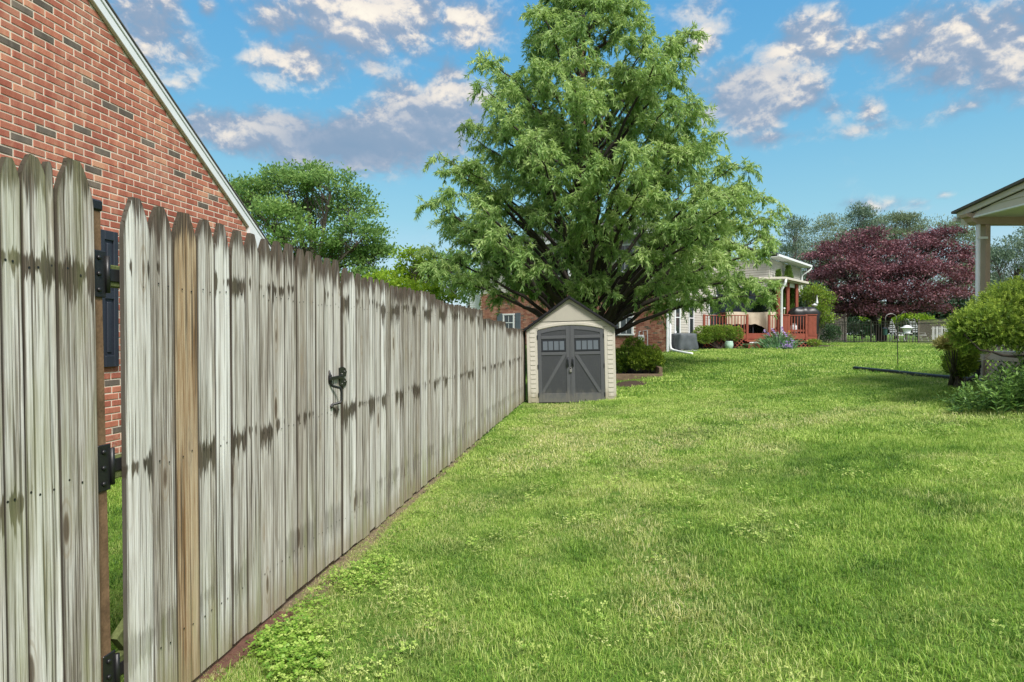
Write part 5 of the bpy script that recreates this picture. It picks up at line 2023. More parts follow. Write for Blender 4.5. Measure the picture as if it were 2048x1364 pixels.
# downspout with straps, then the black corrugated drain
dsx = P(1956, 500, PY - .05).x
dpt = MB()
dpt.tube([Vector((dsx, PY - .05, zbt + .15)), Vector((dsx, PY - .05, zf - .12)), Vector((dsx, PY - .05, P(1960, 727, PY).z))], .036, 10)
dsp = add('downspout', dpt, M_WHITE, po, smooth=True)
zst = P(1960, 477, PY).z
add('strap', MB().box((dsx - .045, PY - .10, zst - .02), (dsx + .14, PY - .088, zst + .02)), M_WHITE, dsp)
ptsn = []
zg0 = g(dsx, PY)
ptsn += [Vector((dsx, PY - .05, P(1960, 724, PY).z)), Vector((dsx, PY - .05, zg0 + .16)), Vector((dsx - .04, PY - .05, zg0 + .09)), Vector((dsx - .14, PY - .02, zg0 + .055))]
for px_, Yd in ((1930, 11.3), (1900, 11.7), (1870, 12.1), (1830, 12.8), (1790, 13.6), (1750, 14.4), (1708, 15.3)):
    q = P(px_, 700, Yd)
    ptsn.append(Vector((q.x, Yd, g(q.x, Yd) + .045)))
# resample finely and ring it
fine, rad = [], []
for i in range(len(ptsn) - 1):
    L_ = (ptsn[i + 1] - ptsn[i]).length
    n = max(2, int(L_ / .022))
    for k_ in range(n):
        fine.append(ptsn[i].lerp(ptsn[i + 1], k_ / n))
        rad.append(.047 if k_ % 2 else .054)
drn = add('drain_pipe', MB().tube(fine, rad, 8), M_PIPE, smooth=True)
tag(drn, 'black corrugated drain pipe lying across the lawn from the porch downspout', 'drain pipe')
add('coupling', MB().tube([ptsn[0] + Vector((0, 0, .02)), ptsn[0] - Vector((0, 0, .10))], .062, 12), M_PIPE, drn)

# ================================================================== planter beside the shed
c0 = P(1325, 745, 17.6)
pl_ = thing('planter', 'timber edged mulch planter at the right of the shed', 'planter', tuple(on_ground(c0.x, 17.6)))
zc_ = g(c0.x, 17.6)
xl = P(1225, 745, 17.6).x
add('front_timber', MB().box((xl, 17.55, zc_ - .12), (c0.x, 17.65, zc_ + .07)), M_TIMBER, pl_, bev=.008)
add('side_timber', MB().obox(Vector((c0.x + .02, 18.75, zc_ + .10)), (0.05, 1, .04), (1, 0, 0), (0, 0, 1), 1.1, .05, .19), M_TIMBER, pl_, bev=.008)
blob_sheet('mulch_bed', [(xl, 17.66), (c0.x - .06, 17.66), (c0.x + .05, 19.8), (3.2, 20.6), (1.4, 20.4), (xl - .5, 18.2)], M_MULCH, .05, 4)
blob_sheet('mulch_bed', oval(*(G(1262, 768).xy), .42, .7, seed=4), M_MULCH, .012)
# mulch beds by the deck and hedge, under the maple
blob_sheet('mulch_bed', oval(P(1450, 680, 27.4).x, 27.6, 2.0, .75, seed=6), M_MULCH, .02)
blob_sheet('mulch_bed', oval(P(1575, 680, 27.2).x, 27.3, 2.2, .9, seed=7), M_MULCH, .02)
blob_sheet('mulch_bed', oval(P(1650, 680, 28.5).x, 28.7, 1.7, 1.2, seed=9), M_MULCH, .02)
blob_sheet('mulch_bed', [(P(1600, 668, 38.5).x, 38.5), (P(1742, 668, 35.2).x, 35.2), (P(1838, 668, 32.4).x, 32.4), (P(1850, 668, 35).x, 35), (P(1835, 668, 41).x, 41), (P(1700, 668, 44).x, 44), (P(1600, 668, 43).x, 43)], M_MULCH, .02)
# ================================================================== vegetation helpers
def unit(a):
    a = np.asarray(a, dtype=float)
    n = np.linalg.norm(a, axis=-1, keepdims=True)
    return a / np.maximum(n, 1e-9)


def leaves_mesh(name, Pn, D, S, L, Wd, tint, mat, off=(0, 0, 0), fold=0.0, belly=0.45):
    """many small leaves as one mesh: base point, direction, side, length, width"""
    n = len(Pn)
    L = np.broadcast_to(np.asarray(L, dtype=float), (n,))[:, None]
    Wd = np.broadcast_to(np.asarray(Wd, dtype=float), (n,))[:, None]
    D = unit(D)
    S = unit(S - D * np.sum(S * D, 1, keepdims=True))
    N = np.cross(D, S)
    Pn = Pn - np.asarray(off, dtype=float)
    co = np.empty((n, 4, 3))
    co[:, 0] = Pn
    co[:, 1] = Pn + D * L * belly + S * Wd * .5 + N * fold * Wd
    co[:, 2] = Pn + D * L
    co[:, 3] = Pn + D * L * belly - S * Wd * .5 + N * fold * Wd
    me = bpy.data.meshes.new(name)
    me.vertices.add(n * 4)
    me.vertices.foreach_set('co', co.reshape(-1))
    me.loops.add(n * 4)
    me.loops.foreach_set('vertex_index', np.arange(n * 4, dtype=np.int32))
    me.polygons.add(n)
    me.polygons.foreach_set('loop_start', np.arange(0, n * 4, 4, dtype=np.int32))
    me.polygons.foreach_set('loop_total', np.full(n, 4, dtype=np.int32))
    a = me.attributes.new('tint', 'FLOAT', 'POINT')
    a.data.foreach_set('value', np.repeat(np.clip(tint, 0, 1), 4).astype(np.float32))
    me.materials.append(mat)
    me.update()
    me.validate()
    return me


def rand_dirs(n, rng):
    return unit(rng.normal(size=(n, 3)))


class Tubes:
    """branches as one mesh"""
    def __init__(s):
        s.v, s.f, s.n = [], [], 0

    def add(s, pts, r0, r1, k_=5):
        pts = np.asarray(pts, dtype=float)
        n = len(pts)
        tan = np.gradient(pts, axis=0)
        tan = unit(tan)
        ref = np.array([0, 0, 1.0]) if abs(tan[0][2]) < .85 else np.array([1.0, 0, 0])
        u = unit(np.cross(tan, ref))
        w = np.cross(tan, u)
        rr = np.linspace(r0, r1, n)[:, None, None]
        an = np.linspace(0, 2 * np.pi, k_, endpoint=False)
        ring = pts[:, None, :] + (u[:, None, :] * np.cos(an)[None, :, None] + w[:, None, :] * np.sin(an)[None, :, None]) * rr
        s.v.append(ring.reshape(-1, 3))
        i = np.arange(n - 1)[:, None] * k_
        j = np.arange(k_)[None, :]
        q = np.stack([i + j, i + (j + 1) % k_, i + k_ + (j + 1) % k_, i + k_ + j], -1).reshape(-1, 4) + s.n
        s.f.append(q)
        s.n += n * k_

    def mesh(s, name, mat, off=(0, 0, 0)):
        v = np.concatenate(s.v) - np.asarray(off, dtype=float)
        f = np.concatenate(s.f)
        me = bpy.data.meshes.new(name)
        me.vertices.add(len(v))
        me.vertices.foreach_set('co', v.reshape(-1))
        me.loops.add(len(f) * 4)
        me.loops.foreach_set('vertex_index', f.reshape(-1).astype(np.int32))
        me.polygons.add(len(f))
        me.polygons.foreach_set('loop_start', np.arange(0, len(f) * 4, 4, dtype=np.int32))
        me.polygons.foreach_set('loop_total', np.full(len(f), 4, dtype=np.int32))
        me.polygons.foreach_set('use_smooth', np.ones(len(f), dtype=bool))
        me.materials.append(mat)
        me.update()
        me.validate()
        return me


def bez(a, b_, c, n):
    t = np.linspace(0, 1, n)[:, None]
    return (1 - t) ** 2 * a + 2 * t * (1 - t) * b_ + t * t * c


def put(name, me, parent, kind=None):
    o = bpy.data.objects.new(name, me)
    C.objects.link(o)
    o.parent = parent
    if kind:
        o['kind'] = kind
    return o


L_RED = leaf_mat('redwood_leaf', (0.065, 0.15, 0.05), (0.26, 0.42, 0.13), (0.57, 0.70, 0.28), .48, transcol=(0.36, 0.52, 0.10))
L_OAK = leaf_mat('oak_leaf', (0.055, 0.14, 0.045), (0.18, 0.33, 0.085), (0.35, 0.50, 0.15), .45)
L_LIME = leaf_mat('lime_leaf', (0.10, 0.20, 0.015), (0.24, 0.40, 0.03), (0.42, 0.56, 0.06), .45)
L_MAPLE = leaf_mat('red_maple_leaf', (0.05, 0.023, 0.032), (0.16, 0.075, 0.097), (0.42, 0.20, 0.225), .32, transcol=(0.22, 0.06, 0.06))
L_PINE = leaf_mat('hazy_pine_needle', (0.075, 0.13, 0.085), (0.14, 0.21, 0.14), (0.23, 0.31, 0.21), .25)  # pale grey green, with the distance haze put into the colour
L_PALE = leaf_mat('pale_leaf', (0.12, 0.17, 0.09), (0.20, 0.26, 0.15), (0.30, 0.37, 0.22), .35)
L_YEW = leaf_mat('yew_needle', (0.025, 0.065, 0.014), (0.15, 0.26, 0.035), (0.46, 0.58, 0.09), .35)
L_SHRUB = leaf_mat('shrub_leaf', (0.05, 0.115, 0.018), (0.15, 0.26, 0.03), (0.36, 0.46, 0.06), .32)
L_BOX = leaf_mat('hedge_leaf', (0.05, 0.11, 0.018), (0.14, 0.25, 0.03), (0.27, 0.38, 0.05), .3)
L_DARK = leaf_mat('dark_evergreen', (0.012, 0.032, 0.018), (0.03, 0.065, 0.03), (0.06, 0.115, 0.045), .2)
L_ARB = leaf_mat('arborvitae_leaf', (0.05, 0.10, 0.02), (0.11, 0.20, 0.035), (0.20, 0.30, 0.06), .3)
L_GOLD = leaf_mat('gold_leaf', (0.14, 0.15, 0.035), (0.36, 0.33, 0.10), (0.55, 0.50, 0.20), .35)
L_PLANT = leaf_mat('phlox_leaf', (0.045, 0.12, 0.03), (0.14, 0.28, 0.065), (0.29, 0.45, 0.11), .3, rough=.42, spec=.35)
L_IRIS = leaf_mat('iris_leaf', (0.04, 0.12, 0.045), (0.09, 0.21, 0.085), (0.22, 0.34, 0.15), .25, rough=.4)
L_PURPLE = leaf_mat('purple_petal', (0.16, 0.08, 0.30), (0.34, 0.22, 0.55), (0.62, 0.52, 0.78), .35)
L_YELLOWP = leaf_mat('yellow_petal', (0.5, 0.28, 0.02), (0.7, 0.42, 0.04), (0.8, 0.55, 0.08), .35)

# ================================================================== the big feathery tree
def big_tree():
    rng = np.random.default_rng(21)
    Y0 = 20.0
    bx = P(1168, 600, Y0).x
    base = np.array([bx, Y0, g(bx, Y0)])
    root = thing('conifer_tree', 'tall feathery bright green dawn redwood standing behind the shed', 'tree', tuple(base))
    H = 15.2
    # half width of the crown at heights over the ground, to the left and to the right
    zt = np.array([1.5, 2.2, 3.0, 4.0, 5.0, 6.5, 8.0, 9.0, 10.2, 11.0, 11.8, 13.0, 15.2])
    lw = np.array([4.1, 4.5, 4.65, 4.8, 4.85, 4.7, 4.0, 3.45, 2.8, 2.0, 1.35, .85, .2])
    rw = np.array([3.9, 4.9, 5.8, 6.15, 5.9, 5.4, 4.2, 3.9, 3.6, 2.3, 1.2, .8, .2])

    def env(z, ca):
        f = .5 + .5 * ca
        l_, r_ = np.interp(z, zt, lw), np.interp(z, zt, rw)
        return l_ * (1 - f) + r_ * f
    br = Tubes()
    tk = Tubes()
    zz = np.linspace(0, H - .2, 26)
    tp = np.stack([.10 * np.sin(zz * .5), .08 * np.sin(zz * .37 + 1), zz], 1) + base
    radii = np.interp(zz, [0, .25, .8, 3, 8, 15], [.62, .46, .36, .28, .15, .02])
    # fluted foot
    for i in range(len(zz) - 1):
        pass
    pts = tp
    an = np.linspace(0, 2 * np.pi, 12, endpoint=False)
    vs = []
    for p, r_ in zip(pts, radii):
        flute = 1 + .13 * np.sin(an * 5 + p[2] * .3) * np.clip(1.5 - (p[2] - base[2]) * .3, .15, 1)
        vs.append(p[None] + np.stack([np.cos(an) * r_ * flute, np.sin(an) * r_ * flute, 0 * an], 1))
    tk.v.append(np.concatenate(vs))
    i = np.arange(len(pts) - 1)[:, None] * 12
    j = np.arange(12)[None, :]
    tk.f.append(np.stack([i + j, i + (j + 1) % 12, i + 12 + (j + 1) % 12, i + 12 + j], -1).reshape(-1, 4))
    put('trunk', tk.mesh('trunk', M_BARK_RED, base), root)

    def trunk_at(z):
        return np.array([np.interp(z, zz, tp[:, 0]), np.interp(z, zz, tp[:, 1]), base[2] + z])
    LP, LD, LS, LL, LT = [], [], [], [], []
    nl = 200
    for k_ in range(nl):
        u = (k_ + .5) / nl
        az = k_ * 2.399963 + rng.uniform(-.3, .3)
        ca, sa = math.cos(az), math.sin(az)
        zlow = 2.5 if ca > 0 else 2.9
        ztip = max(zlow, zlow + (H - zlow - .3) * u ** 1.10 + rng.uniform(-.35, .35))
        short = k_ % 3 == 0
        Rr = env(ztip, ca) * (rng.uniform(.45, .82) if short else rng.uniform(.84, 1.04))
        if sa < 0 and ztip < 4.6 and abs(ca) < .5:      # the lower skirt toward the viewer is short, the trunk shows over the shed
            Rr *= .45
        zb = ztip - (.45 + .50 * min(1, ztip / 6)) * Rr - rng.uniform(.0, .6)
        zb = max(zb, .55 + .6 * rng.random())
        a = trunk_at(zb)
        tip = base + np.array([Rr * ca, Rr * sa, ztip])
        mid = a * .45 + tip * .55 + np.array([0, 0, .14 * Rr + .08])
        c = bez(a, mid, tip + np.array([0, 0, -.10 * Rr * rng.random()]), 14)
        c[1:-1] += rng.normal(scale=.04, size=(12, 3))
        Lb = np.linalg.norm(tip - a)
        br.add(c, .016 + .0125 * Lb, .009, 5)
        outd = np.array([ca, sa, 0.0])
        # foliage sits in drooping mops at nodes along the outer part of the limb
        t0 = .52 if not short else .46
        nn_ = max(3, int(Lb * (1 - t0) / .40))
        for q in range(nn_):
            t_ = t0 + (1 - t0) * (q + .35 + .5 * rng.random()) / nn_
            t_ = min(t_, .999)
            ix = t_ * 13
            i0 = int(ix)
            p0 = c[i0] + (c[min(i0 + 1, 13)] - c[i0]) * (ix - i0)
            side = np.array([-sa, ca, 0]) * (1 if q % 2 else -1)
            # carry the mop on a short side twig
            p1 = p0 + side * rng.uniform(.05, .75) * (1.15 - .6 * t_) * min(1, Lb / 3) + np.array([0, 0, rng.uniform(-.12, .32)]) + outd * rng.uniform(-.1, .3)
            br.add(bez(p0, (p0 + p1) / 2 + np.array([0, 0, .08]), p1, 5), .014, .006, 4)
            tone = .30 + .22 * t_ + rng.uniform(-.16, .16)
            big = rng.uniform(.75, 1.25)
            ntw = int(13 * big)
            for w in range(ntw):
                d = rng.normal(size=3) * np.array([1, 1, .75]) + outd * .55 + np.array([0, 0, .30])
                d /= np.linalg.norm(d)
                l_ = rng.uniform(.26, .56) * big
                e = p1 + d * l_ + np.array([0, 0, -.50 * l_])
                cc = bez(p1, p1 + d * l_ * .68 + np.array([0, 0, .04]), e, 6)
                if w % 2 == 0:
                    br.add(cc, .006, .003, 3)
                nf = int(l_ * 66) + 6
                ts = rng.uniform(.10, 1.0, nf)
                xi = ts * 5
                i1 = np.minimum(xi.astype(int), 4)
                pp = cc[i1] + (cc[i1 + 1] - cc[i1]) * (xi - i1)[:, None]
                LP.append(pp)
                LD.append(unit(d[None] * .45 + rng.normal(scale=.5, size=(nf, 3)) + np.array([[0, 0, -.80]])))
                LS.append(rng.normal(size=(nf, 3)))
                LL.append(rng.uniform(.09, .20, nf))
                LT.append(np.clip(rng.normal(tone, .15, nf) + .16 * ts + .22 * d[2], 0, 1))  # light painted in: fronds brighter toward the top and outside of each mop
    put('limbs', br.mesh('limbs', M_LIMB, base), root, 'stuff')
    LP, LD, LS, LL, LT = map(np.concatenate, (LP, LD, LS, LL, LT))
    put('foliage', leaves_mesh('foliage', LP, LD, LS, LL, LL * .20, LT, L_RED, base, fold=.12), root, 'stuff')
    return len(LP)


n_ = big_tree()
print('redwood fronds', n_)


# ================================================================== broad crowns
def broad_tree(name, label, cat, base, lobes, trunk_h, nclus, per, leaf, mat, bark, seed, r_trunk=.2, group=None, flat=.6, crad=.36, stems=1, tint0=.45, up=.25, hang=.0, aspect=.62):
    """crown of leaf clusters spread over lobes, each cluster carried by a twig that runs back to a limb"""
    rng = np.random.default_rng(seed)
    base = np.asarray(base, dtype=float)
    root = thing(name, label, cat, tuple(base), group=group)
    lob = [(np.asarray(c_, dtype=float), np.asarray(r_, dtype=float)) for c_, r_ in lobes]
    vol = np.array([r_[0] * r_[2] for _, r_ in lob])
    cnt = np.maximum(3, (nclus * vol / vol.sum()).astype(int))
    tb = Tubes()
    LP, LD, LS, LL, LT = [], [], [], [], []
    tops = []
    for s_ in range(stems):
        a_ = 2 * math.pi * s_ / max(1, stems) + .4
        off = np.array([math.cos(a_), math.sin(a_), 0]) * (.32 * (stems > 1)) * r_trunk * 3
        top = base + off * 2.2 + np.array([rng.normal(scale=.1), rng.normal(scale=.1), trunk_h])
        tb.add(bez(base + off * .4 + np.array([0, 0, -.1]), base + off + np.array([0, 0, trunk_h * .5]), top, 7), r_trunk, r_trunk * .62, 8)
        tops.append(top)
    put('trunk', tb.mesh('trunk', bark, base), root)
    tb = Tubes()
    for (c_, r_), n in zip(lob, cnt):
        st = min(tops, key=lambda q: np.linalg.norm(q - c_))
        hub = c_ + np.array([0, 0, -.35 * r_[2]])
        limb = bez(st, st * .5 + hub * .5 + np.array([0, 0, .15 * np.linalg.norm(hub - st)]), hub, 8)
        tb.add(limb, r_trunk * .5, r_trunk * .22, 5)
        d = rand_dirs(n, rng)
        d[:, 2] = np.where(d[:, 2] < -.35, -d[:, 2] * .6, d[:, 2])
        rad = rng.uniform(.45, 1.0, n) ** .5
        cen = c_ + d * r_ * rad[:, None]
        for p in cen:
            m_ = limb[int(rng.integers(4, 8))]
            tb.add(bez(m_, (m_ + p) / 2 + rng.normal(scale=.1, size=3) + np.array([0, 0, .1]), p, 5), r_trunk * .10 + .006, .004, 3)
        k_ = per
        pos = cen[:, None, :] + rng.normal(size=(n, k_, 3)) * np.array([crad, crad, crad * flat]) * .62
        outw = unit(cen - c_)[:, None, :] * .6 + rng.normal(scale=.55, size=(n, k_, 3)) + np.array([0, 0, up - hang])
        LP.append(pos.reshape(-1, 3))
        LD.append(outw.reshape(-1, 3))
        LS.append(rng.normal(size=(n * k_, 3)))
        LL.append(rng.uniform(.7, 1.3, n * k_) * leaf)
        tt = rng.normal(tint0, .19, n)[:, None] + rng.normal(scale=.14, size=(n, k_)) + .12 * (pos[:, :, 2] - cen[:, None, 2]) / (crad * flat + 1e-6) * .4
        LT.append(tt.reshape(-1))
    put('limbs', tb.mesh('limbs', bark, base), root, 'stuff')
    LP, LD, LS, LL, LT = map(np.concatenate, (LP, LD, LS, LL, LT))
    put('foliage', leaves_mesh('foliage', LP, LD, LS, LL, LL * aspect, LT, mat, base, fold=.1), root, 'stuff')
    return root


def lobes_px(lst, Y, depth=.75):
    """lobes of a crown from where they show: px, py, half width px, half height px, nearer or farther by metres"""
    out = []
    for (px, py, hw, hh, dy) in lst:
        c_ = P(px, py, Y + dy)
        out.append((c_, (hw / F * (Y + dy), hw / F * (Y + dy) * depth, hh / F * (Y + dy))))
    return out


Yt = 27.0
bx = P(632, 600, Yt).x
broad_tree('broadleaf_tree', 'round crowned mid green tree between the brick gable and the feathery tree', 'tree', (bx, Yt, .3),
           lobes_px([(500, 395, 62, 46, 0), (575, 375, 62, 42, .5), (660, 372, 60, 38, -.3), (705, 415, 46, 42, .3), (540, 440, 70, 42, -1.2), (630, 435, 66, 46, 1.5), (715, 475, 52, 40, -.6), (600, 490, 70, 40, -1), (680, 520, 74, 42, .8),
                     (748, 520, 40, 46, .2), (740, 575, 52, 40, -.4), (560, 530, 60, 40, .5), (640, 570, 80, 40, -.5), (480, 430, 46, 50, 1.2), (610, 350, 46, 24, .4)], Yt),
           3.0, 430, 84, .13, L_OAK, M_BARK, 31, .22, crad=.46, flat=.42, tint0=.46)
Yt = 22.5
bx = P(822, 620, Yt).x
broad_tree('broadleaf_tree', 'small yellow green sapling over the fence top beside the feathery tree', 'tree', (bx, Yt, .1),
           lobes_px([(833, 512, 34, 20, 0), (860, 535, 30, 22, .3), (815, 545, 30, 18, .4), (775, 556, 34, 15, -.4), (805, 575, 48, 15, -.6), (850, 585, 42, 18, -.4), (890, 600, 34, 12, 0), (845, 560, 34, 20, .6)], Yt),
           1.4, 130, 42, .115, L_LIME, M_BARK, 37, .09, crad=.26, flat=.5, tint0=.55)

# red maple, many stemmed
Yt = 37.0
bx = P(1762, 668, Yt).x
broad_tree('red_maple', 'wide dark crimson maple with several stems behind the iron fence', 'tree', (bx, Yt, g(bx, Yt)),
           lobes_px([(1665, 520, 52, 34, 0), (1640, 560, 34, 28, -.5), (1720, 495, 56, 30, .5), (1700, 550, 62, 36, -1.5), (1770, 520, 62, 36, -.5), (1740, 590, 66, 34, -2), (1690, 600, 56, 26, -1), (1830, 500, 56, 30, .4), (1870, 480, 42, 24, 1),
                     (1850, 545, 62, 34, -1.6), (1905, 520, 42, 32, .2), (1915, 560, 36, 26, -.6), (1880, 590, 52, 28, -2.2), (1810, 590, 58, 30, -2.6), (1800, 555, 60, 34, -1.8), (1925, 590, 24, 16, -.5), (1845, 615, 40, 16, -2), (1750, 625, 46, 18, -2.2), (1745, 468, 26, 14, .3), (1890, 468, 30, 14, .6), (1668, 622, 40, 14, -.6), (1700, 628, 34, 11, .6), (1860, 620, 40, 11, 0), (1640, 600, 24, 16, .4)], Yt, .8),
           1.5, 720, 58, .14, L_MAPLE, M_MAPLE_BARK, 41, .2, crad=.42, flat=.42, stems=4, tint0=.42, hang=.35, up=.1, aspect=.5)
# bright low shrub under the maple
Yt = 43.0
broad_tree('shrub', 'bright yellow green shrub glowing under the red maple', 'shrub', (P(1810, 650, Yt).x, Yt, g(24, Yt)),
           lobes_px([(1800, 634, 20, 9, 0), (1830, 636, 22, 8, 0), (1740, 634, 12, 8, 1), (1780, 644, 24, 8, .5), (1850, 642, 20, 9, 0)], Yt), .5, 60, 34, .16, L_LIME, M_BARK, 44, .05, crad=.3, tint0=.5)

# trees far behind, the haze painted into the pale pine colour
far = [(1590, 66, [(1590, 470, 26, 40), (1580, 520, 40, 50), (1600, 580, 50, 40)], L_PINE, 'thin grey green pine far behind the wing of the far house'),
       (1660, 74, [(1655, 470, 34, 42), (1640, 520, 44, 40), (1680, 530, 44, 40)], L_PALE, 'pale thin leaved tree far behind the crimson maple, at its left end'),
       (1725, 64, [(1722, 440, 22, 32), (1735, 470, 34, 26), (1715, 490, 46, 30)], L_PINE, 'pale grey green tree whose pointed top stands highest over the crimson maple'),
       (1795, 70, [(1790, 448, 40, 20), (1815, 440, 26, 14), (1770, 475, 44, 22), (1830, 470, 20, 24)], L_PALE, 'pale tree with wispy boughs over the middle of the crimson maple'),
       (1910, 68, [(1905, 470, 26, 40), (1930, 490, 26, 44), (1920, 560, 34, 60), (1890, 600, 40, 30)], L_PALE, 'pale thin tree between the crimson maple and the porch post'),
       (2005, 56, [(1998, 530, 34, 40), (2035, 520, 40, 60), (1995, 590, 44, 40), (2050, 600, 50, 44)], L_PINE, 'grey green pine seen past the porch post over the big yew'),
       (2110, 60, [(2110, 480, 70, 60), (2090, 560, 70, 60)], L_PINE, 'tall pine behind the porch roof'),
       (1545, 62, [(1545, 600, 50, 60), (1520, 560, 40, 50)], L_DARK, 'dark evergreen behind the porch roof of the red deck')]
far += [(1615, 78, [(1615, 500, 24, 44), (1625, 560, 44, 60), (1650, 600, 50, 50)], L_PINE, 'grey green pine far behind the red deck, left of the maple'),
        (1685, 80, [(1685, 452, 16, 26), (1680, 500, 40, 40), (1700, 560, 60, 60)], L_PALE, 'pale tree far behind the gap between deck and maple'),
        (1755, 82, [(1758, 452, 16, 24), (1755, 490, 44, 36), (1770, 560, 70, 60)], L_PINE, 'grey green tree behind the highest top of the maple'),
        (1860, 80, [(1862, 460, 26, 26), (1860, 500, 46, 40), (1870, 570, 60, 60)], L_PALE, 'pale thin tree behind the right half of the maple'),
        (1965, 72, [(1960, 520, 30, 46), (1970, 580, 44, 60)], L_PINE, 'grey green pine seen close beside the porch post')]
for i, (px, Yt, lst, mat, lab) in enumerate(far):
    bx = P(px, 668, Yt).x
    broad_tree('pine_tree' if mat is L_PINE else 'tree', lab, 'tree', (bx, Yt, 1.1),
               lobes_px([(a_, b_, c_, d_, 0) for a_, b_, c_, d_ in lst], Yt, .8), 2.6, 210 if mat is not L_PALE else 170, 40, .26, mat, M_BARK, 50 + i, .16, group='hazy trees far behind the red maple', crad=.62, flat=.42, aspect=.30, tint0=.5, up=.5)
# dark wood band closing the gap low down behind the maple and the deck
broad_tree('tree', 'dark leafy mass of bushes low behind the red maple', 'tree', (P(1790, 668, 58).x, 58, 1.1),
           lobes_px([(1640, 630, 60, 30, 0), (1730, 632, 60, 28, 1), (1830, 632, 60, 26, 0), (1920, 630, 50, 32, -1), (1990, 635, 60, 30, 0), (1560, 630, 50, 36, -1), (1680, 652, 60, 14, 0), (1780, 652, 60, 13, 0), (1860, 652, 60, 13, 0), (2080, 640, 70, 30, 0), (1690, 662, 70, 13, 0), (1790, 662, 70, 13, 0), (1890, 662, 70, 13, 0)], 58, .6), .6, 760, 46, .30, L_DARK, M_BARK, 71, .1, crad=.6, flat=.6)
# far trees to the left, low over the fence end and behind the houses
broad_tree('tree', 'dull green tree low behind the yellow green sapling', 'tree', (P(905, 668, 60).x, 60, 1.1),
           lobes_px([(905, 560, 60, 60, 0), (830, 600, 60, 40, 0), (960, 590, 50, 50, 0)], 60, .8), 2.0, 200, 42, .26, L_OAK, M_BARK, 73, .2, crad=.6)

# arborvitae behind the deck
for i, (px, Y_, top, hw, mat, lab) in enumerate(((1576, 30.9, 535, 17, L_ARB, 'pointed bright arborvitae rising over the porch roof'), (1556, 29.6, 543, 12, L_ARB, 'smaller arborvitae beside the pointed one over the porch roof'),
                                                 (1519, 29.75, 590, 14, L_DARK, 'dark evergreen behind the tan cover on the red deck'), (1588, 31.2, 580, 20, L_DARK, 'dark evergreen behind the three red posts'))):
    bx = P(px, 668, Y_).x
    zt_ = P(px, top, Y_).z
    rng = np.random.default_rng(80 + i)
    base = np.array([bx, Y_, g(bx, Y_)])
    rt = thing('arborvitae', lab, 'evergreen', tuple(base), group='evergreens behind the red deck')
    Hh = zt_ - base[2]
    n = 6500
    hz2 = rng.uniform(0.02, 1, n) ** .8
    rr_ = hw / F * Y_ * np.clip(np.minimum(1, (1 - hz2) * 2.6), 0.03, 1) * rng.uniform(.55, 1.03, n)
    az = rng.uniform(0, 2 * np.pi, n)
    pp = base + np.stack([np.cos(az) * rr_, np.sin(az) * rr_, hz2 * Hh], 1)
    dd = np.stack([np.cos(az) * .5, np.sin(az) * .5, 0 * az + .9], 1) + rng.normal(scale=.3, size=(n, 3))
    put('foliage', leaves_mesh('foliage', pp, dd, rng.normal(size=(n, 3)), rng.uniform(.1, .2, n), .06, rng.normal(.5, .2, n), mat, base), rt, 'stuff')
    tb = Tubes()
    tb.add(np.array([base + [0, 0, -.1], base + [0, 0, Hh * .5], base + [0, 0, Hh * .93]]), .07, .02, 6)
    put('trunk', tb.mesh('trunk', M_BARK, base), rt)


# ================================================================== shrubs
def shrub(name, label, cat, base, lobes, n, leaf, mat, seed, aspect=.5, tint0=.5, inward=.35, group=None, up=.5, stems=6, spread=.7):
    rng = np.random.default_rng(seed)
    base = np.asarray(base, dtype=float)
    rt = thing(name, label, cat, tuple(base), group=group)
    vol = np.array([r_[0] * r_[2] for _, r_ in lobes])
    LP, LD, LL, LT = [], [], [], []
    tb = Tubes()
    for (c_, r_), w in zip(lobes, vol / vol.sum()):
        k_ = int(n * w)
        c_, r_ = np.asarray(c_, dtype=float), np.asarray(r_, dtype=float)
        d = rand_dirs(k_, rng)
        lump = 1 + .16 * np.sin(d[:, 0] * 7 + seed) * np.sin(d[:, 1] * 6 + 1) + .10 * np.sin(d[:, 2] * 11 + d[:, 0] * 9)
        rad = (1 - inward * rng.random(k_) ** 2) * lump
        LP.append(c_ + d * r_ * rad[:, None])
        LD.append(d * .7 + rng.normal(scale=spread * .6, size=(k_, 3)) + np.array([0, 0, up]))
        LL.append(rng.uniform(.7, 1.3, k_) * leaf)
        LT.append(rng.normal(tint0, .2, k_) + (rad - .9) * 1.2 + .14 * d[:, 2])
        for q in range(stems):
            e = c_ + rand_dirs(1, rng)[0] * r_ * .8
            tb.add(bez(base + rng.normal(scale=.05, size=3) * [1, 1, 0], base * .5 + e * .5, e, 5), .012, .004, 4)
    put('stems', tb.mesh('stems', M_BARK, base), rt, 'stuff')
    LP, LD, LL, LT = map(np.concatenate, (LP, LD, LL, LT))
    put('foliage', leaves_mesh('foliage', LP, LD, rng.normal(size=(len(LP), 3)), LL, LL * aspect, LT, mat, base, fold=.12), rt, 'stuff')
    return rt


def sl_(px, py, hw, hh, Y, dep=.8):
    c_ = P(px, py, Y)
    return (c_, (hw / F * Y, hw / F * Y * dep, hh / F * Y))


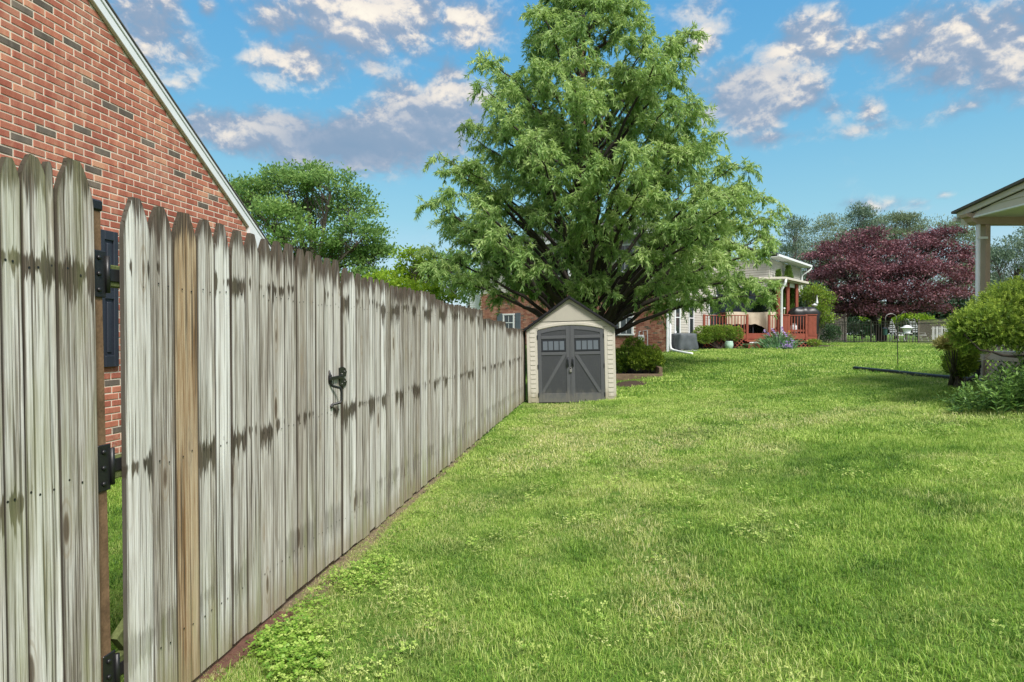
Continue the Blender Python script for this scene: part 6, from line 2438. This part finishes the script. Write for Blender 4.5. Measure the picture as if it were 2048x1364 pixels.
b0 = on_ground(P(1262, 720, 18.9).x, 18.9)
shrub('shrub', 'light green shrub in the mulch planter, half hidden by the shed wall', 'shrub', b0, [sl_(1255, 712, 32, 18, 18.9), sl_(1240, 728, 22, 16, 18.6), sl_(1268, 690, 20, 14, 19.3)], 5200, .065, L_SHRUB, 91, group='shrubs in the planter', tint0=.42)
b0 = on_ground(P(1296, 735, 18.4).x, 18.4)
shrub('shrub', 'yellow green shrub in the mulch planter at its outer corner', 'shrub', b0, [sl_(1294, 714, 28, 22, 18.4), sl_(1306, 722, 20, 16, 18.3), sl_(1275, 722, 18, 16, 18.2)], 5600, .065, L_SHRUB, 92, group='shrubs in the planter', tint0=.58)
# clipped hedge before the deck
hY = 27.6
b0 = on_ground(P(1440, 680, hY).x, hY)
shrub('hedge', 'clipped low hedge with a flat top before the red deck', 'hedge', b0, [sl_(1405, 668, 18, 15, hY), sl_(1425, 667, 22, 15, hY), sl_(1450, 666, 24, 14, hY), sl_(1470, 668, 15, 14, hY), sl_(1408, 678, 14, 9, hY - .2)], 9000, .06, L_BOX, 93, inward=.25, tint0=.5, up=.7)
# open green shrub right of the deck
hY = 31.5
b0 = on_ground(P(1632, 680, hY).x, hY)
broad_tree('shrub', 'open light green shrub between the red deck and the crimson maple', 'shrub', b0,
           lobes_px([(1625, 590, 24, 20, 0), (1648, 600, 18, 18, .2), (1612, 605, 18, 20, .2), (1640, 625, 24, 20, -.2), (1650, 645, 18, 14, 0), (1625, 640, 14, 14, .3)], hY), .5, 120, 34, .10, L_SHRUB, M_BARK, 95, .06, crad=.22, flat=.8, stems=4, tint0=.45, up=.6)
shrub('shrub', 'dull dark green shrub low beside the deck end and iron fence', 'shrub', on_ground(P(1655, 680, 33).x, 33), [sl_(1650, 664, 20, 16, 33), sl_(1668, 666, 14, 14, 33.4)], 3000, .08, L_DARK, 96, tint0=.7)

# the big layered yew at the right edge
def yew():
    rng = np.random.default_rng(101)
    Y0 = 8.6
    bx = P(2035, 700, Y0).x
    base = np.array([bx + .3, Y0 + .7, g(bx + .3, Y0 + .7)])
    rt = thing('yew', 'big spreading yew bush with bright tips before the porch at the right edge', 'bush', tuple(base))
    lob = [sl_(1985, 650, 66, 42, Y0, .7), sl_(1945, 665, 40, 36, Y0 + .1, .8), sl_(2040, 610, 66, 46, Y0 + .2, .8), sl_(2075, 660, 80, 44, Y0, .8), sl_(2110, 600, 90, 60, Y0 + .5, .8), sl_(2000, 620, 46, 34, Y0 + .3, .8), sl_(1935, 648, 26, 24, Y0 + .2, .8), sl_(2150, 660, 80, 50, Y0)]
    LP, LD, LL, LT = [], [], [], []
    tb = Tubes()
    for c_, r_ in lob:
        c_, r_ = np.asarray(c_), np.asarray(r_)
        ns = int(150000 * r_[0] * r_[2] / 9) + 60
        ns = int(r_[0] * r_[2] * 9500)
        d = rand_dirs(ns, rng)
        lump = 1 + .12 * np.sin(d[:, 0] * 9 + 1) * np.sin(d[:, 2] * 8) + .08 * np.sin(d[:, 1] * 13)
        rad = lump * (1 - .55 * rng.random(ns) ** 1.6)
        p0 = c_ + d * r_ * rad[:, None]
        sd = unit(d * .75 + rng.normal(scale=.45, size=(ns, 3)) + np.array([0, 0, .38]))
        sl = rng.uniform(.05, .12, ns)
        k_ = 16
        t_ = np.linspace(.05, 1, k_)[None, :, None]
        pp = p0[:, None, :] + sd[:, None, :] * sl[:, None, None] * t_
        sidev = unit(np.cross(sd, rng.normal(size=(ns, 3))))
        alt = np.where(np.arange(k_) % 2 == 0, 1, -1)[None, :, None]
        nd = sd[:, None, :] * .75 + sidev[:, None, :] * alt * .9 + rng.normal(scale=.22, size=(ns, k_, 3))
        LP.append(pp.reshape(-1, 3))
        LD.append(nd.reshape(-1, 3))
        LL.append(np.repeat(rng.uniform(.024, .040, ns), k_))
        tip = np.linspace(0, 1, k_)[None, :]
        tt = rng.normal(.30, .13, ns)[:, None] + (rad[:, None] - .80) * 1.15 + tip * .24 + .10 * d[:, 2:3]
        LT.append(tt.reshape(-1))
        hub = c_ - np.array([0, 0, r_[2] * .6])
        for q in range(16):
            e = c_ + rand_dirs(1, rng)[0] * r_ * .85
            tb.add(bez(hub, hub * .5 + e * .5 + rng.normal(scale=.05, size=3), e, 6), .012, .003, 4)
    tb.add(bez(base, base * .5 + np.array(P(2100, 690, Y0 + .3)) * .5, np.array(P(2085, 660, Y0 + .2)), 8), .05, .025, 8)
    # bare crooked branch under the skirt
    ptsb = [P(1928, 668, Y0), P(1960, 700, Y0 - .2), P(1985, 704, Y0 - .2), P(2005, 711, Y0 - .2), P(2030, 713, Y0 - .1), P(2070, 712, Y0 + .1), P(2100, 730, Y0 + .3)]
    tb.add(np.array(ptsb), .010, .026, 6)
    tb.add(np.array([P(1968, 716, Y0 - .3), P(1985, 704, Y0 - .2), P(1995, 690, Y0 - .1)]), .006, .008, 5)
    put('branches', tb.mesh('branches', M_LIMB, base), rt, 'stuff')
    LP, LD, LL, LT = map(np.concatenate, (LP, LD, LL, LT))
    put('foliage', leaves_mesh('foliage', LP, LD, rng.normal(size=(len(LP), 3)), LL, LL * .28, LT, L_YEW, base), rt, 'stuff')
    return len(LP)


print('yew', yew())
gY = 10.4
b0 = on_ground(P(1920, 745, gY).x, gY)
shrub('shrub', 'small bronze green cypress shrub under the yew beside the drain pipe', 'shrub', b0, [sl_(1921, 722, 27, 27, gY), sl_(1918, 736, 25, 13, gY), sl_(1926, 702, 25, 22, gY)], 10500, .055, L_YEW, 111, aspect=.3, tint0=.5, up=.2, inward=.5)
shrub('golden_shrub', 'pale golden tipped branch spray above the small cypress shrub', 'shrub', on_ground(P(1912, 720, gY + .3).x, gY + .3), [sl_(1893, 688, 19, 9, 9.6), sl_(1903, 682, 15, 10, 9.6)], 1700, .075, L_GOLD, 112, aspect=.25, tint0=.6, up=.4, inward=.6)


# leafy perennial clump, bottom right
def stems_clump():
    rng = np.random.default_rng(121)
    Y0 = 7.6
    bx = P(2010, 800, Y0).x
    base = np.array([bx, Y0, g(bx, Y0)])
    rt = thing('perennial_clump', 'clump of tall glossy leaved perennials before the lattice skirt at the right edge', 'plant', tuple(base))
    tb = Tubes()
    LP, LD, LS, LL, LT = [], [], [], [], []
    n = 0
    while n < 215:
        px, Yd = rng.uniform(1900, 2110), rng.uniform(6.5, 8.8)
        f = (px - 1900) / 150
        hh = np.clip(.12 + .40 * f + rng.normal(scale=.09), .10, .66)
        if px < 1990 and rng.random() < .35:
            continue
        x_ = P(px, 800, Yd).x
        p0 = np.array([x_, Yd, g(x_, Yd)])
        if proj((p0[0], p0[1], p0[2]))[1] > 836 - rng.random() * 14 + (px - 1960) * .03:
            continue
        n += 1
        lean = rng.normal(scale=.16, size=3) * [1, 1, 0]
        p1 = p0 + lean + np.array([0, 0, hh])
        cc = bez(p0, p0 + np.array([0, 0, hh * .6]), p1, 8)
        tb.add(cc, .005, .003, 4)
        k_ = int(hh * 40) + 6
        for q in range(k_):
            t_ = .22 + .78 * q / k_
            pp = cc[int(t_ * 7)] + rng.normal(scale=.006, size=3)
            a_ = q * 2.4 + rng.uniform(-.3, .3)
            dv = np.array([math.cos(a_), math.sin(a_), rng.uniform(-.05, .75) + (.7 if t_ > .9 else 0)])
            LP.append(pp)
            LD.append(dv)
            LS.append(np.cross(dv, [0, 0, 1]) + rng.normal(scale=.2, size=3))
            LL.append(rng.uniform(.06, .125) * (1.1 - .4 * t_))
            LT.append(rng.normal(.42 + .3 * t_, .15))
    put('stems', tb.mesh('stems', L_PLANT, base), rt, 'stuff')
    LP, LD, LS, LL, LT = map(np.array, (LP, LD, LS, LL, LT))
    put('foliage', leaves_mesh('foliage', LP, LD, LS, LL, LL * .34, LT, L_PLANT, base, fold=-.15), rt, 'stuff')


stems_clump()


# iris clump and purple flowers before the deck
def iris():
    rng = np.random.default_rng(131)
    Y0 = 26.8
    bx = P(1555, 690, Y0).x
    base = np.array([bx, Y0, g(bx, Y0)])
    rt = thing('iris_clump', 'clump of sword leaved irises with pale purple blooms before the red deck steps', 'flowers', tuple(base))
    LP, LD, LS, LL, LT = [], [], [], [], []
    for q in range(330):
        px = rng.normal(1556, 16)
        Yd = Y0 + rng.normal(scale=.35)
        x_ = P(px, 690, Yd).x
        p0 = np.array([x_, Yd, g(x_, Yd)])
        fan = (px - 1556) / 22
        d = np.array([fan * .75 + rng.normal(scale=.22), rng.normal(scale=.25), 1.0])
        d /= np.linalg.norm(d)
        ln = rng.uniform(.4, .72)
        # arching: three joined pieces
        p1 = p0 + d * ln * .5
        d2 = unit(d + np.array([fan * .35, 0, -.28]))
        p2 = p1 + d2 * ln * .35
        d3 = unit(d2 + np.array([fan * .5, 0, -.55]))
        for (a_, dd, l_) in ((p0, d, ln * .56), (p1, d2, ln * .42), (p2, d3, ln * .28)):
            LP.append(a_)
            LD.append(dd)
            LS.append(np.array([1, rng.normal(scale=.5), 0]))
            LL.append(l_)
            LT.append(rng.normal(.5, .2))
    LP, LD, LS, LL, LT = map(np.array, (LP, LD, LS, LL, LT))
    put('leaves', leaves_mesh('leaves', LP, LD, LS, LL, .035, LT, L_IRIS, base), rt, 'stuff')
    tb = Tubes()
    fl = []
    for (px, py) in ((1529, 663), (1536, 669), (1548, 664), (1553, 673), (1558, 681), (1564, 657), (1566, 663), (1573, 672), (1551, 668), (1541, 690), (1536, 693), (1561, 686), (1582, 680), (1587, 684), (1545, 660), (1570, 668)):
        q = P(px, py, Y0 - .35 + rng.uniform(-.2, .2))
        fl.append(q)
        b_ = np.array([q.x * .7 + bx * .3, q.y + .1, g(q.x, q.y)])
        tb.add(bez(b_, b_ * .5 + np.array(q) * .5 + [0, 0, .05], np.array(q), 5), .008, .006, 4)
    put('stems', tb.mesh('stems', L_IRIS, base), rt, 'stuff')
    for q in fl:
        k_ = 9
        az = np.arange(k_) * 2 * np.pi / 6 + rng.random()
        upw = np.where(np.arange(k_) < 6, np.where(np.arange(k_) % 2 == 0, -.5, .9), 1.6)
        dd = np.stack([np.cos(az), np.sin(az), upw], 1)
        ss = np.stack([-np.sin(az), np.cos(az), 0 * az], 1)
        put('flower', leaves_mesh('flower', np.repeat(np.array(q)[None], k_, 0), dd, ss, rng.uniform(.08, .115, k_), .085, rng.normal(.62, .22, k_), L_PURPLE, base, fold=.25), rt)
    yq = P(1578.5, 665, Y0 - .3)
    k_ = 10
    az = np.arange(k_) * 2 * np.pi / 5
    dd = np.stack([np.cos(az), np.sin(az), np.where(np.arange(k_) < 5, .2, 1.2)], 1)
    o = put('flower', leaves_mesh('flower', np.repeat(np.array(yq)[None], k_, 0), dd, np.stack([-np.sin(az), np.cos(az), 0 * az], 1), .10, .08, rng.normal(.6, .2, k_), L_YELLOWP, base, fold=.2), rt)
    o['label'] = 'yellow bloom'
    # low purple drift
    for i, (px, py, hw, n, lab) in enumerate(((1538, 695, 7, 90, 'small tuft of purple flowers at the left foot of the iris clump'), (1575, 698, 9, 120, 'low purple flower cushion at the foot of the iris clump, edging the lawn'),
                                              (1601, 690, 12, 260, 'largest low cushion of violet flowers at the right of the iris clump'))):
        c_ = G(px, py + 2)
        r_ = np.random.default_rng(140 + i)
        t2 = thing('flower_cushion', lab, 'flowers', tuple(c_), group='low violet flowers before the deck')
        hwm = hw / F * c_.y
        p_ = np.array(c_) + np.stack([r_.normal(scale=hwm * .55, size=n), r_.normal(scale=hwm * .5, size=n), np.abs(r_.normal(scale=.10, size=n)) + .04], 1)
        d_ = r_.normal(size=(n, 3)) * .6 + [0, -.4, 1]
        put('blooms', leaves_mesh('blooms', p_, d_, r_.normal(size=(n, 3)), r_.uniform(.06, .10, n), .07, r_.normal(.55, .25, n), L_PURPLE, c_, fold=.1), t2, 'stuff')
        n2 = n * 3
        p_ = np.array(c_) + np.stack([r_.normal(scale=hwm * .6, size=n2), r_.normal(scale=hwm * .55, size=n2), r_.uniform(0, .1, n2)], 1)
        put('foliage', leaves_mesh('foliage', p_, r_.normal(size=(n2, 3)) + [0, 0, 1], r_.normal(size=(n2, 3)), .09, .03, r_.normal(.4, .2, n2), L_IRIS, c_), t2, 'stuff')


iris()
# little plants in the beds at the deck end
shrub('shrub', 'low dull green tuft in the mulch at the deck corner', 'shrub', on_ground(P(1628, 690, 27.4).x, 27.4), [sl_(1628, 686, 12, 5, 27.4)], 500, .1, L_SHRUB, 151, aspect=.3, tint0=.45)
shrub('shrub', 'pale variegated plant behind the iron fence beside the vinyl panel', 'shrub', on_ground(P(1708, 668, 38.5).x, 38.5), [sl_(1708, 657, 11, 10, 38.5)], 700, .12, L_PALE, 152, aspect=.35, tint0=.6)

# ================================================================== grass
m, t, b = new_mat('grass_blade')
tint = t.attr('tint', 'INSTANCER')
dry_ = t.attr('dry', 'INSTANCER')
vt = t.attr('along')
bt = t.attr('btint')
geo = t.new('ShaderNodeNewGeometry').outputs['Position']
nn = t.noise(geo, .9, 3.0, .6)
f = t.math('ADD', t.math('ADD', t.math('MULTIPLY', tint, .52), t.math('MULTIPLY', bt, .50)), t.math('MULTIPLY', t.math('SUBTRACT', nn, .28), .30), clamp=True)
c = t.ramp(f, [(.10, (.035, .105, .015)), (.34, (.12, .268, .032)), (.58, (.275, .455, .062)), (.9, (.56, .68, .19))])
dr = t.ramp(bt, [(0.0, (.34, .36, .085)), (.5, (.57, .58, .20)), (1.0, (.80, .76, .44))])
c = t.mix(t.math('MULTIPLY', dry_, t.smooth(bt, .05, .55)), c, dr)
c = t.mix(t.math('MULTIPLY', t.smooth(vt, .55, 1.0), .22), c, (.42, .50, .12))
t.l.new(c, b.inputs['Base Color'])
b.inputs['Roughness'].default_value = .5
b.inputs['Specular IOR Level'].default_value = .35
tr = t.new('ShaderNodeBsdfTranslucent')
t.l.new(c, tr.inputs[0])
mx = t.new('ShaderNodeMixShader')
mx.inputs[0].default_value = .38
t.l.new(b.outputs[0], mx.inputs[1])
t.l.new(tr.outputs[0], mx.inputs[2])
t.l.new(mx.outputs[0], t.n['Material Output'].inputs[0])
M_GRASS = m

protos = bpy.data.collections.new('grass_tufts')


def tuft(name, n, rad, h0, h1, w, seed, mat=None, lean=.55, seg=2):
    rng = np.random.default_rng(seed)
    V_, F_, A_, B_ = [], [], [], []
    for i in range(n):
        r_ = rad * math.sqrt(rng.random())
        a_ = rng.uniform(0, 2 * math.pi)
        p = np.array([r_ * math.cos(a_), r_ * math.sin(a_), -.006])
        h = rng.uniform(h0, h1)
        yaw = rng.uniform(0, 2 * math.pi)
        d = np.array([math.cos(yaw), math.sin(yaw), 0])
        s_ = np.array([-d[1], d[0], 0])
        ln = rng.uniform(.1, lean) + (.5 if rng.random() < .12 else 0)
        ww = w * rng.uniform(.7, 1.25)
        o_ = len(V_)
        tv = rng.random()
        q1 = p + d * h * ln * .30 + np.array([0, 0, h * .55])
        q2 = p + d * h * ln + np.array([0, 0, h * (1 - .25 * ln)])
        V_ += [p - s_ * ww * .5, p + s_ * ww * .5, q1 - s_ * ww * .42, q1 + s_ * ww * .42, q2]
        F_ += [(o_, o_ + 1, o_ + 3, o_ + 2), (o_ + 2, o_ + 3, o_ + 4)]
        A_ += [0, 0, .5, .5, 1]
        B_ += [tv] * 5
    me = bpy.data.meshes.new(name)
    me.from_pydata([tuple(v) for v in V_], [], F_)
    for nm, vals in (('along', A_), ('btint', B_)):
        at = me.attributes.new(nm, 'FLOAT', 'POINT')
        at.data.foreach_set('value', vals)
    me.materials.append(mat or M_GRASS)
    me.update()
    o = bpy.data.objects.new(name, me)
    return o


def weed(name, n, rad, seed, leaf=.022):
    rng = np.random.default_rng(seed)
    V_, F_, A_, B_ = [], [], [], []
    for i in range(n):
        r_ = rad * math.sqrt(rng.random())
        a_ = rng.uniform(0, 2 * math.pi)
        c_ = np.array([r_ * math.cos(a_), r_ * math.sin(a_), rng.uniform(.015, .06)])
        tv = rng.random()
        for k_ in range(3):
            az = a_ + k_ * 2.1
            d = np.array([math.cos(az), math.sin(az), rng.uniform(-.1, .4)])
            s_ = np.array([-math.sin(az), math.cos(az), rng.uniform(-.3, .3)])
            l_ = leaf * rng.uniform(.7, 1.3)
            o_ = len(V_)
            V_ += [c_, c_ + d * l_ * .6 + s_ * l_ * .42, c_ + d * l_, c_ + d * l_ * .6 - s_ * l_ * .42]
            F_.append((o_, o_ + 1, o_ + 2, o_ + 3))
            A_ += [.4] * 4
            B_ += [tv] * 4
    me = bpy.data.meshes.new(name)
    me.from_pydata([tuple(v) for v in V_], [], F_)
    for nm, vals in (('along', A_), ('btint', B_)):
        at = me.attributes.new(nm, 'FLOAT', 'POINT')
        at.data.foreach_set('value', vals)
    me.materials.append(M_GRASS)
    me.update()
    return bpy.data.objects.new(name, me)


def scatter_group(name, coll):
    ng = bpy.data.node_groups.new(name, 'GeometryNodeTree')
    ng.interface.new_socket('Geometry', in_out='INPUT', socket_type='NodeSocketGeometry')
    ng.interface.new_socket('Geometry', in_out='OUTPUT', socket_type='NodeSocketGeometry')
    N = ng.nodes
    gi, go = N.new('NodeGroupInput'), N.new('NodeGroupOutput')
    iop = N.new('GeometryNodeInstanceOnPoints')
    ci = N.new('GeometryNodeCollectionInfo')
    ci.inputs['Collection'].default_value = coll
    ci.inputs['Separate Children'].default_value = True
    ci.inputs['Reset Children'].default_value = True

    def na(nm, typ):
        a = N.new('GeometryNodeInputNamedAttribute')
        a.data_type = typ
        a.inputs['Name'].default_value = nm
        return a.outputs['Attribute']
    iop.inputs['Pick Instance'].default_value = True
    ng.links.new(gi.outputs[0], iop.inputs['Points'])
    ng.links.new(ci.outputs[0], iop.inputs['Instance'])
    ng.links.new(na('pick', 'INT'), iop.inputs['Instance Index'])
    ng.links.new(na('turn', 'FLOAT_VECTOR'), iop.inputs['Rotation'])
    ng.links.new(na('size', 'FLOAT'), iop.inputs['Scale'])
    ng.links.new(iop.outputs[0], go.inputs[0])
    return ng


def scatter(name, pts, pick, turn, size, tint_, dry, coll, label):
    me = bpy.data.meshes.new(name)
    me.vertices.add(len(pts))
    me.vertices.foreach_set('co', np.asarray(pts, dtype=np.float32).reshape(-1))
    for nm, typ, vals in (('pick', 'INT', pick.astype(np.int32)), ('size', 'FLOAT', size), ('tint', 'FLOAT', tint_), ('dry', 'FLOAT', dry)):
        a = me.attributes.new(nm, typ, 'POINT')
        a.data.foreach_set('value', np.asarray(vals, dtype=np.int32 if typ == 'INT' else np.float32))
    a = me.attributes.new('turn', 'FLOAT_VECTOR', 'POINT')
    a.data.foreach_set('vector', np.asarray(turn, dtype=np.float32).reshape(-1))
    me.update()
    o = bpy.data.objects.new(name, me)
    C.objects.link(o)
    md = o.modifiers.new('scatter', 'NODES')
    md.node_group = scatter_group(name, coll)
    o['kind'] = 'stuff'
    o['label'] = label
    o['category'] = 'grass' if 'grass' in name else 'weeds'
    return o


# tufts sorted by name: a.. near, b.. middle, c.. far
for i in range(5):
    protos.objects.link(tuft('tuft_a%d' % i, 62, .085, .012, .050, .0034, 200 + i, lean=1.0))
for i in range(3):
    protos.objects.link(tuft('tuft_b%d' % i, 74, .16, .022, .056, .007, 210 + i, lean=1.0))
for i in range(3):
    protos.objects.link(tuft('tuft_c%d' % i, 68, .32, .03, .062, .016, 220 + i, lean=1.0))

rng = np.random.default_rng(300)


def field(y0, y1, step, margin=2.6):
    ys_ = np.arange(y0, y1, step)
    out = []
    for y_ in ys_:
        xa = -1.05 * y_ * 1024 / F - margin
        xb = 1.05 * y_ * 1024 / F + margin
        xf = -1.86 + .1466 * y_
        lo = max(xa, xf + .02) if y_ > 3.2 else max(xa, xf - 2.2)
        lo2 = lo
        xs_ = np.arange(lo2, xb, step)
        out.append(np.stack([xs_, np.full_like(xs_, y_)], 1))
        # the strip behind the fence seen through the gap of the gate
        if 2.2 < y_ < 6.3:
            xg = np.arange(-.78 * y_, -.56 * y_, step)
            out.append(np.stack([xg, np.full_like(xg, y_)], 1))
    p = np.concatenate(out)
    p += rng.uniform(-.5, .5, p.shape) * step
    return p


def lawn_mask(p):
    x, y = p[:, 0], p[:, 1]
    ok = np.ones(len(p), bool)
    # fence foot is bare in places
    dlat = (x - (-1.86 + .1466 * y)) * math.cos(TH)
    bare = .05 + .22 * (vnoise(y * 1.7, y * 0, 9)) * np.clip(1.5 - y / 7, .1, 1)
    ok &= (dlat > bare) | (dlat < -.25)
    ok &= ~((y > 14.1) & (y < 16.7) & (np.abs(x - 1.42 - (y - 14.3) * .1466) < 1.05))      # shed
    ok &= ~((x < -1.0) & (dlat < -2.85))                                                   # near house
    ok &= ~((y > 17.6) & (y < 20.3) & (x < P(1325, 745, 17.6).x) & (x > .5))                 # planter
    for (cx, cy, rx, ry) in ((G(1262, 768).x, G(1262, 768).y, .40, .66), (P(1450, 680, 27.4).x, 27.6, 1.9, .7), (P(1575, 680, 27.2).x, 27.3, 2.1, .8), (P(1650, 680, 28.5).x, 28.7, 1.6, 1.1)):
        ok &= ((x - cx) / rx) ** 2 + ((y - cy) / ry) ** 2 > 1
    ok &= ~((y > DY - .05) & (x > dx0) & (x < dx1))
    hx_, hy_ = x - HC.x, y - HC.y
    v_, u_ = hx_ * Vv.x + hy_ * Vv.y, hx_ * U.x + hy_ * U.y
    ok &= ~((v_ < .05) & (u_ > -.05))
    ok &= ~((x > PX + .15) & (y < PY + .1))
    return ok


PA = field(1.9, 7.0, .066)
PB = field(7.0, 14.0, .105)
PC = field(14.0, 36.0, .25)
allp, pick, size = [], [], []
for p, lo, hi, s0 in ((PA, 0, 5, 1.0), (PB, 5, 8, 1.0), (PC, 8, 11, 1.0)):
    p = p[lawn_mask(p)]
    n = vnoise(p[:, 0] * 2.1, p[:, 1] * 2.1, 12)
    dr_ = dryness(p[:, 0], p[:, 1])
    thin = rng.random(len(p)) < dr_ * .28
    p = p[~thin]
    allp.append(p)
    pick.append(rng.integers(lo, hi, len(p)))
    n = vnoise(p[:, 0] * 1.6, p[:, 1] * 1.6, 12) * .6 + vnoise(p[:, 0] * 4.5, p[:, 1] * 4.5, 13) * .4
    size.append(s0 * (.70 + .62 * n) * rng.uniform(.85, 1.15, len(p)))
# straw along the foot of the fence
st_ = []
for i in range(1500):
    px_ = rng.uniform(380, 960)
    q_ = fence_pt(D_FENCE - abs(rng.normal(scale=.13)) - .01, s_of_px(px_, D_FENCE))
    st_.append((q_.x, q_.y))
st_ = np.array(st_)
n_straw = len(st_)
allp.append(st_)
pick.append(rng.integers(0, 5, n_straw))
size.append(rng.uniform(.35, .75, n_straw))
p = np.concatenate(allp)
pick, size = np.concatenate(pick), np.concatenate(size)
z = gz(p[:, 0], p[:, 1])
x, y = p[:, 0], p[:, 1]
tint_ = .50 + 1.75 * ((vnoise(x * .7, y * .7, 21) - .5) * .34 + (vnoise(x * 2.3, y * 2.3, 22) - .5) * .36 + (vnoise(x * 6.5, y * 6.5, 23) - .5) * .36) + rng.normal(scale=.09, size=len(p))
dry = np.clip(dryness(x, y) + rng.normal(scale=.06, size=len(p)), 0, 1)
dry[-n_straw:] = rng.uniform(.75, 1.0, n_straw) * (rng.random(n_straw) < .8)
tint_[-n_straw:] = rng.uniform(.4, .9, n_straw)
behind = x < -1.86 + .1466 * y - .2
tint_ = np.where(behind, tint_ - .05, tint_)
turn = np.stack([rng.normal(scale=.10, size=len(p)), rng.normal(scale=.10, size=len(p)), rng.uniform(0, 6.283, len(p))], 1)
scatter('lawn_grass', np.stack([x, y, z], 1), pick, turn, size, tint_, dry, protos, 'mown green lawn with thin straw coloured patches, from the fence to the deck')
print('tufts', len(p))

# seed heads and clover-like weeds among the grass: little pale and bright leaf specks
wd = bpy.data.collections.new('weed_tufts')
for i in range(4):
    wd.objects.link(weed('weed_%d' % i, 20, .09, 240 + i, .0125))
wp_l, wt, ws, wdry = [], [], [], []
for px0, px1, py0, py1, n, sz in ((440, 640, 1180, 1364, 300, 1.3), (500, 620, 1250, 1364, 130, 1.4), (640, 780, 1090, 1190, 150, 1.1), (700, 900, 960, 1090, 120, .9)):
    for i in range(n):
        px, py = rng.uniform(px0, px1), rng.uniform(py0, py1)
        q = G(px, py)
        dl = (q.x - (-1.86 + .1466 * q.y)) * math.cos(TH)
        if not (.13 < dl < .50) or rng.random() > 1.15 - dl * 1.6:
            continue
        if vnoise(q.x * 5, q.y * 5, 33) < .38:
            continue
        wp_l.append((q.x, q.y, q.z + .004))
        ws.append(sz * rng.uniform(.6, 1.15))
        wt.append(rng.uniform(.30, .8))
        wdry.append(0.0)
# scattered over the lawn
q = field(2.2, 13.0, .13)
q = q[lawn_mask(q)]
keep = rng.random(len(q)) < np.clip(vnoise(q[:, 0] * 1.3, q[:, 1] * 1.3, 41) * .9 + vnoise(q[:, 0] * 4, q[:, 1] * 4, 42) * .7 - .72, 0, 1)
q = q[keep]
for x_, y_ in q:
    if x_ < -1.86 + .1466 * y_:
        continue
    wp_l.append((x_, y_, g(x_, y_) + .012))
    ws.append(rng.uniform(.5, .95) * (1 + y_ * .05))
    wt.append(rng.uniform(.5, 1.0))
    wdry.append(rng.choice([0.0, .2, .5]))
n = len(wp_l)
wp_l = np.array(wp_l)
scatter('lawn_weeds', wp_l, rng.integers(0, 4, n), np.stack([rng.normal(scale=.2, size=n), rng.normal(scale=.2, size=n), rng.uniform(0, 6.283, n)], 1), np.array(ws), np.array(wt), np.array(wdry), wd, 'bright leafy weeds along the foot of the gate and in the lawn')
